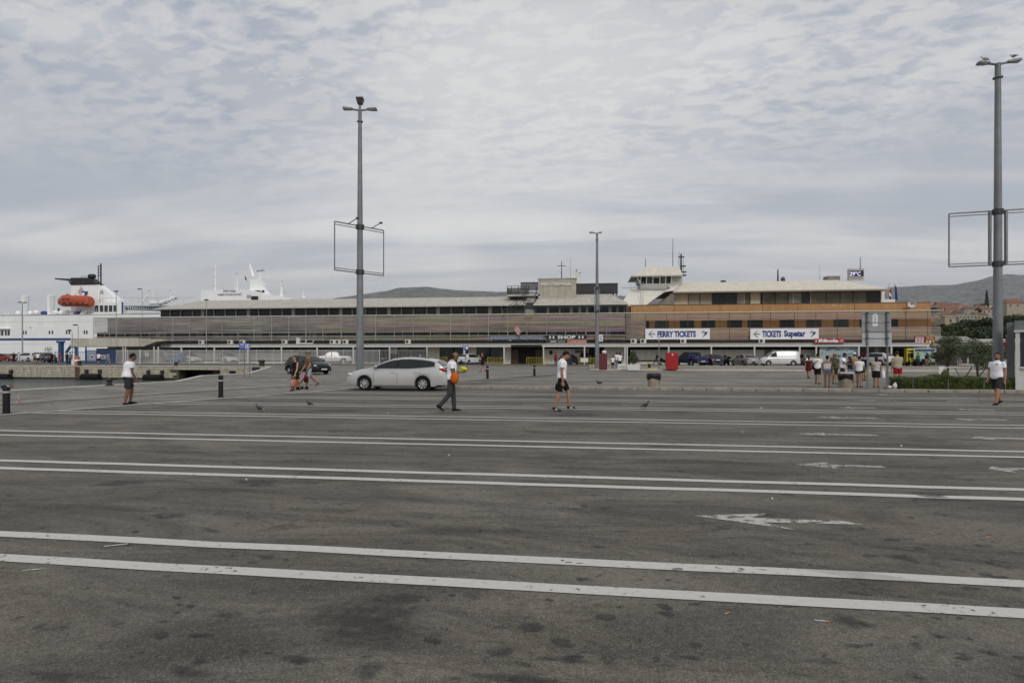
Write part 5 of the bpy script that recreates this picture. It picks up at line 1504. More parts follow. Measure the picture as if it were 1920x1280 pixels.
house(1813, 596, 280, 30, 8, 1, 'house_cream', 'house_grey', 'flat', 'pale terrace house half sunk in the trees', nwin=3)
house(1886, 577, 420, 26, 4, 6, 'house_white', 'tile_red', 'gable', 'white house with red roof right of the lamp pole', nwin=2)
house(1908, 568, 380, 40, 14, 9, 'house_cream', 'tile_red', 'hip', 'big cream house with red hip roof right of the lamp pole', nwin=3, shutters=True)
house(1843, 590, 350, 22, 8, 5, 'house_cream', 'tile_brown', 'gable', 'house with brown gable roof behind the lamp pole', nwin=3)
house(1768, 583, 470, 18, 5, 4, 'house_white', 'tile_pale', 'hip', 'white house with pale roof squeezed between red roofs')
house(1802, 584, 400, 14, 5, 4, 'house_ochre', 'tile_red', 'hip', 'small ochre house among the red roofs')
# ------------------------------------------------------------------ trees
M('bark', (.09, .07, .05), .9, var=.3, vs=6)
def leaf_mat(name, a, b, sc=1.2):
    m = bpy.data.materials.new(name); m.use_nodes = True; MATS[name] = m
    t = m.node_tree; p = t.nodes['Principled BSDF']; p.inputs['Roughness'].default_value = .6; p.inputs['Specular IOR Level'].default_value = .3
    c = t.nodes.new('ShaderNodeTexCoord'); n = t.nodes.new('ShaderNodeTexNoise'); n.inputs['Scale'].default_value = sc; n.inputs['Detail'].default_value = 4
    t.links.new(c.outputs['Object'], n.inputs['Vector'])
    r = t.nodes.new('ShaderNodeMapRange'); r.inputs[1].default_value = .35; r.inputs[2].default_value = .65; t.links.new(n.outputs['Fac'], r.inputs[0])
    mx = t.nodes.new('ShaderNodeMix'); mx.data_type = 'RGBA'; t.links.new(r.outputs[0], mx.inputs[0])
    mx.inputs[6].default_value = (*a, 1); mx.inputs[7].default_value = (*b, 1); t.links.new(mx.outputs[2], p.inputs['Base Color'])
leaf_mat('leaf_pine', (.018, .03, .012), (.05, .07, .025), .5); leaf_mat('leaf_oak', (.025, .04, .014), (.065, .085, .03), .5); leaf_mat('leaf_olive', (.045, .065, .03), (.125, .15, .085), 3); leaf_mat('leaf_hedge', (.05, .075, .016), (.13, .16, .045), 4); leaf_mat('leaf_palm', (.03, .05, .02), (.08, .1, .04), 4)
def leaves(mb, c, rad, n, size, rr, flat=1.0, shell=.35):
    """n leaf-sized faces scattered through an ellipsoid"""
    for _ in range(n):
        while True:
            d = Vector((rr.uniform(-1, 1), rr.uniform(-1, 1), rr.uniform(-1, 1)))
            if d.length <= 1 and d.length > shell * rr.random(): break
        p = Vector((c[0] + d.x * rad[0], c[1] + d.y * rad[1], c[2] + d.z * rad[2]))
        a = Vector((rr.gauss(0, 1), rr.gauss(0, 1), rr.gauss(0, 1) * flat)).normalized() * size * rr.uniform(.6, 1.3)
        b = a.cross(Vector((rr.gauss(0, 1), rr.gauss(0, 1), rr.gauss(0, 1)))).normalized() * size * rr.uniform(.35, .6)
        k = len(mb.v)
        mb.v += [p - a, p + b, p + a, p - b]; mb.f.append((k, k + 1, k + 2, k + 3))
def tree(name, label, base, h, crown_r, trunk_h, mat, seed, clumps=12, per=110, size=.45, group=None, spread=1.0, tr=.3):
    rr = random.Random(seed)
    t = thing(name, label, 'tree', base, group=group)
    tips = []
    mb = MB(); top = Vector((rr.uniform(-.3, .3), rr.uniform(-.3, .3), h * .8))
    mb.tube([(0, 0, -.5), (top.x * .3, top.y * .3, trunk_h), top], [tr, tr * .75, tr * .2], 7)
    cz = (trunk_h + h) / 2; rzv = (h - trunk_h) / 2
    for i in range(clumps):
        a = i * 2.4 + rr.uniform(-.3, .3); e = rr.uniform(-.85, .95); q = math.sqrt(max(0, 1 - e * e)) * rr.uniform(.55, .95)
        p = Vector((math.cos(a) * q * crown_r * spread, math.sin(a) * q * crown_r * spread, cz + e * rzv * .85))
        tips.append(p)
        mb.tube([(top.x * .3, top.y * .3, trunk_h * .9 + (p.z - trunk_h) * .25), p * .6 + Vector((0, 0, p.z * .35)), p], [tr * .35, tr * .2, tr * .06], 5, False)
    mb.build('trunk', 'bark', t)
    mb = MB()
    for p in tips + [Vector((0, 0, cz + rzv * .5)), Vector((0, 0, cz))]:
        s = crown_r * rr.uniform(.3, .5)
        leaves(mb, p, (s, s, s * rr.uniform(.6, .85)), per, size, rr)
    mb.build('crown', mat, t, recalc=False)
    return t
TG = 'trees on the wooded slope below the town'
spec = [(1772, 603, 190, 5.0), (1790, 600, 200, 6), (1812, 593, 215, 6.5), (1836, 588, 205, 6.5), (1858, 590, 215, 6), (1880, 586, 200, 7), (1902, 583, 195, 7.5), (1925, 580, 190, 7.5), (1782, 617, 160, 4.5), (1806, 612, 165, 5.5), (1830, 608, 160, 5.5), (1855, 606, 165, 5.5), (1880, 604, 155, 6), (1905, 602, 150, 6), (1930, 600, 160, 6), (1950, 585, 200, 8), (1768, 622, 150, 4)]
labs = ['dark evergreen tree on the slope below the old town, its crown merging with its neighbours']
for i, (x, y, D, r_) in enumerate(spec):
    k = D / FPX; c = CW((x - 960) * k, D); ztop = CH + (HOR - y) * k
    zb = max(-.5, hill_z(D, (x - 960) * k) - .5)
    tree('slope_tree', labs[0], (c.x, c.y, zb), max(4.5, (ztop - zb) * .86), r_ * .8, max(.5, (ztop - zb) * .12), 'leaf_pine' if i % 3 else 'leaf_oak', 100 + i, 12, 120, .55, TG)
k = 470 / FPX; c = CW((1850 - 960) * k, 470); zb = CH + (HOR - 574) * k
t = thing('cypress_tree', 'dark pointed cypress standing over the town roofs', 'tree', (c.x, c.y, zb - 3))
MB().tube([(0, 0, -3), (0, 0, 6)], [.4, .2], 6).build('trunk', 'bark', t)
mb = MB(); rr = random.Random(4)
for i in range(16):
    z = 1 + i * .95; s = 2.0 * (1 - i / 16.5) ** .7
    leaves(mb, (0, 0, z), (s, s, .9), 60, .5, rr)
mb.build('crown', 'leaf_pine', t, recalc=False)
for x, y, D, r_, lab in ((1898, 563, 520, 11, 'dark tree clump on the skyline right of the lamp pole'), (1880, 562, 540, 9, 'rounded tree on the skyline beside the lamp pole'), (1752, 578, 380, 5, 'small tree between the parapet and the red roofs'), (1832, 582, 380, 3.5, 'little tree among the town houses'), (1866, 568, 500, 5, 'small dark tree next to the cypress')):
    k = D / FPX; c = CW((x - 960) * k, D); ztop = CH + (HOR - y) * k
    tree('town_tree', lab, (c.x, c.y, ztop - r_ * 1.6), r_ * 1.6, r_ * .8, r_ * .3, 'leaf_oak', int(x), 9, 90, .9)
# ------------------------------------------------------------------ low sheds right of the terminal
sh = thing('harbour_shed', 'low grey roofed shed right of the terminal', 'building', CW(72, 96))
Y0 = 92.0
M('shed_roof', (.27, .26, .24), .8, var=.15, vs=1, streak=.2)
x0, x1 = WX(1735, Y0), WX(1850, Y0)
MB().box((x0, Y0 + .6, 0), (x1, 104, WZ(650, 1800, Y0))).build('wall', 'grey_wall', sh, world=True)
MB().add([(x0, Y0, WZ(650, 1800, Y0)), (x1, Y0, WZ(648, 1800, Y0)), (WX(1812, Y0 + 6), Y0 + 6, WZ(630.5, 1800, Y0 + 6)), (x0, Y0 + 6, WZ(630.5, 1800, Y0 + 6)), (x0, Y0 + 14, WZ(650, 1800, Y0)), (x1, Y0 + 14, WZ(650, 1800, Y0))], [(0, 1, 2, 3), (3, 2, 5, 4), (1, 5, 2), (0, 3, 4), (0, 4, 5, 1)]).build('roof', 'shed_roof', sh, world=True)
for x in range(1760, 1850, 14):
    MB().box((WX(x, Y0 + .5), Y0 + .5, .2), (WX(x + 10, Y0 + .5), Y0 + .59, 2.6)).build('shutter', rnd.choice(['dark_metal', 'white_metal', 'glass_dark', 'under_wall']), sh, world=True)
ks = thing('news_kiosk', 'flat roofed news kiosk with red TISAK band behind the lamp pole', 'kiosk', CW(80, 86))
Y1 = 80.0
x0, x1 = WX(1806, Y1), WX(1960, Y1)
def zk(y): return WZ(y, 1870, Y1)
M('kiosk_grey', (.4, .39, .38), .6, var=.08); M('kiosk_green', (.06, .2, .11), .5, var=.3, vs=.6)
MB().box((x0, Y1 + 1.2, 0), (x1, Y1 + 8, zk(650))).build('wall', 'kiosk_grey', ks, world=True)
MB().box((x0 - .5, Y1, zk(642)), (x1, Y1 + 8.4, zk(637))).build('roof', 'kiosk_grey', ks, world=True)
MB().box((x0 - .55, Y1 - .05, zk(637.6)), (x1, Y1 + .1, zk(635.6))).build('roof_edge', 'white_paint', ks, world=True)
MB().box((WX(1825, Y1), Y1 + .1, zk(647.5)), (WX(1915, Y1), Y1 + .3, zk(643))).build('sign_band', 'sign_maroon', ks, world=True)
lettering('TISAK', WX(1889, Y1), WX(1905, Y1), zk(647), zk(643.6), Y1 + .1, 'white_paint', ks, bold=.03)
lettering('TISAK', WX(1846, Y1), WX(1862, Y1), zk(647), zk(643.6), Y1 + .1, 'white_paint', ks, bold=.03)
MB().box((WX(1880, Y1), Y1 + 1.0, zk(672)), (WX(1910, Y1), Y1 + 1.15, zk(649.5))).build('advert_panel', 'kiosk_green', ks, world=True)
MB().ball((WX(1884.5, Y1), Y1 + .95, zk(660)), (.65, .05, .6)).build('printed_shape', 'bright_yellow', ks, world=True)
MB().ball((WX(1894, Y1), Y1 + .95, zk(661)), (.62, .05, .85)).build('printed_shape', 'lifeboat_orange', ks, world=True)
MB().ball((WX(1893, Y1), Y1 + .95, zk(653.5)), (.2, .04, .4)).build('printed_shape', 'sign_pink', ks, world=True)
for x in range(1812, 1880, 17):
    MB().box((WX(x, Y1), Y1 + 1.1, .3), (WX(x + 12, Y1), Y1 + 1.19, 2.1)).build('shop_window', rnd.choice(['glass_dark', 'glass_green', 'brown', 'glass_brown']), ks, world=True)
t, put, poly = sign('roof_sign', 'small red and pink board on a stand on the kiosk roof', 1887.5, 1899, 629.5, 640, Y1 - .2, 'sign_maroon', frame='sign_pink', d=.2)

for u in (.1, .4, .7): poly([(u, .15), (u + .2, .15), (u + .2, .45), (u, .45)], 'sign_pink', 'tile')
poly([(.1, .62), (.9, .62), (.9, .85), (.1, .85)], 'sign_pink', 'header')
# ------------------------------------------------------------------ tall lamp poles with empty advert frames
M('galv', (.2, .21, .22), .55, metal=.2, var=.18, vs=2.2, streak=.3); M('lamp_body', (.16, .17, .16), .5); M('lamp_glass', (.4, .42, .42), .2)
def lamp_pole(label, base, H, r0, r1, heads, frame=None, flood=False, rz=0.0, inner=True):
    t = thing('lamp_pole', label, 'lamp pole', base, rz)
    MB().tube([(0, 0, 0), (0, 0, H * .35), (0, 0, H)], [r0, r0 * .82, r1], 12).build('pole', 'galv', t, smooth=40)
    MB().tube([(0, 0, -.02), (0, 0, .04)], r0 * 1.5, 12).build('base_plate', 'galv', t)
    MB().tube([(0, 0, H - .7), (0, 0, H - .65)], r1 * 1.7, 12).build('collar', 'galv', t)
    for dx, tilt in heads:
        s = 1 if dx > 0 else -1
        arm = MB().tube([(0, 0, H - .06), (dx * .45, 0, H + tilt * .45)], .055, 8).build('arm', 'galv', t)
        hd = MB().add([(dx * .42, -.1, H + tilt * .42 - .03), (dx * .42, .1, H + tilt * .42 - .03), (dx, .17, H + tilt - .02), (dx, -.17, H + tilt - .02), (dx * .42, -.08, H + tilt * .42 + .08), (dx * .42, .08, H + tilt * .42 + .08), (dx * .97, .12, H + tilt + .11), (dx * .97, -.12, H + tilt + .11)],
                      [(0, 1, 2, 3), (4, 7, 6, 5), (0, 4, 5, 1), (1, 5, 6, 2), (2, 6, 7, 3), (3, 7, 4, 0)]).build('lamp_head', 'lamp_body', t, bevel=.02)
        MB().box((min(dx * .6, dx * .95), -.1, H + tilt * .8 - .05), (max(dx * .6, dx * .95), .1, H + tilt * .8 - .035)).build('lamp_glass', 'lamp_glass', hd)
    if flood:
        MB().tube([(0, 0, H), (0, 0, H + .3)], .06, 8).build('flood_bracket', 'galv', t)
        MB().add([(-.12, -.12, H + .28), (.12, -.12, H + .28), (.12, .12, H + .28), (-.12, .12, H + .28), (-.2, -.2, H + .62), (.2, -.2, H + .62), (.2, .2, H + .62), (-.2, .2, H + .62)], [(3, 2, 1, 0), (4, 5, 6, 7), (0, 1, 5, 4), (1, 2, 6, 5), (2, 3, 7, 6), (3, 0, 4, 7)]).build('floodlight', 'dark_metal', t)
    if frame:
        half, z0, z1, fa = frame
        c_, s_ = math.cos(fa), math.sin(fa)
        fr = MB().beam((-half * c_, -half * s_, z1), (half * c_, half * s_, z1), .05, .06).build('frame_rail', 'galv', t)
        MB().beam((-half * c_, -half * s_, z1 - .14), (half * c_, half * s_, z1 - .14), .04, .04).build('frame_rail', 'galv', t)
        MB().beam((-half * c_, -half * s_, z0), (half * c_, half * s_, z0), .05, .06).build('frame_rail', 'galv', t)
        MB().beam((-half * c_, -half * s_, z0 + .12), (half * c_, half * s_, z0 + .12), .04, .04).build('frame_rail', 'galv', t)
        for u in (-half, half) + ((-r0 - .1, r0 + .1) if inner else ()):
            wd = .05 if abs(u) == half else .1
            MB().beam((u * c_, u * s_, z0), (u * c_, u * s_, z1), wd, wd, (0, 1, 0)).build('frame_upright', 'galv', t)
        for zz in (z0 + .05, z1 - .05):
            MB().tube([(0, 0, zz - .12), (0, 0, zz + .12)], r0 * 1.05, 10).build('clamp', 'dark_metal', t)
    return t, frame
b1 = G(675, 718)
lp, fr = lamp_pole('tall lamp pole with empty slanted frame behind the silver car', b1, 15.2, .225, .1, ((-.95, .02), (.95, -.02)), (1.56, 6.12, 8.72, R(47.5)), True, TH, inner=False)
# two small spot arms on the frame of the first pole
for u in (-.75, .75):
    c_, s_ = math.cos(R(47.5)), math.sin(R(47.5))
    p = Vector((u * c_, u * s_, 8.72))
    MB().tube([p, p + Vector((.62, -.45, .2))], .025, 6).build('spot_arm', 'galv', lp)
    MB().ball(p + Vector((.64, -.47, .2)), (.1, .07, .06)).build('spot_lamp', 'dark_metal', lp)
b2 = G(1871, 728)
lamp_pole('tallest lamp pole with wide empty frame rising from the hedge', b2, 15.4, .215, .12, ((-.95, -.02), (1.05, .12)), (1.95, 5.85, 8.42, R(-18)), False, TH)
b3 = G(1119.5, 692.6)
lamp_pole('distant lamp pole beside the dark red cabinet', b3, 13.5, .22, .1, ((-.75, .02), (.45, .02)), (.75, 5.7, 8.1, R(62)), False, TH, inner=False)
# ------------------------------------------------------------------ birds
M('pigeon_grey', (.055, .058, .066), .6, var=.3, vs=30); M('pigeon_dark', (.025, .026, .03), .5, var=.3, vs=30); M('gull_white', (.6, .6, .6), .6); M('gull_grey', (.3, .31, .33), .6); M('beak', (.3, .15, .03), .5)
def bird(label, p, face, s=1.0, mat='pigeon_grey', wing='pigeon_dark', name='pigeon', tip=None, pitch=0.0):
    t = thing(name, label, 'bird', p, TH + R(face))
    rt = Matrix.Rotation(R(-18 - pitch), 3, 'Y')
    mb = MB(); mb.ball((0, 0, .15 * s), (.125 * s, .062 * s, .07 * s), 10, 8, rt)
    mb.tube([(.07 * s, 0, .18 * s), (.11 * s, 0, .235 * s), (.125 * s, 0, .265 * s)], [.05 * s, .034 * s, .03 * s], 8)
    mb.ball((.13 * s, 0, .275 * s), (.037 * s, .03 * s, .033 * s), 8, 6)
    mb.tube([(-.09 * s, 0, .135 * s), (-.2 * s, 0, .1 * s)], [.045 * s, .03 * s], 6)
    mb.build('body', mat, t, smooth=True)
    for k in (-1, 1):
        w_ = MB().ball((-.03 * s, k * .055 * s, .155 * s), (.125 * s, .016 * s, .05 * s), 8, 6, rt).build('wing', wing, t, smooth=True)
        MB().tube([(.0, k * .025 * s, .1 * s), (.005 * s, k * .025 * s, .01 * s), (.04 * s, k * .03 * s, .005 * s)], .006 * s, 5).build('leg', 'beak', t)
    MB().tube([(.16 * s, 0, .272 * s), (.195 * s, 0, .262 * s)], [.012 * s, .003 * s], 5).build('beak', 'beak', t)
    if tip: MB().ball((-.19 * s, 0, .105 * s), (.05 * s, .03 * s, .012 * s), 8, 5).build('tail_tip', tip, t)
    return t
bird('grey pigeon with a pale tail strutting near the white lane pair', G(486, 772), 160, .78, tip='gull_white')
bird('small grey pigeon standing in front of the walking couple', G(580, 762), 165, .68)
bird('black pigeon on the lane lines right of the man in black shorts', G(1210, 766), 15, .8, 'pigeon_dark')
bird('dark pigeon pecking on the ground by the raised kerb', G(1123, 722), 170, .95, 'pigeon_dark', pitch=-25)
H2 = 15.4
for dx, z, lab, f in ((-.62, H2 + .06, 'white gull resting low on the left arm of the tallest lamp', 170), (.75, H2 + .2, 'upright white gull on the right arm of the tallest lamp', 100)):
    p = b2 + Vector((dx * cs, dx * sn, z))
    bird(lab, p, f, 1.0, 'gull_white', 'gull_grey', 'gull')
# ------------------------------------------------------------------ bollards with tape
M('bollard_black', (.012, .012, .014), .6, var=.2, vs=5, spec=.2); M('reflector', (.4, .4, .38), .4)
M('tape_red', (.45, .03, .04), .5); M('tape_white', (.6, .58, .58), .5)
def bollard(label, x, y, h=.82):
    t = thing('bollard', label, 'bollard', G(x, y))
    MB().lathe([(.085, 0), (.085, h - .03), (.07, h), (.02, h + .005)], n=12).build('post', 'bollard_black', t, smooth=40)
    MB().lathe([(.0865, h - .22), (.0865, h - .17)], n=12).build('reflective_band', 'reflector', t)
    MB().lathe([(.12, 0), (.12, .02), (.09, .03)], n=12).build('base', 'bollard_black', t)
    return t
b = bollard('black bollard with torn tape on its top at the water side', 12, 775, .8)
def tape(par_loc, pts, mats, label):
    t = thing('barrier_tape', label, 'tape', pts[0])
    n = len(pts) - 1
    for i in range(n):
        a, b_ = Vector(pts[i]), Vector(pts[i + 1])
        MB().add([a, b_, b_ + Vector((.012, .02, -.05)), a + Vector((.012, .02, -.05))], [(0, 1, 2, 3)]).build('tape_stripe', mats[i % len(mats)], t, world=True)
p = Vector(b.location)
tape(None, [p + Vector(q) for q in ((.06, -.06, .8), (.16, -.07, .8), (.27, -.05, .77), (.34, -.04, .68), (.38, -.04, .55), (.42, -.03, .42), (.43, -.03, .3))], ['tape_white', 'tape_red'], 'red and white tape drooping from the water side bollard')
tape(None, [p + Vector(q) for q in ((-.06, -.06, .78), (-.13, -.07, .76), (-.19, -.06, .7))], ['bollard_black', 'tape_white'], 'short dark tape end tied to the water side bollard')
b = bollard('plain black bollard on the slanting white border line', 414, 745, .84)
p = G(402, 728)
tape(None, [p + Vector(q) for q in ((0, 0, .62), (.03, 0, .5), (.06, .02, .4), (.12, 0, .22), (.16, 0, .05))], ['tape_red', 'tape_white'], 'red tape scrap hanging left of the black bollard')
p = G(428, 722)
tape(None, [p + Vector(q) for q in ((0, 0, .5), (.06, 0, .4), (.14, 0, .28), (.22, 0, .2))], ['tape_red', 'tape_white'], 'red tape scrap lying right of the black bollard')
bollard('black bollard near the woman in the dark dress', 914, 709.5, .84); bollard('black bollard standing alone before the yellow barriers', 1002, 704.5, .78)
def mooring(label, p, s=1.0, rz=0):
    t = thing('mooring_bollard', label, 'bollard', p, rz)
    MB().lathe([(.26 * s, 0), (.26 * s, .05 * s), (.16 * s, .1 * s), (.15 * s, .3 * s), (.24 * s, .38 * s), (.24 * s, .45 * s), (.1 * s, .5 * s)], n=14).build('post', 'black_iron', t, smooth=40)
    MB().beam((-.05, 0, .43 * s), (.5 * s, 0, .46 * s), .12 * s, .1 * s).build('horn', 'black_iron', t)
mooring('rusty black mooring bollard on the near quay edge', G(205, 723), .75)
mooring('large mooring bollard with horn on the far quay above the fender', Vector((WX(149, FARQ + .7), FARQ + .7, .03)), 1.25)
mooring('mooring bollard on the far quay by the dark opening', Vector((WX(330, FARQ + .7), FARQ + .7, .03)), 1.0)
t = thing('mooring_bollard', 'stout mooring bollard over its iron shoe at the basin corner', 'bollard', Vector((WX(491, FARQ + .6), FARQ + .6, .03)))
MB().lathe([(.3, 0), (.3, .5), (.42, .6), (.42, .72), (.15, .78)], n=14).build('post', 'black_iron', t); MB().box((-.75, -.8, -.5), (.15, -.4, -.05)).build('shoe', 'black_iron', t)
def fender(label, x, y, half):
    p = Wp(x, y, FARQ - .55)
    t = thing('quay_fender', label, 'fender', p)
    MB().tube([(-half, 0, 0), (half, 0, 0)], .38, 16).build('roller', 'rubber', t, smooth=40)
    for k in (-1, 1):
        MB().tube([(k * half * .98, .1, 0), (k * half * .98 + k * .02, .1, 0)], .22, 12).build('end_cap', 'dark', t)
        MB().box((k * half * .8 - .16, .2, .4), (k * half * .8 + .16, .5, .85)).build('bracket', 'black_iron', t)
fender('black roller fender at the outer end of the stone quay', 2, 706, 1.25); fender('black roller fender below the large horned bollard', 170, 706, 1.15); fender('black roller fender behind the man by the basin', 287, 707.5, 1.15)
MB().box((WX(146, FARQ) - .3, FARQ - .12, -1.5), (WX(146, FARQ) + .3, FARQ - .03, -.1)).build('iron_plate', 'brown', qw)
for x in (406, 437): MB().box((WX(x, FARQ) - .4, FARQ - .14, -.95), (WX(x, FARQ) + .4, FARQ - .06, -.5)).build('fender_pad', 'rubber', qw)
# ------------------------------------------------------------------ blue berth signs
def berth_sign(label, x, y, px0, px1, py0, py1, num, two=True):
    base = G(x, y); d = base.y
    t = thing('berth_sign', label, 'sign', base)
    xs = (px0, px1)
    a, b = Wp(px0, py1, d), Wp(px1, py0, d)
    for xx in ((px0 * .55 + px1 * .45, px0 * .07 + px1 * .93) if two else ((px0 + px1) / 2,)):
        q = Wp(xx, py1, d)
        MB().tube([(q.x, d + .06, 0), (q.x, d + .06, b.z)], .035, 8).build('post', 'galv', t, world=True)
    MB().box((a.x, d, a.z), (b.x, d + .03, b.z)).build('panel', 'sign_bright_blue', t, world=True)
    w_ = b.x - a.x; h = b.z - a.z
    MB().box((a.x + w_ * .57, d - .006, a.z + h * .12), (a.x + w_ * .94, d - .001, a.z + h * .82)).build('number_plate', 'sign_white', t, world=True)
    lettering('VEZ', a.x + w_ * .06, a.x + w_ * .5, a.z + h * .66, a.z + h * .9, d, 'sign_white', t, bold=.03, thick=.01)
    for v in (.48, .36, .24): MB().box((a.x + w_ * .06, d - .005, a.z + h * v), (a.x + w_ * .44, d - .001, a.z + h * (v + .05))).build('small_print', 'sign_light_grey', t, world=True)
    if num: lettering(num, a.x + w_ * .62, a.x + w_ * .89, a.z + h * .2, a.z + h * .74, d - .006, 'sign_blue', t, bold=.02, thick=.008)
berth_sign('blue berth sign with number 21 on two grey posts', 462, 708, 448.5, 468.5, 643, 655, '21')
berth_sign('small blue berth sign on one post before the white hatchback', 872.5, 689, 867.5, 878, 648, 655.5, '', False)
# ------------------------------------------------------------------ back of the big road sign on the kerb
M('sign_back', (.27, .275, .27), .5, metal=.0, var=.1, vs=3); M('sign_back_light', (.42, .44, .46), .45, var=.1, vs=2)
yb = KY + .32
t = thing('road_sign', 'large road sign seen from behind on two grey posts with ticket sticker', 'sign', (WX(1643, yb), yb, .11))
def zs_(y): return WZ(y, 1643, yb)
for x in (1625.5, 1662.5):
    MB().tube([(WX(x, yb), yb - .06, .1), (WX(x, yb), yb - .06, zs_(584))], .04, 10).build('post', 'galv', t, world=True)
MB().box((WX(1616, yb), yb, zs_(623.5)), (WX(1671, yb), yb + .03, zs_(585))).build('panel', 'sign_back', t, world=True)
MB().box((WX(1617, yb), yb + .002, zs_(648)), (WX(1672, yb), yb + .03, zs_(624.2))).build('panel', 'sign_back_light', t, world=True)
for y in (587, 604, 621, 634):
    MB().box((WX(1617, yb), yb - .025, zs_(y) - .012), (WX(1670, yb), yb - .002, zs_(y) + .012)).build('rail', 'sign_back', t, world=True)
    for x in (1625.5, 1662.5):
        MB().box((WX(x - 2.2, yb), yb - .11, zs_(y) - .02), (WX(x + 2.2, yb), yb - .026, zs_(y) + .02)).build('clamp', 'dark_metal', t, world=True)
st = MB().prism([(WX(1636, yb), zs_(611)), (WX(1645.5, yb), zs_(611)), (WX(1645.5, yb), zs_(591)), (WX(1640.7, yb), zs_(587)), (WX(1636, yb), zs_(591))], -.003, 'y', yb - .001).build('sticker', 'sign_white', t, world=True)
vs, fs = text_verts('TICKETS', .02); ax, bx, ay, by = min(v.x for v in vs), max(v.x for v in vs), min(v.y for v in vs), max(v.y for v in vs)
xa, xb_, za, zb_ = WX(1638.4, yb), WX(1643, yb), zs_(607.5), zs_(590.5)
MB().add([(xb_ - (v.y - ay) / (by - ay) * (xb_ - xa), yb - .004 - (.002 if v.z > 0 else 0), za + (v.x - ax) / (bx - ax) * (zb_ - za)) for v in vs], fs).build('lettering', 'sign_grey', st, world=True)
MB().box((WX(1600, yb), yb - .25, .1), (WX(1668, yb), yb + .25, .125)).build('footing', 'dark_metal', t, world=True)
# ------------------------------------------------------------------ concrete bins
M('bin_concrete', (.33, .28, .23), .9, var=.3, vs=5, streak=.5, bump=.3, bs=30); M('bin_bag', (.012, .012, .013), .35, bump=.8, bs=14)
def litter_bin(label, x, y, extra=False):
    t = thing('litter_bin', label, 'bin', G(x, y))
    MB().lathe([(.29, 0), (.3, .03), (.3, .58), (.31, .66), (.27, .66), (.26, .5)], n=20).build('drum', 'bin_concrete', t, smooth=40)
    rr = random.Random(int(x)); mb = MB(); n = 22; 
    rings = [(.315, .42), (.335, .46), (.345, .6), (.335, .68), (.3, .7), (.25, .62)]
    for r_, z in rings:
        for k in range(n):
            a = 2 * math.pi * k / n; q = 1 + .03 * math.sin(5 * a + z * 9) + rr.uniform(-.02, .02)
            zz = z + (.05 * math.sin(3 * a + .7) if z < .5 else 0)
            mb.v.append(Vector((r_ * q * math.cos(a), r_ * q * math.sin(a), zz)))
    for i in range(len(rings) - 1):
        for k in range(n):
            a, b_ = i * n + k, i * n + (k + 1) % n
            mb.f.append((a, b_, b_ + n, a + n))
    mb.build('bin_bag', 'bin_bag', t, smooth=True)
    MB().lathe([(.36, 0), (.36, .025), (.3, .03)], n=20).build('foot', 'kerb_stone', t)
    if extra:
        MB().box((-.28, -.2, .62), (.3, .2, .76)).build('rubbish', 'sign_pink', t)
litter_bin('round concrete bin with black liner standing alone on the lanes', 1226, 726.5); litter_bin('round concrete bin with overfull liner among the waiting people', 1585, 727, True)
# ------------------------------------------------------------------ cabinets, planter and posts on the pavement
M('cab_red', (.33, .008, .012), .4, var=.06); M('cab_maroon', (.11, .018, .025), .5, var=.1)
p = G(1260.5, 692.8, .11); t = thing('hydrant_cabinet', 'bright red hydrant cabinet with small white label', 'cabinet', p)
MB().box((-.54, 0, 0), (.54, .5, 1.58)).build('cabinet', 'cab_red', t, bevel=.02); MB().box((-.52, -.02, .04), (-.01, -.003, 1.54)).build('door', 'cab_red', t); MB().box((.01, -.02, .04), (.52, -.003, 1.54)).build('door', 'cab_red', t); MB().box((-.05, -.03, 1.3), (.09, -.022, 1.46)).build('label_plate', 'sign_pink', t)
p = G(1131, 693.2, .11); t = thing('power_cabinet', 'dark red power cabinet at the foot of the distant lamp pole', 'cabinet', p)
MB().box((-.36, 0, 0), (.36, .45, 1.45)).build('cabinet', 'cab_maroon', t, bevel=.02); MB().box((-.33, -.02, .05), (.33, -.003, 1.4)).build('door', 'cab_maroon', t); MB().ball((.1, .1, 1.6), (.22, .2, .18)).build('bag_on_top', 'tape_white', t, smooth=True)
p = G(1188, 693.5, .11); t = thing('planter', 'square white planter with a bushy green plant', 'planter', p)
MB().add([(-.52, 0, 0), (.52, 0, 0), (.52, 1, 0), (-.52, 1, 0), (-.6, -.06, .5), (.6, -.06, .5), (.6, 1.06, .5), (-.6, 1.06, .5)], [(3, 2, 1, 0), (4, 5, 6, 7), (0, 1, 5, 4), (1, 2, 6, 5), (2, 3, 7, 6), (3, 0, 4, 7)]).build('pot', 'white_paint', t)
MB().tube([(0, .5, .4), (0, .5, 1.5)], [.06, .03], 6).build('stem', 'bark', t)
rr = random.Random(8); mb = MB()
for k in range(80):
    a = rr.uniform(0, 6.28); z = rr.uniform(.55, 1.5); L_ = (1.75 - z) * .5 + .12
    b0 = Vector((0, .5, z)); d = Vector((math.cos(a), math.sin(a), rr.uniform(.1, .7)))
    tip = b0 + d * L_ + Vector((0, 0, -.08)); mid = b0 + d * L_ * .55 + Vector((0, 0, .06)); sd_ = Vector((-math.sin(a), math.cos(a), 0)) * .045
    n_ = len(mb.v); mb.v += [b0, mid - sd_, tip, mid + sd_]; mb.f.append((n_, n_ + 1, n_ + 2, n_ + 3))
leaves(mb, (0, .5, .95), (.5, .45, .4), 300, .09, rr); leaves(mb, (0, .5, 1.4), (.28, .28, .35), 160, .08, rr)
mb.build('foliage', 'leaf_palm', t, recalc=False)
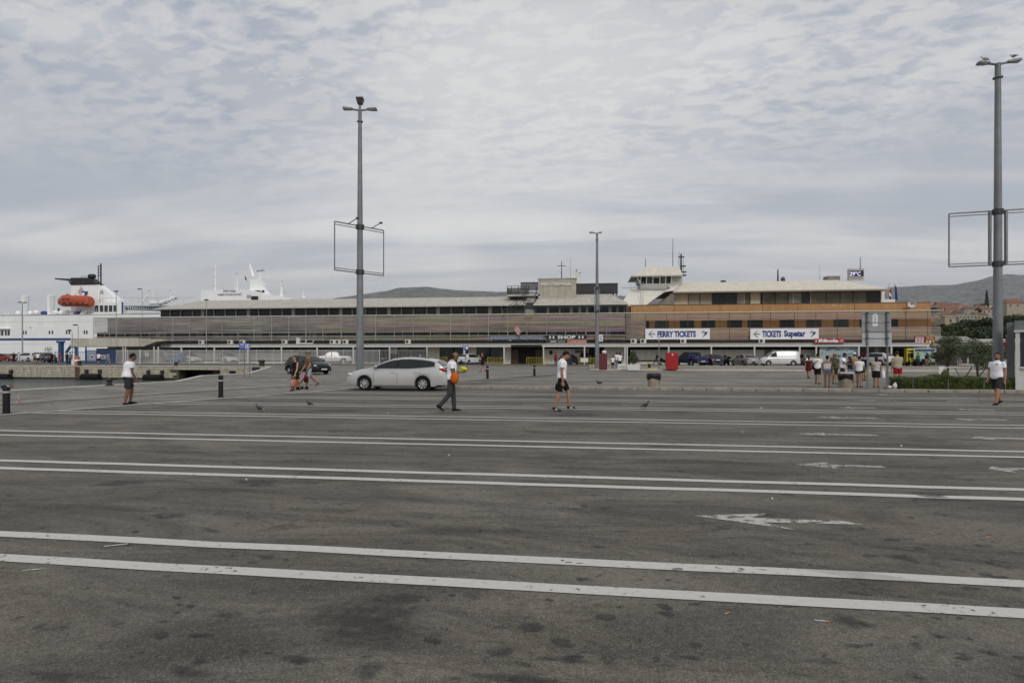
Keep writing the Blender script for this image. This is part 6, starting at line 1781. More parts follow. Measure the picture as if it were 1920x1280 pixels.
p = G(1165, 692, .11); t = thing('white_box', 'low white box beside the planter', 'box', p); MB().box((-.35, 0, 0), (.45, .3, .48)).build('box', 'white_paint', t, bevel=.02); MB().box((-.3, -.01, .2), (.4, -.002, .3)).build('handle_strip', 'fascia', t)
p = G(1235.5, 691, .11); t = thing('signal_post', 'thin grey post between planter and red cabinet', 'post', p); MB().tube([(0, 0, 0), (0, 0, 2.75)], .04, 8).build('post', 'galv', t); MB().box((-.06, -.06, 2.75), (.06, .06, 3.0)).build('post_head', 'fascia', t)
p = G(1217.5, 692, .11); t = thing('guard_post', 'stubby yellow and black guard post on the pavement edge', 'post', p); MB().tube([(0, 0, 0), (0, 0, .65)], .12, 10).build('post', 'bright_yellow', t); MB().tube([(0, -.01, .12), (0, -.01, .5)], .125, 10).build('black_sleeve', 'dark', t); MB().box((-.1, -.25, 0), (.7, .3, .08)).build('base', 'bright_yellow', t)
# ------------------------------------------------------------------ yellow crowd barriers
def barrier(label, x0, x1, yb_, mat='fence_yellow', board=False, h=1.0):
    yw = yw_at((x0 + x1) / 2, yb_)
    a, b = WX(x0, yw), WX(x1, yw)
    t = thing('crowd_barrier', label, 'barrier', ((a + b) / 2, yw, .01))
    w_ = (b - a) / 2
    fr_ = MB().tube([(-w_, 0, .15), (-w_, 0, h - .06), (-w_ + .06, 0, h), (w_ - .06, 0, h), (w_, 0, h - .06), (w_, 0, .15), (-w_, 0, .15)], .032, 6).build('frame', mat, t)
    for i in range(1, 12):
        x = -w_ + 2 * w_ * i / 12
        MB().tube([(x, 0, .16), (x, 0, h)], .017, 5).build('bar', mat, t)
    for k in (-1, 1): MB().beam((k * w_ * .8, -.3, .02), (k * w_ * .8, .3, .02), .06, .03).build('foot', mat, t); MB().tube([(k * w_ * .8, 0, .02), (k * w_ * .8, 0, .16)], .025, 5).build('leg', mat, t)
    if board: MB().box((-w_ * .85, -.06, .45), (w_ * .05, -.035, .95)).build('notice_board', 'fence_white', t)
barrier('yellow crowd barrier beside the woman in the dark dress', 914, 947, 684.6); barrier('yellow crowd barrier across the terminal entrance', 987.5, 1025, 684.6); barrier('yellow crowd barrier with pale notice left of the distant lamp pole', 1086, 1118, 685.6, board=True); barrier('yellow crowd barrier half hidden behind the silver estate car', 802, 838, 683.6)
# ------------------------------------------------------------------ hedge, young olives and the booth
hx0, hx1, hy0, hy1 = WX(1690, KY + .7), WX(1909, KY + .7), KY + .66, KY + 1.9
t = thing('hedge', 'low clipped green hedge behind the raised kerb', 'hedge', ((hx0 + hx1) / 2, (hy0 + hy1) / 2, 0))
MB().box((hx0 - .1, hy0 - .02, 0), (hx1 + .1, hy1 + .1, .1)).build('soil_bed', 'hill_soil', t, world=True)
rr = random.Random(2); mb = MB()
def hz_(x): return .6 + .05 * math.sin(x * 1.7) + .04 * math.sin(x * 4.1 + 1) + .03 * math.sin(x * 9)
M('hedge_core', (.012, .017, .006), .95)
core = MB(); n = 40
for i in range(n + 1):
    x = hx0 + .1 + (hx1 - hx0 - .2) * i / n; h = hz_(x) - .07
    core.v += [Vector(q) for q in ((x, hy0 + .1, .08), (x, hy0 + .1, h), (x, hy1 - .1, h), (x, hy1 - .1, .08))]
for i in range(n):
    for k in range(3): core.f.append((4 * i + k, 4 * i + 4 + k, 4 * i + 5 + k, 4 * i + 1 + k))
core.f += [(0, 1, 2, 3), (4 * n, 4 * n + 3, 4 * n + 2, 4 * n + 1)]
core.build('core_fill', 'hedge_core', t, world=True)  # solid, very dark fill behind the leaf faces; no twigs modelled
for _ in range(26000):
    x = rr.uniform(hx0, hx1); h = hz_(x); f = rr.random()
    if f < .5: p = Vector((x, hy0 + rr.gauss(.05, .04), rr.uniform(.08, h)))
    elif f < .93: p = Vector((x, rr.uniform(hy0, hy1), h + rr.gauss(-.03, .03)))
    else: p = Vector((hx0 + rr.gauss(.05, .05), rr.uniform(hy0, hy1), rr.uniform(.08, h)))
    a = Vector((rr.gauss(0, 1), rr.gauss(0, 1), rr.gauss(0, 1))).normalized() * rr.uniform(.015, .03); b_ = a.cross(Vector((rr.gauss(0, 1), rr.gauss(0, 1), rr.gauss(0, 1)))).normalized() * .012
    k = len(mb.v); mb.v += [p - a, p + b_, p + a, p - b_]; mb.f.append((k, k + 1, k + 2, k + 3))
leaves(mb, (WX(1772, KY + 1.3), KY + 1.3, .75), (.16, .16, .2), 500, .03, rr)
mb.build('foliage', 'leaf_hedge', t, world=True, recalc=False)
for x in (1712, 1778, 1845, 1885):
    p = Wp(x, 700, KY + .64); tt = thing('edging_post', 'thin grey edging post in front of the hedge', 'post', (p.x, KY + .64, .1), group='edging posts along the hedge'); MB().tube([(0, 0, 0), (0, 0, .42)], .015, 6).build('post', 'galv', tt); MB().ball((0, 0, .43), .022, 6, 5).build('cap', 'galv', tt)
def olive(label, x, D, ztop, r_, seed, lean=0.0):
    c = CW((x - 960) / FPX * D, D)
    return tree('olive_tree', label, c, ztop, r_, .75, 'leaf_olive', seed, 17, 270, .05, spread=1.0, tr=.07)
olive('bushy young olive tree behind the hedge beside the map board', 1779, 33, 2.62, 1.0, 31)
olive('wider young olive tree behind the hedge next to the lamp pole', 1836, 31, 2.35, 1.15, 57)
p = CW((1800 - 960) / FPX * 31, 31); t = thing('plant_stake_frame', 'slanting white and grey stakes under the olive trees', 'stakes', p)
for a, b_, m_ in (((-.9, 0, .9), (.1, 0, 0), 'white_metal'), ((-.2, .1, .85), (.2, 0, 0), 'galv'), ((.6, 0, .9), (.1, .1, 0), 'bark'), ((1.3, 0, .9), (.7, 0, .05), 'bark')):
    MB().tube([a, b_], .03, 6).build('stake', m_, t)
MB().tube([(-.85, 0, .88), (.5, 0, .9)], .025, 6).build('cross_bar', 'white_metal', t); MB().box((-1.05, -.02, .5), (-.8, .02, .95)).build('board', 'white_paint', t)
M('booth_white', (.6, .6, .57), .5, var=.08, streak=.2); M('booth_grey', (.16, .165, .17), .5, var=.08)
bc = G(1904, 735.5); bdir = ray(1901.5, 700)
t = thing('pay_booth', 'grey and white glazed pay booth at the end of the hedge', 'booth', bc, -math.atan2(bdir.x, bdir.y))
BW, BD, bk = 2.4, 2.6, bc.length / FPX * 1.08
def zb(y): return CH + (HOR - y) * .0225
def BB(mb, n_, m_, **k): return mb.build(n_, m_, t, **k)
BB(MB().box((.05, .05, .06), (BW, BD, 1.02)), 'lower_wall', 'booth_white'); BB(MB().box((.02, .02, 0), (BW + .05, BD, .06)), 'plinth', 'booth_grey')
BB(MB().box((0, 0, .05), (.14, .13, zb(622))), 'corner_post', 'booth_white'); BB(MB().box((0, BD - .13, .05), (.13, BD, zb(622))), 'corner_post', 'booth_white')
BB(MB().box((.14, -.02, 1.02), (BW, .12, 1.1)), 'sill', 'booth_white'); BB(MB().box((-.02, .14, 1.02), (.1, BD - .14, 1.1)), 'sill', 'booth_white')
BB(MB().box((-.05, -.05, zb(622)), (BW, BD, zb(618.6))), 'head_rail', 'booth_white'); BB(MB().box((-.03, .1, zb(618.5)), (BW, BD, zb(600))), 'fascia', 'booth_grey')
BB(MB().box((.15, .05, 1.1), (BW, .08, zb(622.2))), 'window', 'smoke_glass'); BB(MB().box((.05, .14, 1.1), (.08, BD - .14, zb(622.2))), 'window', 'smoke_glass')
BB(MB().box((-.3, BD - .2, 0), (-.02, BD, zb(600))), 'side_panel', 'booth_grey'); BB(MB().box((.3, .12, 1.12), (BW, .16, 2.0)), 'blind', 'booth_grey')
# ------------------------------------------------------------------ litter on the ground
M('paper', (.42, .41, .38), .9); M('butt', (.4, .2, .07), .8)
def scrap(label, x, y, s, name='paper_scrap', mat='paper'):
    rr = random.Random(int(x * 3 + y)); p = G(x, y)
    t = thing(name, label, 'litter', p + Vector((0, 0, .006)), rr.uniform(0, 3))
    MB().add([(-s, -s * .6, .0), (s * .9, -s * .5, .012), (s, s * .6, .0), (-s * .8, s * .55, .018), (0, 0, .03)], [(0, 1, 4), (1, 2, 4), (2, 3, 4), (3, 0, 4)]).build('sheet', mat, t); MB().add([(s * .2, s * .1, .02), (s * .8, s * .3, .03), (s * .6, s * .8, .02)], [(0, 1, 2)]).build('torn_corner', mat, t)
for i, (x, y, s, lab) in enumerate(((532, 713.5, .3, 'white paper scrap near the walking couple'), (462, 901, .035, 'white paper scrap on the second lane pair'), (1448, 937, .03, 'small pale scrap above the big worn arrow'), (1208, 711, .1, 'pale scrap left of the lone concrete bin'), (1428, 765.5, .07, 'pale scrap among the thin far lane lines'), (1690, 837, .035, 'pale scrap touching the third lane pair'), (1633, 794.5, .05, 'pale scrap on the fourth lane pair'), (728, 776, .05, 'crumpled scrap in front of the silver car'), (842, 855, .03, 'bright fleck of paper between lane pairs'), (1790, 740, .06, 'pale scrap at the foot of the hedge kerb'), (1020, 897, .03, 'yellowish scrap on the second lane pair'), (1392, 811, .03, 'tiny pale scrap left of a worn arrow'))):
    scrap(lab, x, y, s * .65)
def cig(label, x0, y0, x1, y1, white=.75):
    a, b = G(x0, y0, .008), G(x1, y1, .008); t = thing('cigarette', label, 'litter', a); m_ = a.lerp(b, white)
    MB().tube([a, m_], .004, 6).build('paper_tube', 'paper', t, world=True); MB().tube([m_, b], .0042, 6).build('filter', 'butt', t, world=True)
cig('whole white cigarette lying below the nearest lane pair', 1527, 1161.5, 1556, 1164.5); cig('short cigarette butt below the nearest lane pair', 1360, 1150, 1367, 1147, .3); cig('thin orange butt on the bare asphalt right of the worn arrow', 1849, 1007, 1857, 1006, .2)
p = G(1682, 727, .1); t = thing('white_bag', 'crumpled white bag on the kerb beside the hedge', 'bag', G(1678, 728.5, .11)); MB().ball((0, 0, .12), (.09, .08, .14), 9, 7).ball((-.25, 0, .07), (.14, .1, .07), 8, 6).build('bag', 'tape_white', t, smooth=True); MB().tube([(0, 0, .24), (.03, 0, .3), (.06, 0, .25)], .01, 5).build('handle', 'tape_white', t)
# ------------------------------------------------------------------ vehicles: bodies lofted from a side profile
M('tyre', (.012, .012, .013), .85, spec=.15); M('rim', (.45, .46, .47), .35, metal=.6); M('rim_dark', (.03, .03, .032), .5); M('car_black', (.008, .008, .009), .7, spec=.15); M('car_glass', (.013, .016, .018), .05, spec=.4); M('tail_red', (.28, .008, .014), .2, coat=.5); M('head_glass', (.5, .52, .54), .1, coat=.8); M('plate', (.6, .6, .6), .5); M('trim_grey', (.1, .1, .1), .6); M('cabin_grey', (.12, .12, .12), .8)
def car_paint(name, col, metal=.0, rough=.28):
    return M(name, col, rough, metal=metal, coat=.25, var=.03, vs=2)
M('paint_silver', (.47, .47, .465), .28, metal=.3, coat=.5, var=.03, vs=2); car_paint('paint_white', (.56, .57, .57)); M('paint_black', (.004, .004, .005), .3, spec=.3, coat=.1); car_paint('paint_blue', (.008, .018, .075), .3); car_paint('paint_dark', (.025, .026, .03), .3); car_paint('paint_grey', (.09, .092, .095), .5); car_paint('paint_red', (.2, .012, .012)); car_paint('paint_navy', (.014, .018, .035), .3); car_paint('paint_champagne', (.3, .3, .29), .5)
def lerp_curve(cv, s):
    if s <= cv[0][0]: return cv[0][1]
    for (a, za), (b, zb_) in zip(cv, cv[1:]):
        if s <= b:
            f = (s - a) / (b - a)
            return za + (zb_ - za) * f
    return cv[-1][1]
KINDS = {
 'wagon': dict(L=4.70, W=1.81, wb=2.69, fo=.93, r=.315, sill=.2, low=[(0, .56), (.03, .66), (.12, .74), (.35, .84), (.7, .92), (1.15, .985), (1.6, .965), (2.6, .97), (3.5, 1.01), (4.1, 1.06), (4.45, 1.04), (4.62, .92), (4.70, .6)],
   roof=[(1.1, .98), (1.35, 1.1), (1.75, 1.29), (2.15, 1.415), (2.55, 1.47), (3.0, 1.48), (3.5, 1.455), (3.95, 1.395), (4.2, 1.33), (4.42, 1.17), (4.56, 1.03)], wins=[(1.32, 2.44), (2.5, 3.4), (3.45, 4.15)], doors=[1.36, 2.46, 3.5], ws=(1.18, 2.1), rw=(4.22, 4.5), belt=.985),
 'hatch': dict(L=4.05, W=1.74, wb=2.5, fo=.85, r=.3, sill=.2, low=[(0, .52), (.04, .64), (.3, .8), (.95, .96), (2.4, .96), (3.5, .98), (3.9, .95), (4.0, .85), (4.05, .6)],
   roof=[(.9, .95), (1.2, 1.12), (1.65, 1.37), (2.1, 1.47), (2.8, 1.48), (3.3, 1.42), (3.55, 1.35), (3.8, 1.08), (3.88, .97)], wins=[(1.2, 2.2), (2.28, 3.25)], doors=[1.15, 2.24], ws=(.98, 1.72), rw=(3.52, 3.82), belt=.97),
 'sedan': dict(L=4.5, W=1.78, wb=2.65, fo=.85, r=.31, sill=.2, low=[(0, .52), (.04, .64), (.3, .8), (1.0, .95), (2.6, .95), (3.6, 1.0), (4.3, 1.0), (4.45, .92), (4.5, .6)],
   roof=[(1.0, .94), (1.4, 1.15), (1.85, 1.37), (2.3, 1.44), (2.9, 1.44), (3.3, 1.36), (3.85, 1.07), (3.95, 1.0)], wins=[(1.4, 2.35), (2.43, 3.4)], doors=[1.32, 2.39], ws=(1.08, 1.92), rw=(3.34, 3.88), belt=.98),
 'suv': dict(L=4.45, W=1.85, wb=2.65, fo=.88, r=.35, sill=.28, low=[(0, .6), (.04, .78), (.25, .92), (.95, 1.06), (2.5, 1.06), (3.7, 1.12), (4.3, 1.1), (4.42, .95), (4.45, .66)],
   roof=[(.95, 1.05), (1.3, 1.25), (1.75, 1.52), (2.2, 1.63), (3.0, 1.64), (3.7, 1.58), (3.95, 1.5), (4.2, 1.2), (4.27, 1.1)], wins=[(1.3, 2.25), (2.33, 3.15), (3.22, 3.8)], doors=[1.22, 2.29, 3.3], ws=(1.03, 1.82), rw=(3.92, 4.2), belt=1.08),
 'pickup': dict(L=5.3, W=1.88, wb=3.2, fo=.92, r=.39, sill=.36, low=[(0, .7), (.04, .92), (.25, 1.06), (1.1, 1.16), (2.4, 1.14), (3.55, 1.14), (3.6, 1.16), (5.2, 1.16), (5.27, 1.1), (5.3, .75)],
   roof=[(1.15, 1.15), (1.5, 1.35), (1.9, 1.68), (2.3, 1.78), (3.0, 1.79), (3.35, 1.72), (3.5, 1.45), (3.56, 1.2)], wins=[(1.5, 2.4), (2.48, 3.25)], doors=[1.42, 2.44], ws=(1.22, 1.98), rw=(3.33, 3.5), belt=1.17),
 'van': dict(L=4.75, W=1.83, wb=2.95, fo=.93, r=.32, sill=.24, low=[(0, .55), (.04, .72), (.2, .88), (.7, 1.05), (1.0, 1.1), (4.6, 1.12), (4.72, 1.05), (4.75, .6)],
   roof=[(.75, 1.08), (1.1, 1.35), (1.5, 1.68), (1.8, 1.8), (2.4, 1.85), (3.6, 1.86), (4.5, 1.84), (4.66, 1.78), (4.73, 1.15)], wins=[(1.15, 1.95)], doors=[1.1, 2.05], ws=(.85, 1.58), rw=(4.64, 4.7), belt=1.13),
}
WHEELS = {}
def wheel_meshes(r, fancy):
    key = (r, fancy)
    if key in WHEELS: return WHEELS[key]
    t_ = MB().lathe([(r * .64, .0), (r * .66, -.095), (r * .9, -.1), (r * .985, -.075), (r, -.03), (r, .03), (r * .985, .075), (r * .9, .1), (r * .66, .095), (r * .64, 0)], n=28, axis='y', cap=False).mesh('tyre', 40)
    d_ = MB().lathe([(r * .67, -.06), (r * .67, .07), (r * .6, .075), (r * .52, .06), (r * .22, .075), (.02, .08)], n=24, axis='y').mesh('rim', 30)
    mb = MB(); n = 7 if fancy else 5
    for k in range(n):
        a = 2 * math.pi * k / n; c, s = math.cos(a), math.sin(a); u, v = -s, c
        rr_ = r * .44; ln, wd = r * .15, r * .095
        pts = []
        for j in range(8):
            b = 2 * math.pi * j / 8
            q = rr_ + ln * math.cos(b); w_ = wd * math.sin(b) * (1.25 if math.cos(b) > 0 else .8)
            pts.append((c * q + u * w_, s * q + v * w_))
        mb.prism(pts, .03, 'y', .058)
    s_ = mb.mesh('rim_openings')
    for m_, q in ((t_, 'tyre'), (d_, 'rim'), (s_, 'rim_dark')): m_.materials.append(MATS[q])
    WHEELS[key] = (t_, d_, s_)
    return WHEELS[key]
def car(kind, label, loc, rz, paint, group=None, fancy=False, name=None, cat='car', extras=()):
    K = KINDS[kind]; L_, W, r = K['L'], K['W'], K['r']
    t = thing(name or 'parked_car', label, cat, loc, rz, group)
    X = lambda s: L_ / 2 - s
    hw = W / 2
    sw = (K['fo'], K['fo'] + K['wb']); ra = r * 1.17
    def wid(s):
        a = .95
        f = 1.0
        if s < a: f = 1 - .27 * ((a - s) / a) ** 2.6
        b = .6
        if s > L_ - b: f = 1 - .14 * ((s - L_ + b) / b) ** 2.4
        return hw * f
    def bot(s):
        z = K['sill'] + (.06 if s < .5 or s > L_ - .5 else 0)
        for q in sw:
            d = abs(s - q)
            if d < ra: z = max(z, r + math.sqrt(max(0, ra * ra - d * d)))
        return z
    st = set(p[0] for p in K['low'])
    n = 46
    st |= set(L_ * i / n for i in range(n + 1))
    for q in sw:
        for k in range(-8, 9): st.add(q + ra * math.sin(k / 8 * math.pi / 2))
        st.add(q - ra - .003); st.add(q + ra + .003)
    st = sorted(s for s in st if 0 <= s <= L_)
    st = [s for i, s in enumerate(st) if i == 0 or s - st[i - 1] > .0015]
    mb = MB(); m = 0; secs = []
    for s in st:
        w_, zt_, zb2 = wid(s), lerp_curve(K['low'], s), bot(s)
        crown = .045 if (s < K['roof'][0][0] or s > K['roof'][-1][0]) else .0
        z4 = max(zt_ - .16, zb2 + .05); dz = z4 - zb2
        zz = [(0, zt_ + crown), (.5 * w_, zt_ + crown * .8), (.82 * w_, zt_ + crown * .1), (.93 * w_, zt_ - .05), (.985 * w_, z4), (1.0 * w_, zb2 + dz * .58), (.997 * w_, zb2 + dz * .3), (.987 * w_, zb2 + dz * .1), (.97 * w_, zb2), (.6 * w_, zb2 + .01)]
        # keep the section descending
        for i in range(1, len(zz)):
            if zz[i][1] > zz[i - 1][1] + .02: zz[i] = (zz[i][0], zz[i - 1][1] - .002)
        if min(z for _, z in zz[:8]) < zb2:
            zz = [(y, max(z, zb2 + .002 * (9 - i))) for i, (y, z) in enumerate(zz)]
        m = len(zz)
        row = [(X(s), y, z) for y, z in zz]
        secs.append(row)
    for sg in (1, -1):
        k0 = len(mb.v)
        for row in secs: mb.v += [Vector((x, y * sg, z)) for x, y, z in row]
        for i in range(len(secs) - 1):
            for j in range(m - 1):
                a = k0 + i * m + j
                mb.f.append((a, a + 1, a + m + 1, a + m))
        mb.f.append(tuple(k0 + j for j in range(m))); mb.f.append(tuple(k0 + (len(secs) - 1) * m + j for j in range(m)))
    # greenhouse
    rf = K['roof']; s0, s1 = rf[0][0], rf[-1][0]; zm = max(z for _, z in rf); belt = K['belt']
    yb_, yr_ = hw * .935, hw * .7
    def cy(s, z): return (yb_ + (yr_ - yb_) * max(0, (z - belt)) / (zm - belt)) * (wid(s) / hw)
    gs = sorted(set([p[0] for p in rf] + [s0 + (s1 - s0) * i / 34 for i in range(35)]))
    def surf(s, y):
        zr2 = lerp_curve(rf, s); ye = cy(s, zr2 - .05)
        a = abs(y)
        if a > ye - .09: return zr2 - .01 - .05 * (a - ye + .09) / .09
        return zr2 + .022 - .032 * (a / max(.05, ye - .09)) ** 2
    g = []
    for s in gs:
        zr2 = lerp_curve(rf, s); zb3 = min(lerp_curve(K['low'], s) - .04, zr2)
        ye = cy(s, zr2 - .05)
        g.append([(X(s), 0, zr2 + .022), (X(s), ye * .5, surf(s, ye * .5)), (X(s), ye - .09, surf(s, ye - .09)), (X(s), ye - .02, zr2 - .035), (X(s), ye, zr2 - .07), (X(s), cy(s, zb3), min(zb3, zr2 - .08))])
    for sg in (1, -1):
        k0 = len(mb.v)
        for row in g: mb.v += [Vector((x, y * sg, z)) for x, y, z in row]
        for i in range(len(g) - 1):
            for j in range(5):
                a = k0 + i * 6 + j; mb.f.append((a, a + 1, a + 7, a + 6))
    body = mb.build('body', paint, t, smooth=32, weld=True)
    # glass
    for a, b in K['wins']:
        for sg in (1, -1):
            gm = MB(); nn = 10
            for i in range(nn + 1):
                s = a + (b - a) * i / nn; lo = max(belt + .015, lerp_curve(K['low'], s) + .012); hi_ = max(lo + .004, lerp_curve(rf, s) - .075)
                for z in (lo, (lo + hi_) / 2, hi_): gm.v.append(Vector((X(s), sg * (cy(s, z) + .008), z)))
            for i in range(nn):
                for j in range(2):
                    q = i * 3 + j; gm.f.append((q, q + 1, q + 4, q + 3))
            gm.build('side_window', 'car_glass', t, smooth=True)
    ws_ = K['wins']
    for (a0, a1), (b0, b1) in zip(ws_, ws_[1:]):
        for sg in (1, -1):
            gm = MB()
            for s in (a1 + .002, b0 - .002):
                lo = max(belt + .025, lerp_curve(K['low'], s) + .02); hi_ = max(lo + .004, lerp_curve(rf, s) - .088)
                for z in (lo, (lo + hi_) / 2, hi_): gm.v.append(Vector((X(s), sg * (cy(s, z) + .009), z)))
            gm.f += [(0, 1, 4, 3), (1, 2, 5, 4)]
            gm.build('door_pillar', 'car_black', t)
    for (a, b), nm in ((K['ws'], 'windscreen'), (K['rw'], 'rear_window')):
        gm = MB(); nn = 8
        for i in range(nn + 1):
            s = a + (b - a) * i / nn; ye = cy(s, lerp_curve(rf, s) - .05) - .1
            for j in range(9):
                y = ye * (j / 4 - 1); gm.v.append(Vector((X(s) + (.012 if nm == 'windscreen' else -.012), y, surf(s, y) + .008)))
        for i in range(nn):
            for j in range(8): q = i * 9 + j; gm.f.append((q, q + 1, q + 10, q + 9))
        gm.build(nm, 'car_glass', t, smooth=True)
    # wheels
    tm, rm, om = wheel_meshes(r, fancy)
    for q in sw:
        for sg in (1, -1):
            wo = bpy.data.objects.new('wheel', None); COL.objects.link(wo); wo.parent = t
            wo.location = (X(q), sg * (hw - .115), r); wo.rotation_euler = (0, 0, 0 if sg > 0 else math.pi)
            for me, nm in ((tm, 'tyre'), (rm, 'rim'), (om, 'rim_openings')):
                o = bpy.data.objects.new(nm, me); COL.objects.link(o); o.parent = wo
    MB().box((X(.35), -hw * .62, K['sill'] - .03), (X(L_ - .35), hw * .62, K['sill'] + .42)).build('underbody', 'car_black', t)
    # lamps, plates, mirrors, handles, seams
    zl_ = lerp_curve(K['low'], .25)
    for sg in (1, -1):
        MB().ball((X(.27), sg * wid(.27) * .83, zl_ - .1), (.22, .13, .085), 12, 8, Matrix.Rotation(R(-14), 3, 'Y')).build('headlight', 'head_glass', t, smooth=True)
        if kind == 'van': MB().box((X(L_ - .03), sg * hw * .74, .75), (X(L_ + .012), sg * hw * .84, 1.35)).build('tail_light', 'tail_red', t)
        else: MB().ball((X(L_ - .2), sg * wid(L_ - .2) * .86, lerp_curve(K['low'], L_ - .3) - .1), (.26, .135, .085), 12, 8, Matrix.Rotation(R(-6), 3, 'Y')).build('tail_light', 'tail_red', t, smooth=True)
        ms = K['ws'][0] + .32
        MB().ball((X(ms), sg * (hw * .98 + .06), belt + .1), (.07, .11, .075), 10, 7).build('wing_mirror', paint, t, smooth=True)
        for d in K['doors']:
            lo, hi_ = K['sill'] + .12, lerp_curve(K['low'], d) - .03
            if any(abs(d - q) < ra for q in sw): lo = bot(d) + .05
            MB().tube([(X(d), sg * (wid(d) * .999), lo), (X(d), sg * wid(d) * 1.001, (lo + hi_) / 2), (X(d), sg * wid(d) * .988, hi_ - .12)], .007, 5).build('door_seam', 'car_black', t)
        for d in K['doors'][1:3]:
            MB().box((X(d - .1), sg * wid(d) * .985, hi_ - .17), (X(d - .28), sg * (wid(d) * 1.0 + .012), hi_ - .14)).build('door_handle', paint, t)
        MB().box((X(sw[0] + ra + .05), sg * hw * .97, K['sill'] - .01), (X(sw[1] - ra - .05), sg * hw * .985, K['sill'] + .06)).build('sill_trim', 'trim_grey', t)
    MB().box((X(-.005), -hw * .45, .42), (X(.08), hw * .45, .52)).build('grille', 'car_black', t)
    MB().box((X(-.012), -.26, .36 if kind not in ('suv', 'pickup') else .5), (X(.02), .26, .47 if kind not in ('suv', 'pickup') else .61)).build('number_plate', 'plate', t)
    zp = .62 if kind in ('pickup',) else .78
    MB().box((X(L_ - .03), -.26, zp - .06), (X(L_ + .012), .26, zp + .05)).build('number_plate', 'plate', t)
    MB().box((X(L_ - .06), -hw * .78, K['sill'] + .1), (X(L_ + .008), hw * .78, K['sill'] + .2)).build('bumper_strip', 'trim_grey', t)
    if kind in ('wagon', 'suv'):
        for sg in (1, -1):
            pts = [(X(s), sg * (cy(s, lerp_curve(rf, s)) - .06), lerp_curve(rf, s) + .035) for s in [2.2 + (s1 - 2.9) * i / 6 for i in range(7)]]
            MB().tube(pts, .018, 6).build('roof_rail', 'trim_grey', t)
    if kind == 'pickup':
        MB().box((X(3.75), -hw * .8, 1.165), (X(5.15), hw * .8, 1.185)).build('load_bed', 'car_black', t)
        MB().tube([(X(3.7), -hw * .75, 1.17), (X(3.7), -hw * .7, 1.62), (X(3.7), hw * .7, 1.62), (X(3.7), hw * .75, 1.17)], .04, 6).build('roll_bar', 'car_black', t)
    return t
def at_screen(xa, xb, yb_):
    """ground point of the middle of a car that spans xa..xb with its wheels on row yb_"""
    return G((xa + xb) / 2, yb_)
SG = TH   # yaw 0 points right along the lanes (world +X)
# the silver estate car parked along the lanes
pr, pf = G(792, 733), G(682, 733.4)
yy = pr.y + .88
xm = (pr.x + pf.x) / 2
hero = car('wagon', 'silver estate car parked along the white lane lines', (xm - .01, yy, 0), math.pi, 'paint_silver', fancy=True, name='estate_car')
CG = 'cars parked around the terminal'
def park(kind, label, x, y, deg, paint, **k):
    return car(kind, label, G(x, y), R(deg), paint, CG, **k)
park('hatch', 'black hatchback with its nose to the quay behind the walking couple', 578, 701, -28, 'paint_black')
park('suv', 'white crossover behind the railing next to the blue machine', 359, 680.4, -32, 'paint_white')
park('suv', 'white crossover behind the railing under the second canopy bay', 428, 680.6, -36, 'paint_white')
park('pickup', 'white pickup facing the fence behind the lamp pole', 624, 681.8, 208, 'paint_white')
park('hatch', 'dark grey car behind the dark railing', 737, 681.5, 60, 'paint_dark')
park('hatch', 'white hatchback behind the silver estate car roof', 789, 681.5, 80, 'paint_white')
park('hatch', 'white hatchback with its tail to the lot by the small blue sign', 882, 682.4, 62, 'paint_white')
park('hatch', 'grey green car by the glass shop front', 843, 680.2, 100, 'paint_grey')
park('sedan', 'dark saloon behind the man in black shorts', 1066, 683.2, 75, 'paint_dark')
park('suv', 'dark car nosed to the wall behind the notice barrier', 1099, 682.3, 88, 'paint_dark')
park('pickup', 'navy blue pickup backed to the pavement beside the red cabinet', 1296, 685.6, 112, 'paint_blue')
park('hatch', 'dark navy hatchback between the blue pickup and the scooter', 1332, 685.8, 104, 'paint_navy')
park('sedan', 'champagne silver saloon parked tail first beside the scooter', 1396, 685.8, 103, 'paint_champagne')
park('van', 'white panel van parked side on under the canopy', 1459, 685.7, 180 + 2, 'paint_white', name='panel_van', cat='van')
park('hatch', 'silver hatchback behind the tail of the white van', 1508, 684.2, 96, 'paint_champagne')
park('suv', 'white car behind the posts of the big road sign', 1641, 684.8, 118, 'paint_white')
QG = 'cars queuing on the far quay'
def qcar(kind, label, x, y, deg, paint):
    return car(kind, label, G(x, y), R(deg), paint, QG)
qcar('hatch', 'dark red car on the far quay by the ferry', 8, 677.6, 10, 'paint_red')
qcar('hatch', 'pale grey car behind the red one on the far quay', 33, 676.2, 8, 'paint_champagne')
qcar('suv', 'white crossover on the far quay below the ferry hull', 53, 677.6, 172, 'paint_white')
dk = qcar('suv', 'dark car carrying bicycles on its roof on the far quay', 87, 679.6, -24, 'paint_dark')
# two bicycles on the roof
by = thing('bicycle', 'bicycle strapped on the roof of the dark quay car', 'bicycle', Vector(dk.location) + Vector((0, 0, 1.66)), R(-24), 'bicycles on the car roof')
for x in (-.5, .5):
    MB().tube([(x + .33 * math.cos(k * .524), 0, .36 + .33 * math.sin(k * .524)) for k in range(13)], .022, 6).build('wheel', 'car_black', by)
MB().tube([(-.5, 0, .36), (-.15, 0, .8), (.4, 0, .82), (.5, 0, .36)], .022, 6).build('frame', 'car_black', by); MB().tube([(-.15, 0, .8), (0, 0, .34), (.4, 0, .8)], .02, 6).build('frame_tube', 'car_black', by); MB().tube([(.38, -.25, .98), (.4, 0, .95), (.38, .25, .98)], .018, 6).build('handlebar', 'car_black', by); MB().ball((-.18, 0, .9), (.13, .06, .03), 8, 5).build('saddle', 'car_black', by)
b2_ = copy_tree(by); b2_.location = Vector(dk.location) + Vector((.2, .45, 1.66))
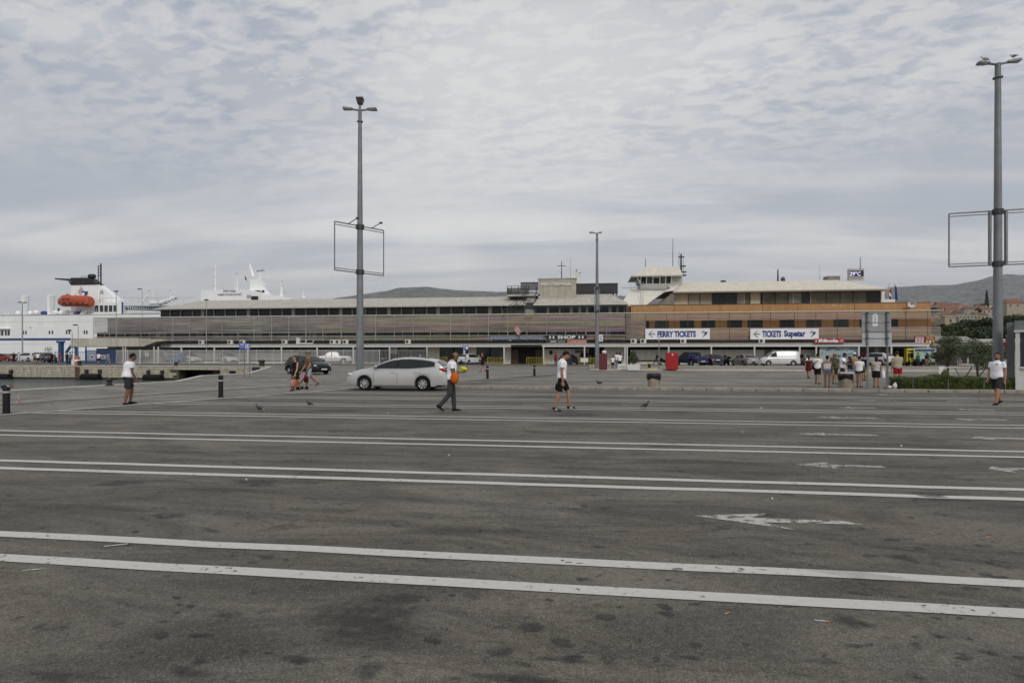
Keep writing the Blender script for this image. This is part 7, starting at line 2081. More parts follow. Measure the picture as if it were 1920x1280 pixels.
# blue machine under the canopy at the left
p = G(331, 681.2); t = thing('blue_tractor', 'light blue low loader behind the railing beside the white crossover', 'vehicle', p, R(5)); M('paint_sky', (.04, .14, .36), .4)
MB().prism([(-1.3, .5), (1.2, .5), (1.3, .9), (.7, .95), (.9, 1.6), (.6, 1.6), (.3, .95), (-1.3, .95)], 1.2, 'y', -.6).build('body', 'paint_sky', t)
for x in (-.9, .8):
    for y in (-.66, .66): MB().lathe([(.3, -.1), (.34, -.06), (.34, .06), (.3, .1)], (x, y, .34), 16, 'y').build('wheel', 'tyre', t)
MB().box((-1.0, -.45, .96), (-.2, .45, 1.12)).build('seat', 'car_black', t)
# scooters and motorbikes
def scooter(label, x, y, deg, col='car_black', top=True, group=None):
    t = thing('motor_scooter', label, 'scooter', G(x, y), R(deg), group)
    for q in (-.62, .62):
        MB().lathe([(.2, -.05), (.27, -.055), (.29, 0), (.27, .055), (.2, .05)], (q, 0, .29), 18, 'y').build('wheel', 'tyre', t)
    MB().prism([(-.75, .45), (-.6, .75), (-.1, .82), (.1, .5), (.3, .42), (.42, .95), (.52, .95), (.55, .5), (.35, .28), (-.2, .26)], .3, 'y', -.15).build('body', col, t, bevel=.03)
    MB().ball((-.32, 0, .84), (.4, .15, .07), 10, 6).build('seat', 'car_black', t, smooth=True); MB().tube([(.45, -.33, 1.08), (.42, 0, 1.04), (.45, .33, 1.08)], .02, 6).build('handlebar', 'car_black', t)
    MB().tube([(.62, 0, .29), (.45, 0, 1.0)], .035, 6).build('fork', 'galv', t); MB().ball((.5, 0, .95), (.09, .11, .1), 8, 6).build('headlight', 'head_glass', t, smooth=True)
    for k in (-1, 1): MB().tube([(.44, k * .3, 1.08), (.4, k * .38, 1.25)], .012, 5).build('mirror_stem', 'car_black', t); MB().ball((.4, k * .39, 1.28), (.02, .07, .05), 8, 5).build('mirror', 'galv', t)
    if top: MB().box((-.95, -.2, .86), (-.6, .2, 1.16)).build('top_box', 'car_black', t, bevel=.04)
    MB().prism([(.42, .95), (.55, .96), (.42, 1.35), (.36, 1.35)], .34, 'y', -.17).build('wind_shield', 'smoke_glass', t)
scooter('black scooter with top box between the parked cars', 1362, 685.6, 100)
scooter('black motor scooter in front of the yellow cash machine', 1713, 687, 150, top=False); scooter('dark motor scooter beneath the map board', 1727, 687, 140, 'paint_dark', False); scooter('black scooter parked by the front of the white van', 1436, 683.4, 60)
# ------------------------------------------------------------------ people
def skin(name, c): return M(name, c, .55, var=.08, vs=12)
skin('skin_tan', (.33, .175, .1)); skin('skin_fair', (.42, .25, .16)); skin('skin_dark', (.16, .085, .05)); skin('skin_red', (.35, .17, .1))
for n_, c_ in (('hair_black', (.012, .01, .009)), ('hair_brown', (.035, .02, .012)), ('hair_blond', (.2, .13, .06)), ('hair_grey', (.13, .12, .11))): M(n_, c_, .75, bump=.6, bs=60, spec=.15)
for n_, c_ in (('polo_white', (.8, .79, .83)), ('cloth_white', (.78, .77, .78)), ('cloth_black', (.012, .012, .014)), ('cloth_charcoal', (.035, .036, .04)), ('cloth_brown', (.13, .09, .06)), ('cloth_denim', (.2, .25, .32)), ('cloth_pale_denim', (.33, .38, .42)), ('cloth_red', (.32, .015, .02)), ('cloth_wine', (.11, .012, .02)), ('cloth_beige', (.42, .37, .29)), ('cloth_navy', (.015, .02, .045)), ('cloth_green', (.04, .13, .06)), ('cloth_olive', (.1, .1, .06)), ('cloth_grey', (.2, .22, .25)), ('cloth_tan', (.33, .23, .12)), ('cloth_pink', (.36, .22, .25)), ('helmet_orange', (.5, .12, .012)), ('cloth_lime', (.5, .55, .03)), ('cloth_work', (.05, .052, .055)), ('shoe_black', (.014, .014, .016)), ('shoe_brown', (.1, .06, .035))):
    M(n_, c_, .9, var=.12, vs=9, bump=.35, bs=16, spec=.12)
def dots_mat():
    m = bpy.data.materials.new('cloth_spotted'); m.use_nodes = True; MATS['cloth_spotted'] = m
    t = m.node_tree; b = t.nodes['Principled BSDF']; b.inputs['Roughness'].default_value = .85
    c = t.nodes.new('ShaderNodeTexCoord'); v = t.nodes.new('ShaderNodeTexVoronoi'); v.inputs['Scale'].default_value = 17
    t.links.new(c.outputs['Object'], v.inputs['Vector'])
    r = t.nodes.new('ShaderNodeMapRange'); r.inputs[1].default_value = .32; r.inputs[2].default_value = .38; t.links.new(v.outputs['Distance'], r.inputs[0])
    mx = t.nodes.new('ShaderNodeMix'); mx.data_type = 'RGBA'; t.links.new(r.outputs[0], mx.inputs[0])
    mx.inputs[6].default_value = (.02, .02, .02, 1); mx.inputs[7].default_value = (.55, .52, .46, 1); t.links.new(mx.outputs[2], b.inputs['Base Color'])
dots_mat()
TMP = bpy.data.scenes.new('workbench')
def ring_loft(mb, rings, n=14):
    """rings: (centre, half width vector, half depth vector)"""
    k0 = len(mb.v)
    for c, a, b in rings:
        for k in range(n):
            q = 2 * math.pi * k / n
            mb.v.append(c + a * math.cos(q) + b * math.sin(q))
    for i in range(len(rings) - 1):
        for k in range(n):
            u, v = k0 + i * n + k, k0 + i * n + (k + 1) % n
            mb.f.append((u, v, v + n, u + n))
    mb.f.append(tuple(k0 + k for k in range(n - 1, -1, -1))); mb.f.append(tuple(k0 + (len(rings) - 1) * n + k for k in range(n)))
def limb(mb, p, q, r0, r1, bulge=0.0, at=.35, n=10, round0=True, round1=True):
    p, q = Vector(p), Vector(q); d = (q - p); L_ = d.length; d.normalize()
    s = d.cross(Vector((0, 1, 0)) if abs(d.y) < .9 else Vector((1, 0, 0))).normalized(); u = s.cross(d).normalized()
    rings = []
    if round0: rings += [(p - d * r0 * .8, r0 * .5), (p - d * r0 * .45, r0 * .85)]
    rings += [(p, r0), (p + d * L_ * at, r0 + (r1 - r0) * at + bulge), (p + d * L_ * .7, r0 + (r1 - r0) * .7 + bulge * .5), (q, r1)]
    if round1: rings += [(q + d * r1 * .45, r1 * .85), (q + d * r1 * .8, r1 * .5)]
    ring_loft(mb, [(c, s * r, u * r) for c, r in rings], n)
def remeshed(mb, name, voxel, smooth_it=4, extra=None):
    me = mb.mesh('tmp'); o = bpy.data.objects.new('tmp', me); TMP.collection.objects.link(o)
    rm = o.modifiers.new('r', 'REMESH'); rm.mode = 'VOXEL'; rm.voxel_size = voxel; rm.use_smooth_shade = True
    sm = o.modifiers.new('s', 'SMOOTH'); sm.iterations = smooth_it; sm.factor = .5
    with bpy.context.temp_override(scene=TMP, view_layer=TMP.view_layers[0]):
        ev = o.evaluated_get(bpy.context.evaluated_depsgraph_get())
        m2 = bpy.data.meshes.new_from_object(ev)
    m2.name = name
    bpy.data.objects.remove(o); bpy.data.meshes.remove(me)
    if extra is not None and extra.v:
        bm = bmesh.new(); bm.from_mesh(m2)
        vs = [bm.verts.new(p) for p in extra.v]
        for f in extra.f:
            try: bm.faces.new([vs[i] for i in f])
            except ValueError: pass
        bmesh.ops.recalc_face_normals(bm, faces=bm.faces)
        bm.to_mesh(m2); bm.free()
    m2.polygons.foreach_set('use_smooth', [True] * len(m2.polygons))
    return m2
def person(label, loc, face, h, pose=None, wear=None, group=None, vox=.017, hands=True):
    """face: heading in degrees in the camera's frame, 0 = right, 90 = away, 180 = left, 270 = towards the camera"""
    P = dict(lean=3, hl=14, hr=-12, kl=8, kr=18, sl=-12, sr=14, al=8, ar=8, el=18, er=18, hp=0, hy=0, gir=1.0); P.update(pose or {})
    Wd = dict(top='polo_white', bottom='cloth_black', shoes='shoe_black', hair='hair_black', skin='skin_tan', legs='shorts', sleeves=.55, hairstyle='short'); Wd.update(wear or {})
    rel = Vector(loc); az = math.atan2(rel.x * cs + rel.y * sn, -rel.x * sn + rel.y * cs)      # heading is given against the line of sight
    t = thing('person', label, 'person', loc, TH + R(face) - az, group)
    g = P['gir']; V = Vector
    lean = R(P['lean'])
    up = V((math.sin(lean), 0, math.cos(lean))); fw = V((math.cos(lean), 0, -math.sin(lean))); lf = V((0, 1, 0))
    pel = V((0, 0, 0))
    J = {}
    for sd, s in (('l', 1), ('r', -1)):
        a, k = R(P['h' + sd]), R(P['k' + sd])
        hip = V((0, s * .088, -.03)); kn = hip + V((math.sin(a), s * .02, -math.cos(a))).normalized() * .43
        b = a - k; an = kn + V((math.sin(b), 0, -math.cos(b))) * .41
        ft = R(P.get('f' + sd, 0)) + (b if b < R(-12) else 0) * .8
        fd = V((math.cos(ft), s * .12, math.sin(ft))).normalized()
        J[sd] = (hip, kn, an, fd)
    def lowest(sd):
        hip, kn, an, fd = J[sd]
        return min((an + V((0, 0, -.075)) - fd * .05).z, (an + fd * .17 + V((0, 0, -.075))).z)
    z0 = min(lowest('l'), lowest('r'))
    k_ = h / 1.75
    off = V((0, 0, -z0))
    def torso(f): return pel + up * f
    sh = {'l': torso(.42) + lf * .168 * (.5 + .5 * g), 'r': torso(.42) - lf * .168 * (.5 + .5 * g)}
    A = {}
    for sd, s in (('l', 1), ('r', -1)):
        a, b = R(P['s' + sd]) + lean * .3, R(P['a' + sd])
        ua = V((math.sin(a) * math.cos(b), s * math.sin(b), -math.cos(a) * math.cos(b)))
        el = sh[sd] + ua * .285
        c = a + R(P['e' + sd]); inn = R(P.get('i' + sd, 4))
        fa = V((math.sin(c) * math.cos(inn), s * (math.sin(b) * .6) - s * math.sin(inn), -math.cos(c) * math.cos(inn))).normalized()
        wr = el + fa * .25
        A[sd] = (el, wr, fa)
    hpitch, hyaw = R(P['hp']), R(P['hy'])
    hup = V((math.sin(lean * .5 + hpitch), 0, math.cos(lean * .5 + hpitch)))
    hfw = (Matrix.Rotation(hyaw, 3, 'Z') @ V((math.cos(lean * .5 + hpitch), 0, -math.sin(lean * .5 + hpitch))))
    hlf = hup.cross(hfw).normalized()
    nb = torso(.5); hc = nb + hup * .155 + hfw * .02
    HR = Matrix((hfw, hlf, hup)).transposed()
    prof = [(-.09, .125, .095), (-.02, .16, .118), (.06, .158, .115), (.14, .146, .105), (.24, .155, .112), (.34, .168, .12), (.41, .168, .11), (.45, .13, .092), (.485, .085, .07), (.52, .058, .056)]
    belly = .035 * max(0, g - 1) * 4
    def tor(mb, f0, f1, infl, flare=None):
        rr_ = []
        for f, w_, d_ in prof:
            if f0 - 1e-6 <= f <= f1 + 1e-6:
                bb = belly if .0 <= f <= .3 else 0
                rr_.append((torso(f) + fw * bb * .5, lf * (w_ * g + infl), fw * (d_ * g + bb * .5 + infl)))
        ring_loft(mb, rr_)
    body = MB(); tor(body, -.09, .52, 0)
    limb(body, nb - hup * .03, hc - hup * .03, .058, .055)
    body.ball(hc, (.098, .078, .118), 14, 10, HR); body.ball(hc + hfw * .022 - hup * .06, (.07, .058, .06), 12, 8, HR)
    body.ball(hc + hfw * .1 - hup * .012, (.022, .015, .026), 8, 6, HR)
    for s in (1, -1): body.ball(hc + hlf * s * .078 - hup * .01, (.02, .012, .032), 8, 6, HR)
    hn = MB()
    for sd, s in (('l', 1), ('r', -1)):
        hip, kn, an, fd = J[sd]
        limb(body, hip, kn, .086 * g, .056, .006); limb(body, kn, an, .055, .038, .012, .3)
        limb(body, an, an + V((0, 0, -.055)), .037, .03); limb(body, an + V((0, 0, -.05)), an + V((0, 0, -.06)) + fd * .12, .028, .02)
        el, wr, fa = A[sd]
        limb(body, sh[sd], el, .05 * (.6 + .4 * g), .04); limb(body, el, wr, .041, .028, .005, .25)
        pal = wr + fa * .085
        s1 = fa.cross(lf).normalized(); 
        if s1.length < .1: s1 = V((1, 0, 0))
        # palm: flat, knuckles across the walking direction
        wv = s1; tv = fa.cross(wv).normalized()
        ring_loft(body, [(wr - fa * .01, wv * .026, tv * .022), (wr + fa * .03, wv * .036, tv * .019), (pal, wv * .042, tv * .016), (pal + fa * .012, wv * .036, tv * .012)], 8)
        if hands:
            curl = P.get('curl', .6)
            for i, (o_, ln) in enumerate(((-.031, .068), (-.0105, .078), (.0105, .075), (.03, .058))):
                p0 = pal - fa * .01 + wv * o_; nrm = tv * (-s)
                d1 = (fa + nrm * curl * .4).normalized(); d2 = (fa + nrm * curl * 1.3).normalized()
                p1 = p0 + d1 * ln * .55; p2 = p1 + d2 * ln * .5
                hn.tube([p0, p1, p2], [.0095, .009, .0065], 6)
            p0 = wr + fa * .03 - wv * .03; hn.tube([p0, p0 + (fa - wv * .8).normalized() * .045, p0 + (fa * 1.4 - wv * .5).normalized() * .085], [.0115, .0105, .008], 6)
    for m_ in (body, hn): m_.v = [(p + off) * k_ for p in m_.v]
    me = remeshed(body, 'body', vox * k_, 3, hn); me.materials.append(MATS[Wd['skin']])
    o = bpy.data.objects.new('body', me); COL.objects.link(o); o.parent = t
    def garment(mb, nm, mat, v=None):
        mb.v = [(p + off) * k_ for p in mb.v]
        m_ = remeshed(mb, nm, (v or vox) * k_, 3); m_.materials.append(MATS[mat])
        q = bpy.data.objects.new(nm, m_); COL.objects.link(q); q.parent = t
        return q
    # top
    if Wd['top']:
        mb = MB(); lo = -.09 if Wd['legs'] != 'dress' else -.02
        if Wd.get('strapless'): tor(mb, .06, .34, .018)
        else: tor(mb, lo, .49, .022)
        if Wd['sleeves'] > 0 and not Wd.get('strapless'):
            for sd in 'lr':
                el = A[sd][0]; e = sh[sd].lerp(el, Wd['sleeves'])
                limb(mb, sh[sd], e, .066 * (.6 + .4 * g), .064, 0, n=12, round1=False)
                if Wd['sleeves'] > .9: limb(mb, el, el.lerp(A[sd][1], .85), .058, .045, n=10, round1=False)
        if Wd['legs'] == 'dress':
            hem = Wd.get('hem', -.42)
            ring_loft(mb, [(torso(.06), lf * .175, fw * .13), (pel + V((.01, 0, -.1)), lf * .2, fw * .15), (pel + V((.02, 0, hem)), lf * .235, fw * .19)])
        garment(mb, 'dress' if Wd['legs'] == 'dress' else 'shirt', Wd['top'])
        if Wd['top'] == 'polo_white':
            cl = MB(); ring_loft(cl, [(torso(.485), lf * .082, fw * .075), (torso(.525), lf * .068, fw * .068)], 12); cl.v = [(p + off) * k_ for p in cl.v]; cl.build('collar', 'cloth_white', t, smooth=True)
            for sd in 'lr':
                e = sh[sd].lerp(A[sd][0], .5); e2 = sh[sd].lerp(A[sd][0], .55)
                cl = MB(); limb(cl, e, e2, .0672 * (.6 + .4 * g), .0672, 0, n=12, round0=False, round1=False); cl.v = [(p + off) * k_ for p in cl.v]; cl.build('sleeve_stripe', 'cloth_navy', t, smooth=True)
    # trousers, shorts or skirt
    if Wd['legs'] in ('shorts', 'trousers', 'short_shorts', 'skirt'):
        mb = MB()
        ring_loft(mb, [(torso(.06), lf * (.158 * g + .012), fw * (.115 * g + belly * .3 + .012)), (torso(-.02), lf * (.163 * g + .016), fw * (.122 * g + .016)), (torso(-.1), lf * .15 * g, fw * .11 * g)])
        fr_ = {'shorts': 1.0, 'trousers': 1.0, 'short_shorts': .35, 'skirt': 0}[Wd['legs']]
        for sd in 'lr':
            hip, kn, an, fd = J[sd]
            if Wd['legs'] == 'skirt': continue
            e = hip.lerp(kn, Wd.get('len', .88) if Wd['legs'] == 'shorts' else fr_)
            limb(mb, hip, e, .098 * g, .084 * (.5 + .5 * g) if Wd['legs'] != 'trousers' else .075, 0, n=12, round1=Wd['legs'] == 'trousers')
            if Wd['legs'] == 'trousers': limb(mb, kn, an + V((0, 0, -.02)), .072, .058, .004, n=12, round1=False)
        if Wd['legs'] == 'skirt':
            hem = Wd.get('hem', -.36)
            ring_loft(mb, [(torso(.05), lf * .165, fw * .125), (pel + V((0, 0, -.1)), lf * .19, fw * .15), (pel + V((.01, 0, hem)), lf * .22, fw * .18)])
        garment(mb, {'short_shorts': 'shorts'}.get(Wd['legs'], Wd['legs']), Wd['bottom'])
    # shoes
    for sd, s in (('l', 1), ('r', -1)):
        hip, kn, an, fd = J[sd]; sdv = fd.cross(V((0, 0, 1))).normalized(); upv = sdv.cross(fd).normalized()
        c0 = an + upv * -.045
        mb = MB(); ring_loft(mb, [(c0 - fd * .065, sdv * .026, upv * .028), (c0 - fd * .045, sdv * .042, upv * .045), (c0 + fd * .03 - upv * .002, sdv * .046, upv * .043), (c0 + fd * .11 - upv * .012, sdv * .048, upv * .03), (c0 + fd * .175 - upv * .018, sdv * .036, upv * .02), (c0 + fd * .2 - upv * .02, sdv * .018, upv * .01)], 12)
        if Wd.get('boots'): limb(mb, an + V((0, 0, -.03)), an.lerp(kn, .18), .05, .052, n=12)
        mb.v = [(p + off) * k_ for p in mb.v]; q = mb.build('shoe', Wd['shoes'], t, smooth=50)
        if Wd.get('stripes'):
            for j in range(3):
                for e in (1, -1):
                    b0 = c0 + fd * (.02 + j * .03) + sdv * e * .047
                    st_ = MB().add([(p + off) * k_ for p in (b0 + upv * .02, b0 + fd * .014 + upv * .02, b0 + fd * .004 - upv * .028, b0 - fd * .01 - upv * .028)], [(0, 1, 2, 3)]).build('shoe_stripe', 'cloth_white', q)
    # hair, cap, glasses
    st_ = Wd['hairstyle']; mb = MB()
    def HP(x, y, z): return (hc + hfw * x + hlf * y + hup * z + off) * k_
    if st_ != 'bald':
        mb.ball((hc + hup * .022 - hfw * .012 + off) * k_, (.1 * k_, .084 * k_, .108 * k_), 14, 10, HR)
        if st_ in ('long', 'tail'):
            ln = .34 if st_ == 'long' else .22
            ring_loft(mb, [(HP(-.05, 0, .06), hlf * .075 * k_, hfw * .05 * k_), (HP(-.085, 0, -.05), hlf * .085 * k_, hfw * .045 * k_), (HP(-.095, 0, -.2), hlf * (.09 if st_ == 'long' else .04) * k_, hfw * .04 * k_), (HP(-.09, 0, -ln), hlf * .05 * k_, hfw * .025 * k_)], 10)
        if st_ == 'bun': mb.ball(HP(-.1, 0, .06), .05 * k_, 8, 6)
        hm = mb.mesh('hair', True)
        # clear the face
        bm = bmesh.new(); bm.from_mesh(hm)
        dele = [v for v in bm.verts if (v.co / k_ - off - hc).dot(hfw) > .035 and (v.co / k_ - off - hc).dot(hup) < .055]
        bmesh.ops.delete(bm, geom=dele, context='VERTS'); bm.to_mesh(hm); bm.free()
        hm.materials.append(MATS[Wd['hair']]); q = bpy.data.objects.new('hair', hm); COL.objects.link(q); q.parent = t
    else:
        mb.ball((hc - hup * .02 - hfw * .03 + off) * k_, (.075 * k_, .083 * k_, .085 * k_), 12, 8, HR); mb.build('hair', Wd['hair'], t, smooth=True)
    if Wd.get('cap'):
        mb = MB(); mb.ball((hc + hup * .045 - hfw * .005 + off) * k_, (.108 * k_, .092 * k_, .088 * k_), 14, 8, HR)
        mb.v = [p if (p / k_ - off - hc).dot(hup) > .03 else p + hup * (.03 - (p / k_ - off - hc).dot(hup)) * k_ for p in mb.v]
        q = mb.build('cap', Wd['cap'], t, smooth=True)
        MB().add([HP(.07, -.07, .04), HP(.07, .07, .04), HP(.17, .05, .025), HP(.18, 0, .03), HP(.17, -.05, .025)], [(0, 1, 2, 3, 4)]).build('cap_peak', Wd['cap'], q)
    if Wd.get('hat'):
        mb = MB(); ring_loft(mb, [(HP(0, 0, .035), hlf * .19 * k_, hfw * .19 * k_), (HP(0, 0, .05), hlf * .18 * k_, hfw * .18 * k_), (HP(0, 0, .055), hlf * .1 * k_, hfw * .11 * k_), (HP(0, 0, .13), hlf * .085 * k_, hfw * .095 * k_), (HP(0, 0, .145), hlf * .05 * k_, hfw * .06 * k_)], 16); mb.build('sun_hat', Wd['hat'], t, smooth=True)
    if Wd.get('glasses'):
        q = MB().ball(HP(.088, .032, .012), (.014 * k_, .026 * k_, .016 * k_), 8, 6, HR).ball(HP(.088, -.032, .012), (.016 * k_, .03 * k_, .02 * k_), 8, 6, HR).tube([HP(.08, -.07, .015), HP(.0, -.085, .012)], .005, 4).tube([HP(.08, .07, .015), HP(0, .085, .012)], .005, 4).build('sunglasses', 'cloth_black', t, smooth=True)
    else:
        for s in (1, -1):
            MB().ball(HP(.088, s * .032, .012), (.008 * k_, .014 * k_, .008 * k_), 6, 4, HR).build('eye', 'hair_black', t)
    if Wd.get('beard'):
        MB().ball(HP(.042, 0, -.088), (.052 * k_, .05 * k_, .034 * k_), 12, 8, HR).build('beard', Wd['hair'], t, smooth=True)
    else:
        MB().ball(HP(.088, 0, -.062), (.008 * k_, .024 * k_, .005 * k_), 8, 4, HR).build('mouth', 'tail_red' if False else 'shoe_brown', t)
    info = dict(obj=t, hand={sd: (A[sd][1] + A[sd][2] * .1 + off) * k_ for sd in 'lr'}, hip=(pel + off) * k_, sh={sd: (sh[sd] + off) * k_ for sd in 'lr'}, back=(torso(.32) - fw * .15 + off) * k_, chest=(torso(.33) + fw * .14 + off) * k_, k=k_, fd=fw)
    return info
def local_to_world(t, p):
    return Vector(t.location) + Matrix.Rotation(t.rotation_euler.z, 3, 'Z') @ Vector(p)
def carried(name, label, cat, t, p, build):
    """a thing held by a person: its own top-level object at the hand"""
    o = thing(name, label, cat, local_to_world(t, p), t.rotation_euler.z)
    build(o)
    return o
def soft_bag(mat, w_, d_, h_, strap=.18):
    def f(o):
        mb = MB(); n = 12
        rings = [(0, .55), (-.12, .85), (-.55, 1.0), (-.9, .92), (-1.0, .6)]
        for z, s in rings:
            for k in range(n):
                a = 2 * math.pi * k / n; c, s2 = math.cos(a), math.sin(a)
                mb.v.append(Vector((w_ / 2 * s * (abs(c) ** .7) * (1 if c > 0 else -1), d_ / 2 * s * s2, -strap + z * h_)))
        for i in range(4):
            for k in range(n): a, b = i * n + k, i * n + (k + 1) % n; mb.f.append((a, b, b + n, a + n))
        mb.f += [tuple(range(n)), tuple(range(4 * n, 5 * n))]
        mb.build('bag', mat, o, smooth=True)
        MB().tube([(-w_ * .25, 0, -strap), (-w_ * .1, 0, 0), (w_ * .1, 0, 0), (w_ * .25, 0, -strap)], .012, 6).build('handle', mat, o)
    return f
def pack(info, mat, nm='backpack', w_=.3, h_=.42, d_=.16, label='pack', cat='bag'):
    t = info['obj']; p = info['back']
    def f(o):
        MB().box((-d_, -w_ / 2, -h_ / 2), (0, w_ / 2, h_ / 2)).build('pouch', mat, o, bevel=.05); MB().box((-d_ - .05, -w_ * .35, -h_ * .4), (-d_ - .002, w_ * .35, 0)).build('front_pocket', mat, o, bevel=.02)
    carried(nm, label, cat, t, p, f)
# ---- the four men walking on the lanes
m1 = person('stocky man in white polo and dark shorts walking beside the basin', G(239, 758), 12, 1.74, dict(lean=9, hl=20, hr=-2, kl=26, kr=8, sl=4, sr=2, el=16, er=22, hp=16, gir=1.22, ar=3, al=3), dict(bottom='cloth_charcoal', shoes='shoe_black', skin='skin_dark'), vox=.013)
m2 = person('balding man in white polo and work trousers carrying an orange helmet', G(846, 770.5), 0, 1.78, dict(lean=3, hl=8, hr=-7, kl=4, kr=36, sr=4, er=98, sl=22, el=85, hp=22, ir=12, il=20, gir=1.05), dict(legs='trousers', bottom='cloth_work', boots=True, hairstyle='bald', hair='hair_brown', skin='skin_dark'), vox=.013)
m3 = person('young man in white polo and black shorts looking down at the lanes', G(1053, 769.5), 0, 1.80, dict(lean=3, hl=25, hr=-10, kl=20, kr=5, sr=-4, er=10, sl=-20, el=22, hp=30, gir=1.0, ar=4), dict(stripes=True, bottom='cloth_black', skin='skin_tan', sleeves=.6), vox=.013)
m4 = person('bearded man in sunglasses, white polo and dark shorts by the booth', G(1869, 759), 240, 1.74, dict(lean=-2, hl=16, hr=-16, kl=6, kr=14, sr=8, er=14, sl=-8, el=16, hy=20, gir=1.04, al=8, ar=6), dict(bottom='cloth_charcoal', glasses=True, beard=True, hair='hair_black', skin='skin_red'), vox=.013)
def helmet(o):
    mb = MB(); mb.ball((0, 0, 0), (.125, .1, .165), 16, 10); mb.build('shell', 'helmet_orange', o, smooth=True)
    MB().tube([(.02 * math.cos(k * .6), .1, .02 + .16 * math.sin(k * .6) * .9) for k in range(8)], .012, 5).build('rim', 'helmet_orange', o); MB().tube([(0, 0, .18), (-.02, .05, .34)], .012, 5).build('strap', 'cloth_black', o)
p = m2['hip'] + Vector((.1, -.24, .02)); carried('safety_helmet', 'orange safety helmet hanging at the hip of the balding man', 'helmet', m2['obj'], p, helmet)
def vest(o):
    MB().ball((0, 0, 0), (.12, .1, .07), 10, 7, Matrix.Rotation(.3, 3, 'Y')).build('cloth', 'cloth_lime', o, smooth=True); MB().ball((-.06, .02, -.05), (.08, .08, .06), 8, 6).build('fold', 'cloth_lime', o, smooth=True)
carried('folded_vest', 'bright yellow folded vest in the hands of the balding man', 'vest', m2['obj'], (m2['hand']['r'] + m2['hand']['l']) / 2 + Vector((-.06, 0, .03)), vest)
carried('pouch', 'small black pouch in the hand of the young man in black shorts', 'pouch', m3['obj'], m3['hand']['l'] + Vector((-.06, 0, .03)), soft_bag('cloth_black', .16, .1, .2, .04))
for m_, s in ((m4, 1),):
    q = MB().ball(m_['chest'] + Vector((0.01, .08, .06)), (.01, .03, .022), 8, 5).build('chest_logo', 'cloth_navy', m_['obj'])
# ---- the couple with shopping bags
w1 = person('woman in black dress and sunglasses carrying coloured bags', G(554, 732), 218, 1.62, dict(lean=2, hl=20, hr=-18, kl=6, kr=24, sl=10, sr=-6, el=14, er=10), dict(top='cloth_black', legs='dress', hem=-.36, sleeves=0, skin='skin_fair', hair='hair_brown', hairstyle='tail', glasses=True, shoes='shoe_black'), vox=.015)
carried('shopping_bag', 'orange shopping bag held low by the woman in black', 'bag', w1['obj'], w1['hand']['l'] + Vector((.02, 0, 0)), soft_bag('helmet_orange', .28, .16, .34))
carried('shopping_bag', 'pale pink bag held beside the orange one', 'bag', w1['obj'], w1['hand']['l'] + Vector((.17, .08, 0)), soft_bag('cloth_pink', .22, .14, .3))
m5 = person('man in brown shirt, cap and pale denim shorts striding behind the woman', G(579, 728), 210, 1.80, dict(lean=4, hl=14, hr=-26, kl=2, kr=22, sl=6, sr=4, el=24, er=30), dict(top='cloth_brown', bottom='cloth_pale_denim', cap='cloth_olive', skin='skin_red', shoes='shoe_brown', hair='hair_grey'), vox=.015)
carried('shopping_bag', 'purple bag between the couple', 'bag', m5['obj'], m5['hand']['l'] + Vector((0, -.02, 0)), soft_bag('cloth_wine', .22, .16, .3))
p = G(563, 730); t = thing('push_chair', 'folded pink and black push chair between the couple', 'push chair', p, TH + R(230))
for k in (-1, 1):
    MB().tube([(.25, k * .2, .08), (-.1, k * .18, .55), (-.3, k * .18, .95)], .015, 6).build('frame_tube', 'cloth_black', t); MB().lathe([(.05, -.02), (.075, -.02), (.075, .02), (.05, .02)], (.25, k * .22, .075), 12, 'y').build('wheel', 'tyre', t); MB().lathe([(.05, -.02), (.075, -.02), (.075, .02), (.05, .02)], (-.2, k * .22, .075), 12, 'y').build('wheel', 'tyre', t)
MB().prism([(.2, .25), (-.05, .35), (-.22, .75), (-.16, .78), (.02, .45), (.24, .34)], .32, 'y', -.16).build('seat', 'cloth_pink', t)
# ---- people waiting by the kerb
WG = 'people waiting by the kerb'
def waiter(label, x, y, yh, face, pose=None, wear=None, vox=.02):
    s = (y - 660) / CH
    return person(label, G(x, y), face, max(1.45, min(1.9, (y - yh) / s)), pose, wear, WG, vox)
stand = dict(hl=3, hr=-3, kl=2, kr=3, sl=2, sr=4, el=14, er=16)
def st(**k): d = dict(stand); d.update(k); return d
waiter('woman in dark red dress walking away from the group', 1516, 709, 668, 80, dict(hl=18, hr=-14, kr=30), dict(top='cloth_wine', legs='dress', hem=-.34, sleeves=.3, hair='hair_brown', hairstyle='bun', skin='skin_tan'))
g2 = waiter('man in white T-shirt and black shorts with a shoulder bag', 1533, 720, 661, 82, st(hl=8, hr=-8), dict(top='cloth_white', sleeves=.6, cap=None, skin='skin_tan'))
carried('shoulder_bag', 'black shoulder bag on the hip of the man in white T-shirt', 'bag', g2['obj'], g2['hip'] + Vector((-.02, .24, .12)), soft_bag('cloth_black', .24, .1, .22, .02))
MB().tube([g2['hip'] + Vector((-.1, .24, .12)), g2['back'] + Vector((-.02, 0, .02)), g2['sh']['r'] + Vector((-.02, .04, .06))], .016, 6).build('bag_strap', 'cloth_black', g2['obj'])
g3 = waiter('woman in strapless white top and blue shorts with tan bag', 1551, 727, 665, 85, st(sr=14, er=30), dict(top='cloth_white', strapless=True, legs='short_shorts', bottom='cloth_denim', skin='skin_red', hair='hair_black', hairstyle='bun', shoes='shoe_brown'))
carried('tote_bag', 'tan tote bag of the woman in the strapless top', 'bag', g3['obj'], g3['sh']['r'] + Vector((0, -.1, -.2)), soft_bag('cloth_tan', .34, .14, .4))
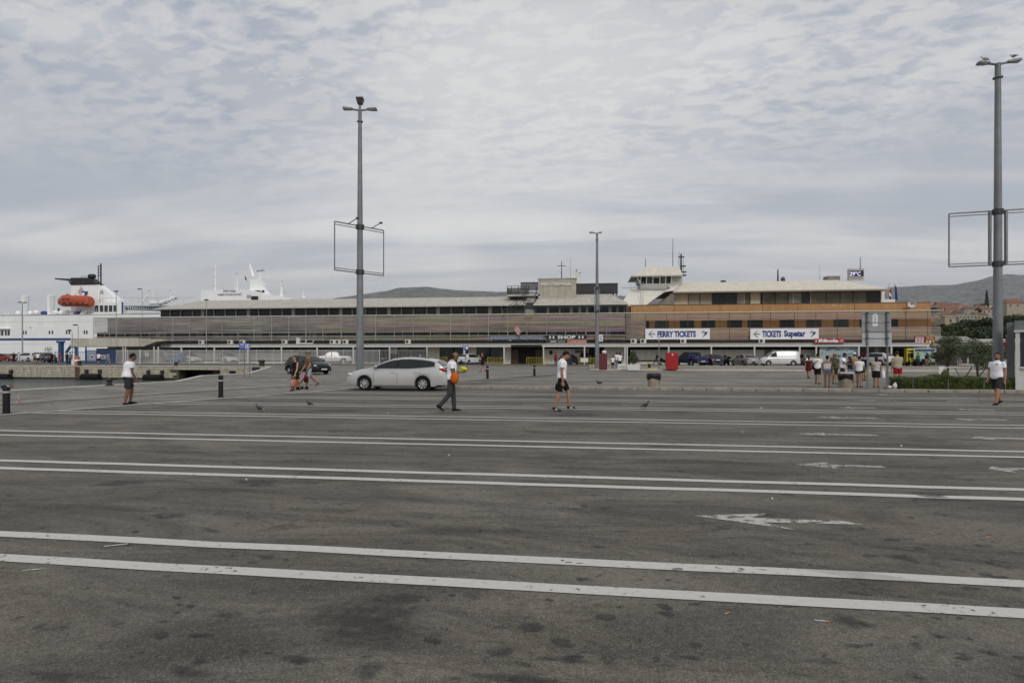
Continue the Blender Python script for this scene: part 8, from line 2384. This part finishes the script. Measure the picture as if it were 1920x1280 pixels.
g4 = waiter('woman in a straw hat with a green backpack', 1565, 720, 661, 70, st(), dict(top='cloth_olive', legs='shorts', bottom='cloth_charcoal', hat='cloth_tan', hair='hair_blond', hairstyle='long', skin='skin_fair'))
pack(g4, 'cloth_olive', label='olive green backpack worn by the woman in the hat')
waiter('man in white polo handing something over beside the full bin', 1580, 722, 660, -10, st(sr=30, er=60, sl=30, el=60, hp=18), dict(bottom='cloth_charcoal', skin='skin_dark'))
waiter('woman with long dark hair and dark top facing the man in polo', 1594, 719, 667, 150, st(sl=20, el=70), dict(top='cloth_navy', legs='shorts', bottom='cloth_denim', hairstyle='long', hair='hair_brown', skin='skin_tan'))
waiter('person in a white cap at the back of the group', 1603, 716, 660, 110, st(), dict(top='cloth_tan', cap='cloth_white', bottom='cloth_grey', skin='skin_fair', hair='hair_brown'))
g8 = waiter('woman in white T-shirt and short black shorts holding a paper bag', 1611, 726, 666, 75, st(hl=5, hr=-6, sr=10, er=50), dict(top='cloth_white', legs='short_shorts', bottom='cloth_black', hairstyle='bun', hair='hair_brown', skin='skin_tan'))
carried('paper_bag', 'brown paper bag in the hand of the woman in black shorts', 'bag', g8['obj'], g8['hand']['r'], soft_bag('cloth_tan', .2, .12, .34, .06))
waiter('man in dark T-shirt behind the left signpost', 1619, 713, 664, 60, st(sr=30, er=30), dict(top='cloth_navy', bottom='cloth_charcoal', skin='skin_tan'))
g10 = waiter('woman in spotted top and black skirt between the sign posts', 1643, 726, 667, 88, st(sl=8, sr=10), dict(top='cloth_spotted', legs='skirt', bottom='cloth_black', hem=-.4, sleeves=.25, hair='hair_brown', hairstyle='tail', skin='skin_red'))
carried('plastic_bag', 'white plastic bag held by the woman in the spotted top', 'bag', g10['obj'], g10['sh']['r'] + Vector((0, -.14, -.22)), soft_bag('cloth_white', .28, .16, .38))
waiter('curly haired man in beige shirt and red shorts by the hedge', 1683, 725, 656, 105, st(sr=18, er=50, hl=4, hr=-4), dict(top='cloth_beige', bottom='cloth_red', len=.7, skin='skin_fair', hair='hair_brown', sleeves=.7))
# ---- passers-by further off
FG = 'passers-by in front of the terminal'
def far(label, x, y, h, face, pose=None, wear=None, grp=FG):
    return person(label, G(x, y), face, h, pose, wear, grp, .026)
far('woman in short black dress raising her hand near the bollard', 905, 697, 1.66, 175, dict(hl=16, hr=-12, sl=60, el=110), dict(top='cloth_black', legs='dress', hem=-.3, sleeves=.2, hair='hair_blond', hairstyle='long', skin='skin_red'))
far('man in bright red shirt before the terminal wall', 1042, 684.5, 1.75, 90, st(), dict(top='cloth_red', legs='trousers', bottom='cloth_charcoal'))
far('boy in white T-shirt walking towards the terminal', 1149, 693, 1.4, 85, None, dict(top='cloth_white', bottom='cloth_navy', skin='skin_dark'))
far('woman in white blouse and navy trousers beside the boy', 1162, 693.5, 1.72, 88, None, dict(top='cloth_white', legs='trousers', bottom='cloth_navy', skin='skin_dark', hairstyle='bun'))
far('man in pale shirt half hidden behind the woman in white blouse', 1157, 691, 1.75, 86, None, dict(top='cloth_white', legs='trousers', bottom='cloth_grey', skin='skin_dark'))
far('person with dark backpack pushing a pram along the wall', 1231, 683.4, 1.72, 5, dict(lean=14, sr=30, sl=30, hl=20, hr=-24), dict(top='cloth_black', legs='trousers', bottom='cloth_charcoal', sleeves=1.0))
p = G(1243, 683.4); t = thing('pram', 'dark pram pushed along the wall by the red cabinet', 'pram', p, TH)
MB().prism([(-.4, .35), (.3, .25), (.5, .55), (.1, .7), (-.2, .95), (-.35, .8)], .45, 'y', -.22).build('seat', 'cloth_black', t, bevel=.04); MB().tube([(-.35, 0, .8), (-.75, 0, 1.02)], .02, 6).build('handle', 'galv', t)
for q in (-.35, .45):
    for k in (-.22, .22): MB().lathe([(.08, -.02), (.12, -.02), (.12, .02), (.08, .02)], (q, k, .12), 12, 'y').build('wheel', 'tyre', t)
far('pedestrian in white shirt behind the railing near the basin corner', 493, 680.2, 1.75, 100, None, dict(top='cloth_white', legs='trousers', bottom='cloth_charcoal'))
far('man in white T-shirt standing behind the right signpost', 1661, 686, 1.78, 95, st(), dict(top='cloth_white', bottom='cloth_charcoal'))
far('person in green hooded jacket on a scooter before the map', 1722, 687.2, 1.7, 140, st(), dict(top='cloth_green', legs='trousers', bottom='cloth_charcoal', sleeves=1.0, cap='cloth_green'))
far('woman with long black hair in dark top and white shorts by the map', 1738, 687.4, 1.72, 80, st(), dict(top='cloth_black', legs='short_shorts', bottom='cloth_white', hairstyle='long', skin='skin_red'))
b_ = far('hiker with a pale backpack right of the map board', 1757, 687.6, 1.75, 150, None, dict(top='cloth_wine', bottom='cloth_charcoal', skin='skin_dark'))
pack(b_, 'cloth_grey', label='pale grey backpack of the hiker by the map')
far('person in grey top behind the olive trees', 1800, 690, 1.7, 120, st(), dict(top='cloth_grey', bottom='cloth_denim'))
far('person in pale blue shirt behind the wider olive tree', 1850, 692, 1.7, 100, st(), dict(top='cloth_pale_denim', bottom='cloth_tan', skin='skin_red'))
far('person in white and blue jersey near the kiosk advert', 1894, 691, 1.72, 90, st(), dict(top='cloth_white', bottom='cloth_navy', skin='skin_red'))
SG_ = 'people on the far quay'
for x, y, lab, fc, wr in ((71, 682.5, 'man in white shirt and dark shorts walking along the far quay', 95, dict(top='cloth_white', bottom='cloth_black')), (66, 681.5, 'man in grey shirt next to the white shirted one on the far quay', 100, dict(top='cloth_grey', bottom='cloth_navy')), (26, 679.5, 'person in black standing between the quay cars', 270, dict(top='cloth_black', legs='trousers', bottom='cloth_charcoal')), (36, 679, 'person in white beside the pale quay car', 180, dict(top='cloth_white', legs='trousers', bottom='cloth_white')), (113, 683.5, 'person in a red top behind the blue gate', 200, dict(top='cloth_red', bottom='cloth_olive')), (126, 683, 'person in dark clothes behind the blue gate', 250, dict(top='cloth_navy', legs='trousers', bottom='cloth_navy')), (132, 683, 'person in pale shirt behind the blue gate', 280, dict(top='cloth_grey', legs='trousers', bottom='cloth_navy')), (185, 684, 'person in white shirt leaning at the notices', 60, dict(top='cloth_white', bottom='cloth_navy')), (203, 684, 'person in grey shirt and blue shorts by the blue panels', 120, dict(top='cloth_grey', bottom='cloth_denim')), (97, 682.5, 'person in black at the post of the blue gate', 270, dict(top='cloth_black', legs='trousers', bottom='cloth_black'))):
    far(lab, x, y, 1.74, fc, None, wr, SG_)
p = G(145, 684.5); t = thing('barrier_drum', 'orange and white traffic drum behind the blue gate', 'barrier', p); MB().lathe([(.32, 0), (.3, .5), (.26, 1.15), (.1, 1.2)], n=14).build('drum', 'sign_orange', t); MB().lathe([(.302, .5), (.285, .75)], n=14).build('band', 'cloth_white', t)
p = G(138, 684.2); t = thing('white_crate', 'white crate beside the orange drum', 'crate', p); MB().box((-.35, 0, 0), (.35, .5, .8)).build('box', 'white_paint', t, bevel=.02); MB().box((-.36, -.02, .7), (.36, .52, .76)).build('rim', 'fascia', t)

bpy.data.scenes.remove(TMP)
# ------------------------------------------------------------------ the air between here and the mountains
hz_o = MB().box((-12500, -1500, -9), (12500, 12500, 860)).build('haze', None)
hz_o['kind'] = 'stuff'
hm_ = bpy.data.materials.new('haze_air'); hm_.use_nodes = True
ht = hm_.node_tree; ht.nodes.clear()
ho = ht.nodes.new('ShaderNodeOutputMaterial'); hv = ht.nodes.new('ShaderNodeVolumePrincipled')
hv.inputs['Color'].default_value = (.86, .92, 1.0, 1); hv.inputs['Density'].default_value = 4.0e-5; hv.inputs['Anisotropy'].default_value = 0.2
ht.links.new(hv.outputs[0], ho.inputs['Volume'])
hz_o.data.materials.append(hm_)
